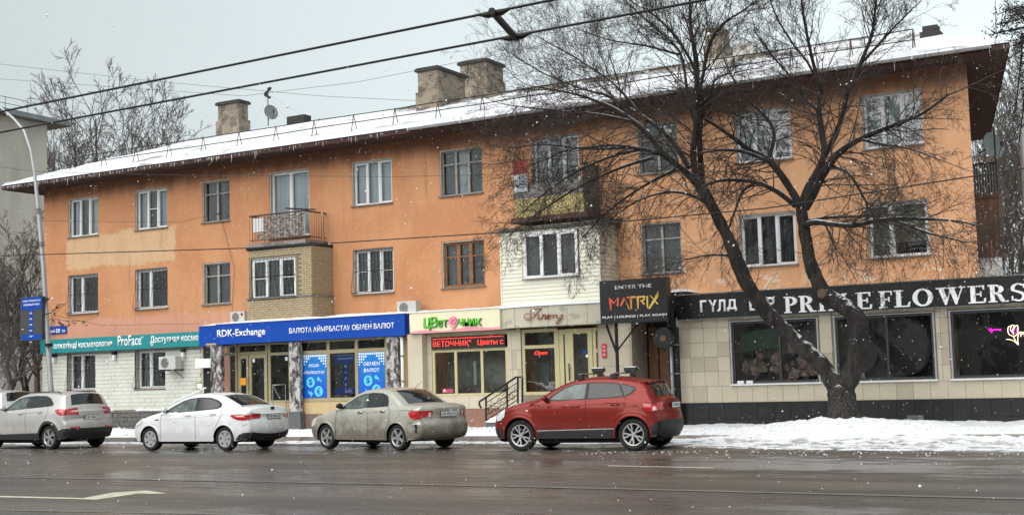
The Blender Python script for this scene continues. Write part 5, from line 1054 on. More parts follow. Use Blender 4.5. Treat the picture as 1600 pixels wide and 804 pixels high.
# ================================================================ CARS
def catmull(P,step=.035):
    P=[np.array(p,float) for p in P]; Q=[]
    for i in range(len(P)-1):
        p0=P[max(i-1,0)];p1=P[i];p2=P[i+1];p3=P[min(i+2,len(P)-1)]; n=max(2,int(np.linalg.norm(p2-p1)/step))
        for k in range(n):
            t=k/n; a=.5*((2*p1)+(p2-p0)*t+(2*p0-5*p1+4*p2-p3)*t*t+(3*p1-p0-3*p2+p3)*t**3); l=p1*(1-t)+p2*t; Q.append(a*.75+l*.25)
    Q.append(P[-1]); return np.array(Q)
class Car:
    def __init__(s,spec,loc,yaw,name,label,group=None):
        s.sp=spec; s.W=spec['W']/2; s.Lg=spec['L']; s.hubs=spec['hubs']; s.r=spec['r']; s.Ra=spec['Ra']; s.zb=spec['belt']; s.R=.085
        s.up=catmull(spec['prof']); s.seg=np.linalg.norm(np.diff(s.up,axis=0),axis=1); s.arc=np.concatenate([[0],np.cumsum(s.seg)])
        s.root=thing(name,label,'car',loc,group); s.root.rotation_euler=(0,0,yaw); s.paint=spec['paint']
    def dist(s,x,z):
        P=s.up; a=P[:-1]; d=P[1:]-a; p=np.array([x,z]); t=np.clip(((p-a)*d).sum(1)/((d*d).sum(1)+1e-12),0,1); q=a+d*t[:,None]; return float(np.sqrt(((p-q)**2).sum(1)).min())
    def w(s,x,z,d=None):
        if d is None: d=s.dist(x,z)
        W=s.W; ln=.95; lt=.8
        if x<ln: W-=.15*((ln-x)/ln)**2
        if x>s.Lg-lt: W-=.10*((x-s.Lg+lt)/lt)**2
        if z>s.zb: W-=(z-s.zb)*.42+ .02*min(1,(z-s.zb)/.05)
        elif z>s.zb-.18: W-=.018*((z-(s.zb-.18))/.18)**2
        if z<.55: W-=(.55-z)*.10
        # door hollow and flared arches
        W-=.012*math.exp(-((z-.60)/.10)**2)
        for h in s.hubs:
            q=math.hypot(x-h,z-s.r); W+=s.sp.get('flare',.016)*math.exp(-((q-s.Ra-.03)/.09)**2)
        if d<s.R: W-=s.R-math.sqrt(max(0,s.R**2-(s.R-d)**2))
        return W
    def side(s,name,poly,m,par=None,off=.004,sides=(-1,1),th=0,step=.035):
        out=[]
        bm=bmesh.new(); bm.faces.new([bm.verts.new((x,0,z)) for x,z in poly])
        xs=[p[0] for p in poly]; zs=[p[1] for p in poly]
        for ax,lo,hi in((0,min(xs),max(xs)),(2,min(zs),max(zs))):
            k=math.ceil(lo/step)*step
            while k<hi:
                co_=[0,0,0]; no=[0,0,0]; co_[ax]=k; no[ax]=1
                bmesh.ops.bisect_plane(bm,geom=bm.faces[:]+bm.edges[:]+bm.verts[:],plane_co=co_,plane_no=no); k+=step
        bm.verts.ensure_lookup_table(); V=[(v.co.x,v.co.z) for v in bm.verts]; Fc=[[v.index for v in f.verts] for f in bm.faces]; bm.verts.index_update(); Fc=[[v.index for v in f.verts] for f in bm.faces]; bm.free()
        V=[(min(max(x,s.edge(z,0)+.001),s.edge(z,1)-.001),z) for x,z in V]
        for sg in sides:
            mb=MB(); mb.v=[s.sidept(x,z,sg,off) for x,z in V]; mb.f=[tuple(f) if sg<0 else tuple(reversed(f)) for f in Fc]
            out.append(s.put(mb,name,m,par,smooth=True))
        return out
    def put(s,mb,name,m,par=None,smooth=False,angle=None):
        me=mb.mesh(name,m,smooth)
        if angle: me.shade_smooth(); me.set_sharp_from_angle(angle=rad(angle))
        return link(name,me,par or s.root)
    def sidept(s,x,z,sg,off):
        P=s.up; a=P[:-1]; d=P[1:]-a; p=np.array([x,z]); t=np.clip(((p-a)*d).sum(1)/((d*d).sum(1)+1e-12),0,1); q=a+d*t[:,None]; e=q-p; L2=(e**2).sum(1); i=int(L2.argmin()); dd=math.sqrt(L2[i])
        k=max(0,1-dd/s.R); w=s.w(x,z,dd); n=np.array([-d[i][1],d[i][0]]); n=n/(np.linalg.norm(n)+1e-9)
        return (x+float(n[0])*off*k,sg*(w+off*(1-.3*k)),z+float(n[1])*off*k)
    def edge(s,z,tail):
        U=s.up; h=len(U)//2; Q=U[h:] if tail else U[:h]; i=np.abs(Q[:,1]-z); c_=Q[i<.02+i.min()][:,0]; return float(c_.max() if tail else c_.min())
    def strip(s,name,poly,m,par=None,off=.006,sides=(-1,1)): return s.side(name,poly,m,par,off,sides)
    def line(s,pts,wd=.008,m='under',off=.005,sides=(-1,1),name='panel_gap'):
        for sg in sides:
            mb=MB(); 
            Q=[]
            for i in range(len(pts)-1):
                a,b_=np.array(pts[i]),np.array(pts[i+1]); n=max(1,int(np.linalg.norm(b_-a)/.06))
                for k in range(n): Q.append(a+(b_-a)*k/n)
            Q.append(np.array(pts[-1]))
            for i,q in enumerate(Q):
                t=Q[min(i+1,len(Q)-1)]-Q[max(i-1,0)]; t=t/np.linalg.norm(t); nn=np.array([-t[1],t[0]])*wd/2
                for e in(q+nn,q-nn): mb.v.append((float(e[0]),sg*(s.w(*e)+off),float(e[1])))
            for i in range(len(Q)-1): a=i*2; mb.f.append((a,a+1,a+3,a+2))
            s.put(mb,name,m)
    def P(s,t):
        t=min(max(t,0),s.arc[-1]-1e-6); i=int(np.searchsorted(s.arc,t,'right')-1); i=min(i,len(s.seg)-1); u=(t-s.arc[i])/s.seg[i]; p=s.up[i]*(1-u)+s.up[i+1]*u
        a=s.up[max(i-2,0)]; c=s.up[min(i+3,len(s.up)-1)]; d=(c-a)/np.linalg.norm(c-a); return p,np.array([-d[1],d[0]])
    def bulge(s,p,n):
        # ends curve outward in plan, roof/bonnet only a little
        k=max(0,abs(n[0])-.25)/.75; e=.20 if n[0]<0 else .13
        if p[1]>s.zb+.02: e=.07
        return .03+e*k*k*(3-2*k)
    def cap_pt(s,t,y,off=0):
        p,n=s.P(t); w=s.w(p[0],p[1],0); f=max(-1,min(1,y/w)); b_=s.bulge(p,n)*(1-f*f)**.8+off; return (p[0]+n[0]*b_,f*w,p[1]+n[1]*b_),w
    def tz(s,z,tail=True):
        best=None
        r=range(len(s.up)-1,0,-1) if tail else range(len(s.up))
        for i in r:
            if s.up[i][1]>=z: return s.arc[i]
        return s.arc[-1]
    def tx(s,x):
        i=int(np.argmin(np.abs(s.up[:,0]-x)+ (s.up[:,1]<.6)*9)); return s.arc[i]
    def cap(s,name,t0,t1,y0,y1,m,par=None,off=.004,ys=None):
        """patch on the top/front/rear surface; y0,y1 may be pairs (at t0, at t1); fractions of half width if |y|<=1"""
        nt,ny=max(2,int(abs(t1-t0)/.05)),8; mb=MB(); y0=y0 if isinstance(y0,tuple) else (y0,y0); y1=y1 if isinstance(y1,tuple) else (y1,y1)
        for i in range(nt+1):
            u=i/nt; t=t0+(t1-t0)*u; w=s.cap_pt(t,0)[1]
            for j in range(ny+1):
                a=y0[0]*(1-u)+y0[1]*u; b_=y1[0]*(1-u)+y1[1]*u; mb.v.append(s.cap_pt(t,(a+(b_-a)*j/ny)*w,off)[0])
        for i in range(nt):
            for j in range(ny): a=i*(ny+1)+j; mb.f.append((a,a+1,a+ny+2,a+ny+1))
        return s.put(mb,name,m,par,smooth=True)
    def body(s):
        sp=s.sp; zs=sp['sill']; U=s.up; tail,nose=U[-1],U[0]
        low=[]; segs=[]
        x=tail[0]
        def arcp(h):
            dz=zs-s.r; hw=math.sqrt(s.Ra**2-dz**2); a0=math.atan2(dz,hw); a1=math.pi-a0
            return hw,[(h+s.Ra*math.cos(a),s.r+s.Ra*math.sin(a)) for a in np.linspace(a0,a1,18)]
        pts=[]
        hwR,aR=arcp(s.hubs[1]); hwF,aF=arcp(s.hubs[0])
        def lin(a,b_): n=max(2,int(abs(b_[0]-a[0])/.06)); return [(a[0]+(b_[0]-a[0])*k/n,a[1]+(b_[1]-a[1])*k/n) for k in range(1,n)]
        pts+=lin(tuple(tail),aR[0])+aR+lin(aR[-1],aF[0])+aF+lin(aF[-1],tuple(nose))
        loop=[tuple(p) for p in U]+pts; nU=len(U); n=len(loop)
        ins=[0,.008,.022,.045,.085]; fr=[.12,.25,.38,.52,.66,.8,.9,1.0]; mb=MB(); rings=[]
        for i,(x,z) in enumerate(loop):
            zc=.84; sx=min(max(x,.55),s.Lg-.5); d=math.hypot(sx-x,zc-z); row=[]
            for q in ins: u=min(1,q/max(d,1e-6)); row.append((x+(sx-x)*u,z+(zc-z)*u))
            last=row[-1]
            for f in fr: row.append((last[0]+(sx-last[0])*f,last[1]+(zc-last[1])*f))
            rings.append(row)
        K=len(ins)+len(fr)
        for sg in(-1,1):
            base=len(mb.v)
            for row in rings:
                for (x,z) in row: mb.v.append((x,sg*s.w(x,z),z))
            for i in range(n):
                j=(i+1)%n
                for k in range(K-1):
                    f=(base+i*K+k,base+j*K+k,base+j*K+k+1,base+i*K+k+1); mb.f.append(f if sg>0 else f[::-1])
        # top cap over the upper profile
        ny=14; base=len(mb.v)
        for i in range(nU):
            t=s.arc[i]; w=s.w(U[i][0],U[i][1],0)
            for j in range(ny+1): mb.v.append(s.cap_pt(t,(j/ny*2-1)*w)[0])
        for i in range(nU-1):
            for j in range(ny): a=base+i*(ny+1)+j; mb.f.append((a,a+1,a+ny+2,a+ny+1))
        nb=len(mb.f); base=len(mb.v)
        for i in range(nU-1,n+1):
            x,z=loop[i%n]; w=s.w(x,z,0 if i<=nU-1 or i==n else None)-.001
            mb.v+=[(x,-w,z),(x,w,z)]
        for i in range(n-nU+1): a=base+i*2; mb.f.append((a,a+1,a+3,a+2))
        me=mb.mesh('body',s.paint); me.materials.append(MATS['under'])
        for f in me.polygons[nb:]: f.material_index=1
        bm=bmesh.new(); bm.from_mesh(me); bmesh.ops.remove_doubles(bm,verts=bm.verts,dist=.0006); bmesh.ops.recalc_face_normals(bm,faces=bm.faces); bm.to_mesh(me); bm.free()
        me.shade_smooth(); me.set_sharp_from_angle(angle=rad(42))
        s.bd=link('body',me,s.root)
        s.put(MB().box(s.hubs[0]+s.Ra-.02,s.hubs[1]-s.Ra+.02,-s.W+.16,s.W-.16,.17,sp['sill']+.08),'floor_pan','under'); s.put(MB().box(s.hubs[1]+s.Ra*.6,s.Lg-.45,-.35,.45,.20,.42),'exhaust_box','under')
        return s.bd
    def wheels(s,style,tw=.20,face=None):
        r=s.r; rr=r*.70; face=face or 'alloy'
        T=MB().lathe_y((0,0,0),[(rr*.98,.02),(rr,.0),(r*.90,-.012),(r*.97,.01),(r,.04),(r,tw-.04),(r*.97,tw-.01),(r*.9,tw),(rr,tw)],36).mesh('tyre','tyre',True)
        n=36; rb=MB(); rb.lathe_y((0,0,0),[(rr,.004),(rr*.93,.0),(rr*.88,.02),(rr*.86,.10)],36)
        back=MB().lathe_y((0,0,0),[(rr*.86,.10),(0.0,.10)],24)
        sp=MB()
        def spoke(a,w0,w1,r0=.16,r1=.90,y0=.012,y1=.004):
            c,s_=math.cos(a),math.sin(a); P=[]
            for (q,w_,yy) in((r0*rr,w0,y0),(r1*rr,w1,y1)):
                for e in(-1,1): P.append((c*q-s_*e*w_,yy,s_*q+c*e*w_))
            i=len(sp.v); sp.v+=P+[(p[0],p[1]+.05,p[2]) for p in P]; sp.f+=[tuple(i+k for k in f) for f in((0,1,3,2),(0,2,6,4),(1,5,7,3),(2,3,7,6),(0,4,5,1))]
        if style=='y5':
            for k in range(5):
                a=2*math.pi*k/5+.3; spoke(a,.022,.022,.1,.5); spoke(a-.22,.013,.018,.42,.92); spoke(a+.22,.013,.018,.42,.92)
        elif style=='five':
            for k in range(5): spoke(2*math.pi*k/5+.5,.026,.038,.12,.92)
        elif style=='cap':
            for k in range(6): a=2*math.pi*k/6+.2; spoke(a-.16,.030,.03,.2,.9); spoke(a+.16,.030,.03,.2,.9)
            for k in range(24): spoke(2*math.pi*k/24,.022,.024,.80,.96,.002,.0)
        elif style=='twin':
            for k in range(5): a=2*math.pi*k/5+.1; spoke(a-.17,.014,.02,.1,.92); spoke(a+.17,.014,.02,.1,.92)
        sp.lathe_y((0,0,0),[(0,.0),(rr*.16,.0),(rr*.20,.02),(rr*.2,.06)],16)
        R_=rb.mesh('rim',face,True); B_=back.mesh('brake_disc','under'); S_=sp.mesh('spokes',face)
        for h in s.hubs:
            for sg in(-1,1):
                wy=s.W-.035-( .15*((.95-h)/.95)**2 if h<.95 else 0)
                e=link('wheel',None,s.root); e.location=(h,sg*wy,r); e.rotation_euler=(0,random.random()*6,0) if sg<0 else (0,random.random(),math.pi)
                for me,nm in((T,'tyre'),(R_,'rim'),(B_,'brake_disc'),(S_,'spokes')): link(nm,me,e)
    def plate(s,txt,t,y,wd=.50,ht=.11,par=None):
        (x,_,z),_w=s.cap_pt(t,y,.012); p,n=s.P(t); ang=math.atan2(n[0],n[1])
        o=link('number_plate',None,s.root); 
        me=MB().box(-wd/2-.012,wd/2+.012,-.012,.0,-ht/2-.012,ht/2+.012).mesh('plate_frame','black_plastic'); a=link('plate_frame',me,o)
        me=MB().box(-wd/2,wd/2,-.016,-.0125,-ht/2,ht/2).mesh('plate','plate_white'); link('plate',me,o)
        tm=textmesh(txt,-wd/2+.03,wd/2-.03,-ht*.30,ht*.30,-.018,'plate_ink',None,depth=0,bold=.02,name='plate_text'); tm.parent=o
        o.location=(x+.004,y,z); o.rotation_euler=(0,0,math.pi/2); return o
    def mirror(s,x,z,m):
        for sg in(-1,1):
            w=s.w(x,z); mb=MB(); c=(x,sg*(w+.11),z+.02)
            i=len(mb.v)
            for v in IV: mb.v.append((c[0]+v.x*.075*(1 if v.x<0 else .75),c[1]+v.y*.115,c[2]+v.z*.075))
            mb.f+=[tuple(i+q for q in f) for f in IF]
            o=s.put(mb,'mirror',m,smooth=True); s.put(MB().tube([(x,sg*(w-.02),z-.05),(x,sg*(w+.08),z-.03)],.025,6),'mirror_arm','black_plastic',o)
    def handles(s,pts,m):
        for x,z in pts:
            for sg in(-1,1):
                w=s.w(x,z); P=[(x-.10,sg*(w+.002),z),(x-.07,sg*(w+.028),z+.003),(x+.07,sg*(w+.028),z+.006),(x+.10,sg*(w+.002),z+.006)]; s.put(MB().tube(P,[.010,.014,.014,.010],6),'door_handle',m,smooth=True)
                s.side('handle_recess',[(x-.07,z-.03),(x+.07,z-.03),(x+.08,z+.02),(x-.08,z+.02)],'black_plastic',sides=(sg,),off=.0015) if s.sp.get('recess') else None
def glazing(c,front,rear,quarter=None,mf='car_glass_light',mr_='car_glass',ws=None,rw=None,rwfrac=(.86,.84)):
    # black surround then panes
    for poly in c.sp['surround']: c.side('window_surround',poly,'black_plastic',off=.003)
    for nm,p,m in(('window',front,mf),('window',rear,mr_),('window',quarter,mr_)):
        if p: c.side(nm,p,m,off=.008)
    if ws: c.cap('windshield',c.tx(ws[0]),c.tx(ws[1]),-.9,.9,'car_glass')
    if rw: c.cap('rear_window',rw[0],rw[1],(-rwfrac[0],-rwfrac[1]),rwfrac,'car_glass',off=.005)
def place(spec,Xf,Yf,Xr,Yr,name,label):
    """hub centres (near side) -> root loc & yaw; car local +x runs nose->tail, -y is the near side"""
    yaw=math.atan2(Yr-Yf,Xr-Xf); c,s_=math.cos(yaw),math.sin(yaw); h=spec['hubs'][0]; w=spec['W']/2-.06
    mx_,my_=(Xf+Xr)/2,(Yf+Yr)/2; hm=sum(spec['hubs'])/2
    return Car(spec,(mx_-c*hm-s_*w,my_-s_*hm+c*w,0),yaw,name,label)
def hub(px,Y): return X(px,681,Y)
# --- red crossover
sc_=lambda P:[(x-.15*max(0,(x-3.3)/.94),z) for x,z in P]
sp=dict(L=4.32,W=1.80,hubs=(.86,3.52),r=.345,Ra=.405,belt=1.02,sill=.27,paint='paint_red',flare=.02,
 prof=[(.30,.28),(.22,.40),(.20,.58),(.24,.74),(.38,.88),(.62,.99),(1.0,1.08),(1.28,1.14),(1.55,1.29),(1.85,1.44),(2.15,1.53),(2.55,1.575),(3.0,1.565),(3.45,1.51),(3.78,1.445),(3.90,1.36),(4.02,1.18),(4.13,1.04),(4.17,.92),(4.19,.78),(4.235,.66),(4.24,.48),(4.16,.34)])
sp['prof']=sc_(sp['prof'])
sp['surround']=[[(1.50,1.10),(1.62,1.21),(1.88,1.365),(2.12,1.445),(2.5,1.475),(2.95,1.465),(3.3,1.425),(3.55,1.36),(3.60,1.31),(3.52,1.22),(3.38,1.155),(3.0,1.125),(2.3,1.10),(1.8,1.085)]]
c=place(sp,hub(817.7,25.95),25.85,hub(991,26.1),26.05,'parked_car','dark red crossover with roof bars parked before the boutique steps'); c.body()
glazing(c,[(1.60,1.12),(1.68,1.20),(1.92,1.35),(2.14,1.425),(2.42,1.45),(2.42,1.13),(1.85,1.11)],[(2.50,1.13),(2.50,1.45),(2.9,1.445),(3.18,1.42),(3.30,1.17),(2.95,1.145)],[(3.34,1.175),(3.23,1.41),(3.42,1.375),(3.54,1.335),(3.50,1.26),(3.42,1.20)],ws=(1.36,2.12),rw=(c.tz(1.40),c.tz(1.10)))
c.side('sill_cladding',[(1.30,.27),(1.27,.40),(1.24,.43),(3.12,.46),(3.10,.40),(3.06,.27)],'black_plastic'); 
def archtrim(c,h,wd,m='black_plastic',a0=-8,a1=188):
    A=np.linspace(rad(a0),rad(a1),22); P=[(h+(c.Ra+wd)*math.cos(a),c.r+(c.Ra+wd)*math.sin(a)) for a in A]+[(h+(c.Ra+.001)*math.cos(a),c.r+(c.Ra+.001)*math.sin(a)) for a in reversed(A)]
    for k in range(len(A)-1):
        pass
    for sg in(-1,1):
        mb=MB()
        for a in A:
            for q in(c.Ra-.012,c.Ra+wd*.6,c.Ra+wd):
                x,z=h+q*math.cos(a),c.r+q*math.sin(a); mb.v.append((x,sg*(c.w(x,max(z,.2))+(.018 if q<c.Ra+wd*.9 else .003)),z))
        for k in range(len(A)-1):
            for j in range(2): a=k*3+j; mb.f.append((a,a+1,a+4,a+3))
        c.put(mb,'wheel_arch_trim',m,smooth=True)
c.side('front_bumper_lower',[(.26,.30),(.22,.42),(.24,.50),(.44,.47),(.46,.30)],'black_plastic'); c.cap('front_grille',c.tz(.45,False)-.12,c.tz(.52,False),-1,1,'black_plastic')
c.side('rear_bumper_lower',[(3.92,.30),(3.93,.50),(3.98,.56),(4.10,.62),(4.6,.625),(4.6,.33),(4.02,.30)],'black_plastic',off=.014); c.cap('rear_bumper_lower',c.tz(.62),c.arc[-1],-1,1,'black_plastic',off=.012)
c.side('chrome_strip',[(1.27,.435),(1.27,.455),(3.10,.485),(3.10,.465)],'chrome',off=.010)
c.side('tail_light',sc_([(3.86,.985),(3.90,1.005),(4.08,.985),(4.40,.95),(4.40,.86),(4.10,.83),(3.98,.85),(3.91,.92)]),'tail_red',off=.010); 
for sg in(-1,1): c.cap('tail_light',c.tz(.99),c.tz(.84),sg*.74,sg*1.0,'tail_red',off=.012); 
c.side('tail_lens',sc_([(4.11,.93),(4.4,.93),(4.4,.86),(4.11,.85)]),'tail_clear',off=.014)
c.side('headlight',[(.27,.66),(.25,.74),(.36,.86),(.46,.93),(.50,.90),(.48,.78),(.38,.68)],'headlamp',off=.008)
for sg in(-1,1): c.cap('headlight',c.tz(.68,False),c.tz(.88,False),sg*.72,sg*1.0,'headlamp',off=.008)
c.line([(1.22,.47),(1.20,.80),(1.26,1.05),(1.40,1.12)]); c.line([(2.46,.46),(2.45,1.10)]); c.line([(3.10,.49),(3.15,.66),(3.30,.80),(3.37,.98),(3.36,1.15)]); c.line([(4.0,.58),(4.2,.65)])
c.line([(1.45,.98),(2.4,1.00),(3.4,1.03)],.012,'paint_red',.010,name='body_crease')
c.handles([(2.22,.955),(3.14,.985)],'paint_red'); c.mirror(1.52,1.13,'paint_red'); c.wheels('y5'); c.plate('713 KBA 02',c.tz(.90),0)
sp_=MB(); 
for j in range(9):
    y=(j/8*2-1)*.60; (x,_,z),_w=c.cap_pt(c.tz(1.42),y,.0); sp_.v+=[(x-.25,y,z+.045),(x+.07,y,z+.02),(x+.065,y,z-.012),(x-.2,y,z+.0)]
for j in range(8):
    for k in range(4): a=j*4+k; b_=j*4+(k+1)%4; sp_.f.append((a,b_,b_+4,a+4))
c.put(sp_,'spoiler','paint_red',angle=50)
for x in(2.25,3.02):
    o=c.put(MB().tube([(x,-.66,1.66),(x,.66,1.66)],.018,6),'roof_bar','alloy'); 
    for sg in(-1,1): c.put(MB().box(x-.06,x+.06,sg*.60-.05,sg*.60+.05,1.535,1.645),'bar_foot','black_plastic',o)
    c.put(MB().box(x-.02,x+.26,.08,.22,1.70,1.78).box(x+.0,x+.22,.10,.20,1.655,1.70),'ski_clamp','black_plastic',o); c.put(MB().box(x-.01,x+.25,.09,.21,1.781,1.80),'clamp_top','white_pvc',o)
c.side('side_repeater',[(1.02,.90),(1.09,.91),(1.08,.88),(1.02,.875)],'tail_clear',off=.01)
for h in c.hubs: archtrim(c,h,.045,'paint_red')
# --- white sedan
def sedan(paint,prof,belt,**k):
    d=dict(L=4.37,W=1.70,hubs=(.85,3.42),r=.305,Ra=.355,belt=belt,sill=.24,paint=paint,flare=.014,prof=prof); d.update(k); return d
sp=sedan('paint_white',[(.26,.26),(.18,.40),(.18,.56),(.26,.70),(.45,.80),(.85,.91),(1.18,.99),(1.5,1.16),(1.85,1.32),(2.15,1.405),(2.5,1.435),(2.85,1.42),(3.15,1.36),(3.5,1.22),(3.80,1.095),(3.98,1.06),(4.17,1.045),(4.20,.96),(4.17,.82),(4.21,.66),(4.22,.50),(4.14,.34),(4.08,.30)],.93)
sp['surround']=[[(1.34,.985),(1.62,1.14),(1.9,1.265),(2.15,1.33),(2.5,1.355),(2.85,1.34),(3.12,1.27),(3.26,1.19),(3.28,1.10),(3.15,1.055),(2.5,1.01),(1.8,.975)]]
c=place(sp,hub(239.5,25.65),25.6,hub(352.2,25.65),25.6,'parked_car','clean white sedan parked second from the left before the exchange office'); c.body()
glazing(c,[(1.47,1.005),(1.68,1.13),(1.92,1.235),(2.16,1.30),(2.38,1.32),(2.40,1.02),(1.9,.995)],[(2.50,1.03),(2.49,1.325),(2.82,1.31),(3.06,1.25),(3.19,1.18),(3.20,1.11),(3.1,1.075)],ws=(1.22,2.1),rw=(c.tx(3.12),c.tx(3.78)))
c.side('tail_light',[(3.62,.885),(3.70,.90),(4.10,.895),(4.4,.89),(4.4,.78),(4.0,.755),(3.85,.775),(3.72,.82)],'tail_red',off=.009)
for sg in(-1,1): c.cap('tail_light',c.tz(.895),c.tz(.78),sg*.66,sg*1,'tail_red',off=.011)
c.side('tail_lens',[(3.80,.875),(4.05,.875),(4.05,.845),(3.84,.845)],'tail_clear',off=.013)
c.side('headlight',[(.22,.60),(.24,.68),(.46,.77),(.62,.80),(.60,.74),(.42,.64)],'headlamp',off=.008)
c.cap('rear_bumper_lower',c.tz(.46),c.arc[-1],-1,1,'black_plastic',off=.012); c.side('rear_bumper_lower',[(3.80,.27),(3.90,.40),(4.06,.455),(4.5,.46),(4.5,.31),(4.0,.27)],'black_plastic',off=.014)
c.line([(1.26,.30),(1.24,.70),(1.30,.93),(1.38,.98)]); c.line([(2.45,.28),(2.46,.99)]); c.line([(3.04,.30),(3.10,.55),(3.28,.78),(3.36,.96),(3.26,1.06)]); c.line([(1.3,.80),(2.3,.86),(3.4,.90)],.012,'paint_white',.008,name='body_crease'); c.line([(4.0,.62),(4.2,.68)])
c.side('fender_vent',[(1.05,.80),(1.20,.82),(1.19,.79),(1.07,.775)],'chrome',off=.008)
c.handles([(2.22,.90),(3.05,.925)],'paint_white'); c.mirror(1.44,1.03,'paint_white'); c.wheels('cap',face='hubcap'); c.plate('778 ABX 02',c.tz(.80),.0,.48)
c.put(MB().tube([(3.05,0,1.40),(3.30,0,1.56)],[.008,.004],5),'roof_aerial','black_plastic'); 
(x,y,z),_w=c.cap_pt(c.tz(.98),0,.008); c.put(MB().box(x-.003,x+.004,-.07,.07,z-.035,z+.035),'badge','black_plastic')
for h in c.hubs: archtrim(c,h,.03,'paint_white')
c.cap('boot_gap',c.tx(3.80)+.0,c.tx(3.80)+.03,-.95,.95,'under',off=.002)
# --- beige sedan
sp=sedan('paint_beige',[(.26,.26),(.18,.38),(.16,.55),(.22,.68),(.38,.78),(.8,.89),(1.2,.98),(1.5,1.14),(1.85,1.32),(2.15,1.415),(2.5,1.445),(2.85,1.43),(3.12,1.37),(3.42,1.20),(3.65,1.07),(3.9,1.045),(4.19,1.03),(4.22,.96),(4.20,.80),(4.22,.66),(4.27,.60),(4.28,.42),(4.20,.28),(4.12,.26)],.94,L=4.42,W=1.71,hubs=(.88,3.48),recess=True)
sp['surround']=[[(1.42,.985),(1.66,1.13),(1.92,1.265),(2.15,1.335),(2.5,1.365),(2.85,1.345),(3.05,1.28),(3.14,1.14),(3.16,1.035),(2.5,1.005),(1.8,.975)]]
c=place(sp,hub(513.3,26.55),26.5,hub(623.8,25.98),25.93,'parked_car','muddy beige sedan with damaged rear bumper parked between white and red cars'); c.body()
glazing(c,[(1.52,1.005),(1.72,1.13),(1.94,1.235),(2.16,1.305),(2.36,1.33),(2.40,1.015),(1.9,.995)],[(2.50,1.02),(2.47,1.335),(2.8,1.325),(2.95,1.28),(2.98,1.045)],[(3.01,1.05),(2.99,1.26),(3.06,1.18),(3.10,1.06)],ws=(1.24,2.1),rw=(c.tx(3.10),c.tx(3.64)))
c.side('tail_light',[(3.90,.90),(4.0,.925),(4.4,.92),(4.4,.73),(4.08,.715),(3.97,.76),(3.90,.84)],'tail_red',off=.009)
for sg in(-1,1): c.cap('tail_light',c.tz(.92),c.tz(.73),sg*.66,sg*1,'tail_red',off=.011)
for sg in(-1,1): c.cap('tail_lens',c.tz(.85),c.tz(.76),sg*.70,sg*.80,'tail_clear',off=.014)
c.side('headlight',[(.20,.56),(.22,.67),(.40,.76),(.52,.76),(.46,.62),(.30,.55)],'headlamp',off=.008)
c.line([(1.28,.30),(1.27,.70),(1.34,.94),(1.46,.98)]); c.line([(2.45,.28),(2.46,.99)]); c.line([(3.06,.30),(3.12,.52),(3.24,.70),(3.24,.95),(3.14,1.04)]); c.line([(3.9,.64),(4.24,.64)],.012)
c.cap('bumper_gap',c.tz(.655),c.tz(.635),-.98,.98,'under',off=.003)
c.side('bumper_damage',[(4.07,.60),(4.13,.62),(4.16,.54),(4.13,.50),(4.15,.42),(4.10,.40),(4.08,.46),(4.10,.52),(4.06,.56)],'under',off=.006,sides=(-1,)); c.side('bumper_scrape',[(3.95,.63),(4.05,.66),(4.20,.655),(4.22,.61),(4.10,.60)],'paint_white',off=.004,sides=(-1,))
c.side('fuel_flap',[(3.52+.08*math.cos(a),.86+.075*math.sin(a)) for a in np.linspace(0,2*math.pi,14,endpoint=False)],'paint_beige',off=.007,sides=(-1,))
c.handles([(2.20,.90),(3.0,.92)],'chrome'); c.mirror(1.50,1.04,'black_plastic'); c.wheels('five'); c.plate('674 WXO 05',c.tz(.84),.0,.50)
c.put(MB().tube([(2.95,.25,1.42),(3.22,.25,1.60)],[.008,.004],5),'roof_aerial','black_plastic')
for h in c.hubs: archtrim(c,h,.025,'paint_beige')
# --- silver crossover
sp=dict(L=4.27,W=1.78,hubs=(.88,3.46),r=.335,Ra=.395,belt=1.03,sill=.27,paint='paint_silver',flare=.02,
 prof=[(.30,.28),(.20,.42),(.20,.60),(.24,.82),(.42,.96),(.8,1.04),(1.2,1.10),(1.5,1.28),(1.85,1.47),(2.15,1.55),(2.6,1.59),(3.1,1.58),(3.55,1.55),(3.86,1.51),(3.92,1.42),(4.02,1.20),(4.07,1.12),(4.09,.95),(4.08,.80),(4.14,.70),(4.15,.50),(4.06,.32)])
sp['surround']=[[(1.42,1.10),(1.70,1.29),(1.95,1.43),(2.2,1.48),(2.7,1.505),(3.15,1.49),(3.35,1.43),(3.56,1.27),(3.54,1.21),(3.3,1.19),(2.4,1.14),(1.8,1.105)]]
hr=hub(80.7,26.1); c=place(sp,hr-2.50,26.15,hr,26.0,'parked_car','dusty silver crossover parked leftmost in the kerbside row'); c.body()
glazing(c,[(1.56,1.13),(1.76,1.27),(1.98,1.40),(2.2,1.45),(2.38,1.46),(2.40,1.155),(1.9,1.13)],[(2.50,1.16),(2.49,1.465),(2.8,1.47),(3.06,1.455),(3.08,1.195)],[(3.12,1.20),(3.10,1.45),(3.30,1.39),(3.48,1.25)],ws=(1.28,2.1),rw=(c.tz(1.47),c.tz(1.19)))
c.side('sill_cladding',[(1.31,.27),(1.28,.42),(3.04,.46),(3.02,.27)],'black_plastic')
for h in c.hubs: archtrim(c,h,.07)
c.side('rear_bumper_lower',[(3.90,.30),(3.88,.52),(4.02,.575),(4.5,.58),(4.5,.33),(4.0,.30)],'black_plastic',off=.014); c.cap('rear_bumper_lower',c.tz(.58),c.arc[-1],-1,1,'black_plastic',off=.012)
c.side('tail_light',[(3.70,1.09),(3.80,1.12),(4.4,1.10),(4.4,.96),(3.95,.94),(3.82,.98)],'tail_red',off=.009)
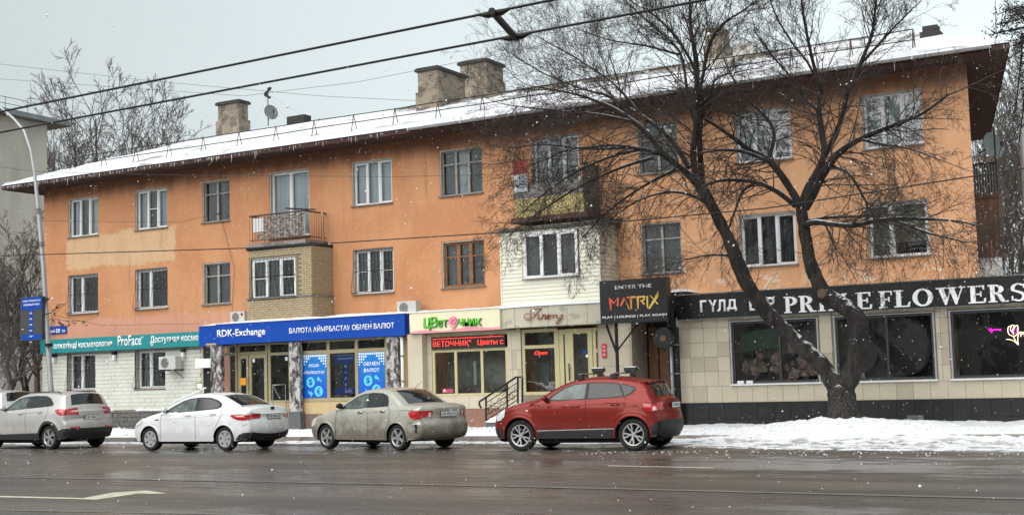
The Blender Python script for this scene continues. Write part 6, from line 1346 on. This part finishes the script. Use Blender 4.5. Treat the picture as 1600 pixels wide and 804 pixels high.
for sg in(-1,1): c.cap('tail_light',c.tz(1.09),c.tz(.95),sg*.60,sg*1,'tail_red',off=.011); c.cap('fog_light',c.tz(.62),c.tz(.58),sg*.62,sg*.95,'tail_red',off=.013)
c.side('headlight',[(.24,.78),(.26,.88),(.46,.98),(.66,1.0),(.60,.92),(.4,.80)],'headlamp',off=.008)
c.line([(1.26,.45),(1.26,.90),(1.36,1.10)]); c.line([(2.45,.46),(2.45,1.13)]); c.line([(3.06,.48),(3.14,.66),(3.34,.84),(3.42,1.06),(3.36,1.18)]); c.line([(1.3,.98),(2.4,1.03),(3.7,1.10)],.012,'paint_silver',.008,name='body_crease'); c.line([(3.86,.60),(4.1,.64)])
c.cap('tailgate_gap',c.tz(.86),c.tz(.845),-.9,.9,'under',off=.003)
c.handles([(2.22,1.00),(3.08,1.04)],'paint_silver'); c.mirror(1.50,1.14,'paint_silver'); c.wheels('twin'); c.plate('576 TMA 02',c.tz(.81),.0)
for sg in(-1,1): c.put(MB().tube([(2.0,sg*.60,1.555),(2.1,sg*.60,1.60),(3.5,sg*.60,1.605),(3.65,sg*.60,1.565)],.016,6),'roof_rail','black_plastic')
# --- car cut by the left edge, farther back
sp2=dict(sp); sp2['paint']='paint_pale'; c=Car(sp2,(X(-55,640,32.3),31.4,.1),0.0,'parked_car','pale car beyond the silver crossover, cut off at the left edge'); c.body(); glazing(c,[(1.56,1.13),(1.76,1.27),(1.98,1.40),(2.2,1.45),(2.38,1.46),(2.40,1.155),(1.9,1.13)],[(2.50,1.16),(2.49,1.465),(2.8,1.47),(3.06,1.455),(3.08,1.195)],[(3.12,1.20),(3.10,1.45),(3.30,1.39),(3.48,1.25)],ws=(1.28,2.1),rw=(c.tz(1.47),c.tz(1.19))); c.wheels('twin'); c.mirror(1.5,1.14,'paint_pale')
# ================================================================ TREES
def tubes_np(polys,ns=4):
    """polys: list of (pts Nx3, radii N) -> verts, faces"""
    V=[];Fc=[];base=0
    ca=np.cos(np.arange(ns)*2*np.pi/ns); sa=np.sin(np.arange(ns)*2*np.pi/ns)
    for P,r in polys:
        n=len(P); T=np.gradient(P,axis=0); T/=np.linalg.norm(T,axis=1)[:,None]+1e-9
        ref=np.array([0,0,1.]) if abs(T[:,2]).mean()<.85 else np.array([1.,0,0])
        A=np.cross(T,ref); A/=np.linalg.norm(A,axis=1)[:,None]+1e-9; Bv=np.cross(A,T)
        ring=P[:,None,:]+(A[:,None,:]*ca[None,:,None]+Bv[:,None,:]*sa[None,:,None])*np.asarray(r)[:,None,None]
        V.append(ring.reshape(-1,3)); i=np.arange((n-1)*ns).reshape(n-1,ns); j=np.roll(i,-1,axis=1)
        Fc.append((np.stack([i,j,j+ns,i+ns],-1).reshape(-1,4))+base); base+=n*ns
    return np.concatenate(V),np.concatenate(Fc)
def npmesh(name,V,Fc,m,parent,smooth=True):
    me=bpy.data.meshes.new(name); V=V-np.array(wloc(parent)); me.vertices.add(len(V)); me.vertices.foreach_set('co',V.astype(np.float32).ravel()); me.loops.add(Fc.size); me.loops.foreach_set('vertex_index',Fc.astype(np.int32).ravel()); me.polygons.add(len(Fc)); me.polygons.foreach_set('loop_start',np.arange(len(Fc),dtype=np.int32)*Fc.shape[1]); me.polygons.foreach_set('loop_total',np.full(len(Fc),Fc.shape[1],dtype=np.int32))
    me.update(calc_edges=True); me.validate(); me.materials.append(MATS[m])
    if smooth: me.shade_smooth()
    return link(name,me,parent)
def unit(v): return v/(np.linalg.norm(v)+1e-9)
def grow(p,d,L_,r,depth,out,bend=(0,0,.05),wob=.22,nseg=5,kids=(3,5),spread=.8,ratio=.55,rmin=.004,keep=None):
    """a wandering branch with side shoots; appends (pts,radii)"""
    pts=[p]; dd=unit(d); sl=L_/nseg
    for i in range(nseg):
        dd=unit(dd+rng.normal(0,wob,3)+np.array(bend)); pts.append(pts[-1]+dd*sl)
    P=np.array(pts); R_=np.linspace(r,max(rmin,r*.45),nseg+1); out.append((P,R_))
    if depth<=0: return
    n=rng.integers(kids[0],kids[1]+1)
    for k in range(n):
        u=.25+.75*(k+rng.random())/n; i=min(int(u*nseg),nseg-1); q=P[i]+(P[i+1]-P[i])*(u*nseg-i); t=unit(P[i+1]-P[i])
        s_=unit(np.cross(t,rng.normal(0,1,3))); nd=unit(t*(1.1-spread*.5)+s_*spread)
        grow(q,nd,L_*ratio*(1.15-.5*u)*rng.uniform(.7,1.2),max(rmin,R_[i]*.55),depth-1,out,bend,wob,max(3,nseg-1),kids,spread,ratio,rmin)
TB=atv(1319,662,31.0); TB.z=.15
tr=thing('bare_street_tree','big forked bare tree with snowy limbs standing before the flower annex','tree',TB)
# limbs: (px,py,radius px, Y)
def limb_px(L_,y0=31,name='limb'):
    P=[];R_=[]
    for q in L_:
        px,py,r=q[:3]; Y=q[3] if len(q)>3 else y0; P.append(np.array(atv(px,py,Y))); R_.append(r/66*(.80 if name=='trunk' else .68 if name=='main' else .74))
    P=np.array(P); R_=np.array(R_); Q=[];S=[]
    for i in range(len(P)-1):
        p0=P[max(i-1,0)];p1=P[i];p2=P[i+1];p3=P[min(i+2,len(P)-1)]; n=9
        for k in range(n):
            t=k/n; Q.append(.5*((2*p1)+(p2-p0)*t+(2*p0-5*p1+4*p2-p3)*t*t+(3*p1-p0-3*p2+p3)*t**3)); S.append((R_[i]*(1-t)+R_[i+1]*t)*(1+.12*pnoise(Vector(Q[-1])*1.9)))
    Q.append(P[-1]);S.append(R_[-1]); return np.array(Q),np.array(S)
trunk=[(1322,676,34),(1320,655,30),(1316,630,27),(1314,612,25),(1313,600,15)]
Ll=[(1312,612,19),(1300,592,21),(1282,568,20),(1255,543,18),(1225,515,18),(1196,485,17,30.9),(1172,452,16,30.8),(1155,415,15.5,30.7),(1137,372,14.5,30.6),(1113,322,13,30.5),(1094,291,12,30.4)]
Lr=[(1316,614,19),(1328,590,22),(1338,560,21),(1344,528,20,31.1),(1340,500,20,31.2),(1318,478,20,31.3),(1290,462,19,31.4),(1277,440,17,31.4),(1267,410,15,31.4),(1259,375,14,31.4),(1255,350,13.5,31.4),(1252,325,13,31.4)]
limbs=[
[(1094,291,10,30.4),(1086,268,8,30.4),(1083,239,8,30.3),(1087,202,7.5,30.2),(1089,164,7,30.1),(1089,127,6.5,30),(1087,90,5.5,30),(1081,55,4.5,29.9),(1078,20,3.5,29.8),(1080,-30,2.5,29.8)],
[(1098,292,8,30.5),(1095,254,6.5,30.6),(1093,217,6,30.7),(1095,175,5.5,30.8),(1092,140,5,30.9),(1084,105,4,31),(1064,70,3.3,31),(1040,40,2.5,31),(1010,15,1.8,31)],
[(1092,290,9,30.3),(1076,273,8,30.2),(1053,254,7,30),(1035,239,6.5,29.8),(1012,210,5.5,29.6),(990,190,5,29.5),(956,168,4,29.4),(915,152,3,29.3),(876,142,2.2,29.2),(835,135,1.4,29.1)],
[(1076,262,7,30.3),(1050,220,5.5,30.6),(1012,187,4.5,30.8),(975,165,3.6,31),(948,149,3,31.1),(913,140,2.4,31.2),(861,120,1.8,31.3),(831,104,1.4,31.4),(801,86,1,31.5)],
[(1035,240,4.5,29.9),(993,231,3.6,29.6),(960,227,3,29.4),(930,229,2.6,29.2),(888,234,2,29),(850,250,1.5,28.9),(820,262,1,28.8)],
[(1089,164,4,30),(1098,120,3.6,29.6),(1109,70,3.4,29.4),(1131,37,2.8,29.2),(1161,17,2.2,29),(1180,2,1.6,29)],
[(1087,200,4,30.3),(1075,150,3.4,30.8),(1064,86,3,31.2),(1038,56,2.4,31.4),(1008,30,1.8,31.6),(980,5,1.2,31.8)],
[(1090,168,4,30.3),(1108,150,3,30.5),(1120,122,2.4,30.8),(1155,112,1.6,31)],
[(1252,325,10,31.4),(1238,300,9,31.4),(1218,270,8,31.2),(1200,250,7.5,31.1),(1170,233,6,31),(1145,215,4.6,30.9),(1112,192,3.2,30.8),(1090,182,2,30.8)],
[(1199,250,5.5,31.1),(1208,225,4.4,31.2),(1207,200,4,31.3),(1192,178,3.2,31.4),(1165,152,2.4,31.5),(1148,128,1.8,31.6),(1130,90,1.2,31.7)],
[(1200,252,5,31),(1165,238,3.8,30.8),(1130,234,3,30.6),(1090,240,2,30.4)],
[(1243,322,6.5,31.3),(1215,300,5.5,31),(1185,286,4.6,30.8),(1150,281,4,30.6),(1122,283,3.3,30.4),(1100,290,2.6,30.3)],
[(1178,286,3.5,30.7),(1160,300,3,30.6),(1150,325,2.4,30.5),(1140,355,1.6,30.5)],
[(1258,325,10,31.4),(1272,300,9.5,31.2),(1286,272,9,31),(1310,240,8,30.8),(1345,217,5.5,30.6),(1395,196,4.4,30.4),(1440,178,3.2,30.2),(1482,148,2.2,30)],
[(1252,322,10,31.5),(1262,295,9,31.6),(1277,268,8.5,31.8),(1288,240,7.5,32),(1284,205,6.5,32.1),(1279,170,5.6,32.2),(1282,138,5,32.3),(1271,100,4,32.4),(1262,60,3.4,32.4),(1254,15,2.6,32.5),(1250,-30,2,32.5)],
[(1289,242,6.5,31.9),(1305,212,6,31.7),(1316,180,5.4,31.5),(1326,140,4.8,31.3),(1343,102,4.2,31.2),(1362,55,3.4,31.1),(1368,10,2.6,31),(1372,-30,2,31)],
[(1340,105,3.4,31.3),(1368,75,2.8,31.5),(1395,45,2.2,31.7),(1425,15,1.6,31.9)],
[(1277,172,3.8,32.2),(1255,150,3.2,32.4),(1235,120,2.7,32.6),(1205,85,2.1,32.8),(1180,50,1.6,33)],
[(1283,140,3.4,32.2),(1262,98,2.8,32),(1240,70,2.3,31.8),(1215,30,1.8,31.6),(1200,-10,1.3,31.5)],
[(1256,352,7.5,31.3),(1275,347,6.5,31.1),(1300,350,5.6,30.9),(1332,352,5,30.7),(1368,345,4.4,30.5),(1400,341,3.8,30.3),(1449,342,3,30.1),(1492,345,2.2,30),(1528,352,1.4,30)],
[(1385,342,3.2,30.4),(1415,350,2.8,30.2),(1445,362,2.5,30),(1475,370,2,29.9),(1510,378,1.2,29.8)],
[(1262,345,4,31.4),(1290,340,3.4,31.6),(1330,338,2.6,31.8),(1375,335,1.8,32)],
[(1300,260,4.5,31),(1325,270,3.4,30.8),(1345,300,2.6,30.6),(1365,340,1.8,30.5),(1378,372,1.1,30.4)],
[(1150,400,3.4,30.7),(1118,398,2.2,30.4),(1085,402,1.5,30.2),(1050,412,1,30)],
[(1113,322,4.4,30.5),(1080,305,3.4,30.2),(1045,300,2.8,29.9),(1005,310,2.2,29.6),(970,330,1.6,29.4),(945,350,1,29.2)],
[(1020,246,4,29.8),(965,264,3,29.5),(905,292,2.3,29.3),(845,330,1.6,29.1),(795,368,1,29)],
[(1000,233,3.6,29.7),(940,250,2.8,29.2),(875,284,2,28.9),(818,330,1.2,28.7)],
[(985,231,3.2,29.6),(915,232,2.5,29.8),(850,226,1.8,30),(792,232,1.1,30.2)],
[(1062,262,4,30.2),(1012,287,3,29.9),(960,322,2.2,29.7),(912,368,1.3,29.5)],
[(1010,190,4,29.7),(960,132,2.8,30),(902,92,2,30.3),(848,62,1.2,30.5)],
[(1064,86,3,31.2),(1010,72,2.3,31.4),(950,62,1.7,31.6),(898,44,1.1,31.8)],
[(990,190,3.4,29.5),(930,178,2.6,29.1),(860,172,1.9,28.8),(792,164,1.1,28.6)],
[(1345,217,3.6,30.6),(1375,225,2.8,30.3),(1420,232,2,30),(1470,250,1.3,29.8)],
]
trunkP=[limb_px(trunk,name='trunk'),limb_px(Ll,name='main'),limb_px(Lr,name='main')]
V,Fc=tubes_np(trunkP,28); 
for i in range(len(V)):      # knobbly bark
    pass
nz=np.array([pnoise(Vector(v*3.1))*.035+pnoise(Vector((v[0]*11,v[1]*11,v[2]*5)))*.022+pnoise(Vector((v[0]*26,v[1]*26,v[2]*12)))*.011 for v in V]); cen=np.concatenate([np.repeat(P,28,axis=0) for P,_ in trunkP]); dv=V-cen; V=V+dv/(np.linalg.norm(dv,axis=1)[:,None]+1e-6)*nz[:,None]
npmesh('trunk',V,Fc,'bark',tr)
# sawn stump face on the bend
c0=atv(1284,459,31.15); MB().lathe_y((c0.x,c0.y-.02,c0.z),[(0,-.015),(.09,-.01),(.125,.04),(.14,.25)],12).build('sawn_knot','cut_wood',tr,fix=True)
main=[limb_px(l) for l in limbs]
for l in main:
    V,Fc=tubes_np([l],8); npmesh('limb',V,Fc,'bark',tr)
twigs=[]
for li,(P,R_) in enumerate(main):
    Ln=np.linalg.norm(np.diff(P,axis=0),axis=1).sum(); n=int(Ln*7.4)+5
    for k in range(n):
        u=rng.uniform(.12,1)**.8; i=min(int(u*(len(P)-1)),len(P)-2); q=P[i]; t=unit(P[i+1]-P[i]); s_=unit(np.cross(t,rng.normal(0,1,3)))
        z=q[2]; upb=.09 if z>8.6 else (-.02 if z>7 else -.07)
        if li in (2,4,24,25,26,27,28): upb=-.05
        d=unit(t*.75+s_*.8+np.array([0,0,upb*3])); L_=rng.uniform(.7,1.8)*(1.15-.35*u)*(1.25 if li in (2,3,4,24,5,6,29,30,31) else 1.0)
        grow(q,d,L_,max(.007,min(.020,R_[i]*.36)),3 if rng.random()<.72 else 2,twigs,(0,0,upb),.17,5,(3,5),.72,.55,.0030)
    # leader continues
    grow(P[-1],unit(P[-1]-P[-4]),1.3,max(.008,R_[-1]*.8),3,twigs,(0,0,.05 if P[-1][2]>8 else -.04),.16,6,(4,6),.7,.55,.0030)
for (P,R_) in trunkP[1:]:
    for k in range(9):
        i=rng.integers(len(P)//2,len(P)-1); t=unit(P[i+1]-P[i]); s_=unit(np.cross(t,rng.normal(0,1,3))); grow(P[i]+s_*R_[i]*.8,unit(s_+t*.3),rng.uniform(.4,1.0),.010,2,twigs,(0,0,-.05),.2,4,(2,4),.7,.55,.0030)
print('twigs',len(twigs))
V,Fc=tubes_np(twigs,3); tag(npmesh('twigs',V,Fc,'twig',tr),kind='stuff')
# snow lying along limbs
mb=MB()
for P,R_ in trunkP[1:]+main:
    for i in range(2,len(P)-1):
        t=unit(P[i+1]-P[i]); 
        if abs(t[2])<.80 and R_[i]>.03 and pnoise(Vector(P[i]*1.3))>-.02:
            r=R_[i]; q=P[i]+np.array([0,0,1])*r*.86*math.sqrt(max(.1,1-t[2]**2)); blob(mb,tuple(q),r*.5,.25,.3)
            q2=(P[i]+P[i+1])/2+np.array([0,0,1])*r*.86*math.sqrt(max(.1,1-t[2]**2)); blob(mb,tuple(q2),r*.45,.25,.3)
c0=atv(1303,468,31.3)
for q in range(5): blob(mb,(c0.x-.18+q*.11,c0.y-.03,c0.z+.14-q*.035),.085,.4)
c0=atv(1314,598,30.9)
for q in range(4): blob(mb,(c0.x+.02*q,c0.y,c0.z-.05+q*.05),.05+.008*q,.8)

tag(mb.build('snow_patches','snow',tr,smooth=True),kind='stuff')
# generic background trees
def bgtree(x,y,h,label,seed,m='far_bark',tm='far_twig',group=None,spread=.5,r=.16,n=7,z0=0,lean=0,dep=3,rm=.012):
    global rng; rng=np.random.default_rng(seed)
    o=thing('bare_tree',label,'tree',(x,y,z0),group); out=[]; tk=[]
    P=np.array([(x+lean*(k/8)**1.5+rng.normal(0,.08)*k/3,y+rng.normal(0,.08)*k/3,z0+h*.85*k/8) for k in range(9)]); R_=np.linspace(r,r*.2,9); tk.append((P,R_))
    for k in range(n*3):
        u=rng.uniform(.22,.98); i=min(int(u*8),7); q=P[i]+(P[i+1]-P[i])*(u*8-i); a=rng.random()*6.28; d=np.array([math.cos(a)*spread,math.sin(a)*spread,1.0]); grow(q,d,h*.36*(1.15-.7*u)+.5,r*(.42-.25*u),dep,out,(0,0,.06),.13,5,(3,5),.6,.55,rm)
    V,Fc=tubes_np(tk,8); npmesh('trunk',V,Fc,m,o); V,Fc=tubes_np(out,3); tag(npmesh('crown',V,Fc,tm,o),kind='stuff')
G='bare trees behind the left end of the building'
def bx_(px,Y): return X(px,500,Y)
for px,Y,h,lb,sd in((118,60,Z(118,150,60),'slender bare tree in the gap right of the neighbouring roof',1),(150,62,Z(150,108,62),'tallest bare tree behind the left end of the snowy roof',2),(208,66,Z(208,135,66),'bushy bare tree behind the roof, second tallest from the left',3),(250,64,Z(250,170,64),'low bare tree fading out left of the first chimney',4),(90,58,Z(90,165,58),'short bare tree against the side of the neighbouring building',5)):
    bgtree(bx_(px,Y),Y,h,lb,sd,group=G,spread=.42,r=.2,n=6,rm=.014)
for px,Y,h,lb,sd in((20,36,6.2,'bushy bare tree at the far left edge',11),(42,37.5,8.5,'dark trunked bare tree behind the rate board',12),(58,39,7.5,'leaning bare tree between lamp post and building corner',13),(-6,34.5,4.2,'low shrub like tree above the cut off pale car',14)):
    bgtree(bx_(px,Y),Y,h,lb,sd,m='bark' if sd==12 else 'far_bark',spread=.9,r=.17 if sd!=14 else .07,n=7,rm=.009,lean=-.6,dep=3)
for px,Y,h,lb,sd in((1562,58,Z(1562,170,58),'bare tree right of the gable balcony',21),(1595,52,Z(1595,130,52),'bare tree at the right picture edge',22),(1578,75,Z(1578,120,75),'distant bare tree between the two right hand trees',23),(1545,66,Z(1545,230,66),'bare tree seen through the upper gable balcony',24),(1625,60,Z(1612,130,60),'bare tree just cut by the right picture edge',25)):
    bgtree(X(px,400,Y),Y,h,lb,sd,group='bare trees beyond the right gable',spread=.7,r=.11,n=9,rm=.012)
# leafy tree at the top right and its hanging leaves
rng=np.random.default_rng(5)
def leaf(mb,p,s):
    a=rng.normal(0,1,3); a=unit(a); b_=unit(np.cross(a,rng.normal(0,1,3))); p=np.array(p); a=a*s; b_=b_*s*.45; mb.poly([p-a,p+b_,p+a,p-b_])
Yt_=24
o=thing('leafy_branches','dark leaf bearing branches hanging in at the upper right corner','tree',atv(1640,60,Yt_)); base_=np.array(atv(1660,40,Yt_)); out=[];lv=MB()
for (px,py) in ((1568,40),(1588,30),(1572,75),(1598,90),(1583,130),(1594,160),(1578,25),(1596,200),(1588,75),(1560,22),(1545,55),(1580,50),(1575,95),(1590,110),(1585,190),(1570,8),(1590,10),(1555,40),(1598,60),(1592,225),(1600,140)):
    e=np.array(atv(px,py,Yt_+rng.uniform(-.6,.6))); mid=(base_+e)/2+rng.normal(0,.15,3)+np.array([0,0,.2]); P=np.array([base_,mid,e]); out.append((P,np.array([.03,.018,.009]))); [out.append((np.array([(1-w_)*mid+w_*e,(1-w_)*mid+w_*e+rng.normal(0,.16,3)]),np.array([.008,.004]))) for w_ in rng.uniform(.1,.95,9)]
    for k in range(95):
        u=rng.uniform(.1,1.05); q=(1-u)*mid+u*e+rng.normal(0,.075,3); 
        leaf(lv,q,rng.uniform(.018,.036))
V,Fc=tubes_np(out,4); npmesh('branches',V,Fc,'bark',o); tag(lv.build('leaves','dark_leaf',o),kind='stuff')
o=thing('dry_leaf_branch','thin branches with brown dried leaves in front of the left corner','branch',atv(70,500,31)); out=[];lv=MB()
for P in ([(60,515),(80,498),(93,482),(108,470),(130,462)],[(66,470),(82,497),(110,502),(140,500),(155,488)],[(60,505),(76,500),(96,520)]):
    Q=np.array([atv(px,py,31.2) for px,py in P]); out.append((Q,np.linspace(.012,.005,len(Q))))
for (px,py,n) in ((84,486,10),(90,479,14),(82,499,10),(97,475,6),(83,505,12),(80,512,9),(94,504,12),(99,508,12),(107,506,10),(116,505,9),(129,504,8),(133,507,4)):
    for k in range(n): q=np.array(atv(px+rng.normal(0,1.8),py+rng.normal(0,2.2),31.2+rng.normal(0,.05))); leaf(lv,q,rng.uniform(.035,.07))
V,Fc=tubes_np(out,4); npmesh('twig','x' and V,Fc,'bark',o); tag(lv.build('leaves','dry_leaf',o),kind='stuff')
# ================================================================ NEIGHBOUR BUILDING (left)
YNb=50
nb=thing('neighbour_building','tall pale plastered building with overhanging dark roof at the far left','building',(X(73,400,YNb)-6,YNb,0)); nx1=X(73,400,YNb); nz1=Z(73,205,YNb); nx0=nx1-14; ny0=22
MB().box(nx0,nx1,ny0,YNb,0,nz1+.4).build('wall','grey_plaster',nb)
tip=atv(112,198,YNb+1.3); za=tip.z
MB().poly([(nx0,ny0-1.5,za),(nx0,tip.y,za),(tip.x,tip.y,za),(tip.x+1.2,ny0-1.5,za)]).build('soffit','old_wood',nb)
MB().poly([(tip.x+1.2,ny0-1.5,za+.01),(tip.x,tip.y,za+.01),(tip.x,tip.y,za+.26),(tip.x+1.2,ny0-1.5,za+.5)]).poly([(nx0,tip.y,za+.01),(tip.x,tip.y,za+.01),(tip.x,tip.y,za+.26),(nx0,tip.y,za+.26)]).build('fascia_board','roof_metal',nb)
MB().poly([(tip.x+1.2,ny0-1.5,za+.5),(tip.x,tip.y,za+.262),(tip.x-8,tip.y-7,za+2.3),(tip.x-8,ny0+6,za+2.5)]).poly([(tip.x,tip.y,za+.262),(nx0,tip.y,za+.262),(tip.x-8,tip.y-7,za+2.3)]).build('roof','roof_snow',nb)
rl=MB(); xr=tip.x-1.2
for i in range(15): rl.tube([(xr,tip.y-2-i*1.5,za+.5),(xr,tip.y-2-i*1.5,za+1.25)],.018,4)
for dz in(.9,1.25): rl.tube([(xr,tip.y-2,za+dz),(xr,ny0,za+dz)],.016,4)
tag(rl.build('roof_railing','iron',nb),kind='stuff')
# other side of the street, behind the camera: what the glass reflects
for k,(xa_,xb_,h,lb) in enumerate(((-95,-48,8,'long grey block across the street behind the camera, left of centre'),(-42,2,9.5,'tall brown block across the street directly behind the camera'),(8,60,7,'grey block across the street behind the camera, right of centre'))):
    t=thing('opposite_block',lb,'building',((xa_+xb_)/2,-24,0)); wl_=MB().box(xa_,xb_,-36,-24,0,h).build('wall','opposite_wall',t)
    wm=MB().box(0,1.6,0,.05,0,1.6).mesh('window','grille_dark')
    for a in range(int((xb_-xa_)/3.4)):
        for f in range(int(h/3.1)): inst('window',wm,(xa_+1+a*3.4,-24.03+.0,1.2+f*3.1),t) if 0 else inst('window',wm,(xa_+1+a*3.4,-24.0,1.2+f*3.1),t)
# far white structure right edge (pale pole) 
t=thing('pale_pole','pale grey pole rising behind the roof tip at the right edge','pole',(X(1590,100,44),44,0)); MB().tube([(X(1590,100,44),44,0),(X(1590,100,44),44,Z(1590,62,44))],.10,8).build('pole','pole_grey',t)
# distant blocks closing the horizon
for k,(px0,px1,py,Y,lb) in enumerate(((1535,1700,520,110,'hazy distant block low behind the trees at right'),(-200,66,560,95,'hazy distant block low behind the left trees'))):
    t=thing('distant_block',lb,'building',(X((px0+px1)/2,500,Y),Y,0)); MB().box(X(px0,500,Y),X(px1,500,Y),Y,Y+12,0,Z(px0,py,Y)).build('wall','grey_plaster',t)
# low fence / hedge mass at left behind the cars
# ================================================================ FALLING SNOW
rng=np.random.default_rng(99); nF=42000
octv=np.array([(1,0,0),(-1,0,0),(0,1,0),(0,-1,0),(0,0,1),(0,0,-1)],float); octf=np.array([(0,2,4),(2,1,4),(1,3,4),(3,0,4),(2,0,5),(1,2,5),(3,1,5),(0,3,5)])
C=np.stack([rng.uniform(-52,8,nF),rng.uniform(-2,34,nF),rng.uniform(.05,13,nF)],1); C=C[(np.linalg.norm(C-np.array([0,0,1.6]),axis=1)>5.5)]
C=C[(C[:,1]<29)|(C[:,2]<9)]; R0=np.minimum(rng.lognormal(-5.2,.36,len(C)),.0105)
Vs=(octv[None]*rng.uniform(.55,1.35,(len(C),1,3)))*R0[:,None,None]+C[:,None,:]; Fs=octf[None]+6*np.arange(len(C))[:,None,None]; Vs=[Vs.reshape(-1,3)]; Fs=[Fs.reshape(-1,3)]
mat('flake',(.88,.89,.91),.8,var=0)
fs=npmesh('falling_snow',np.concatenate(Vs),np.concatenate(Fs),'flake',None,False); tag(fs,kind='stuff')
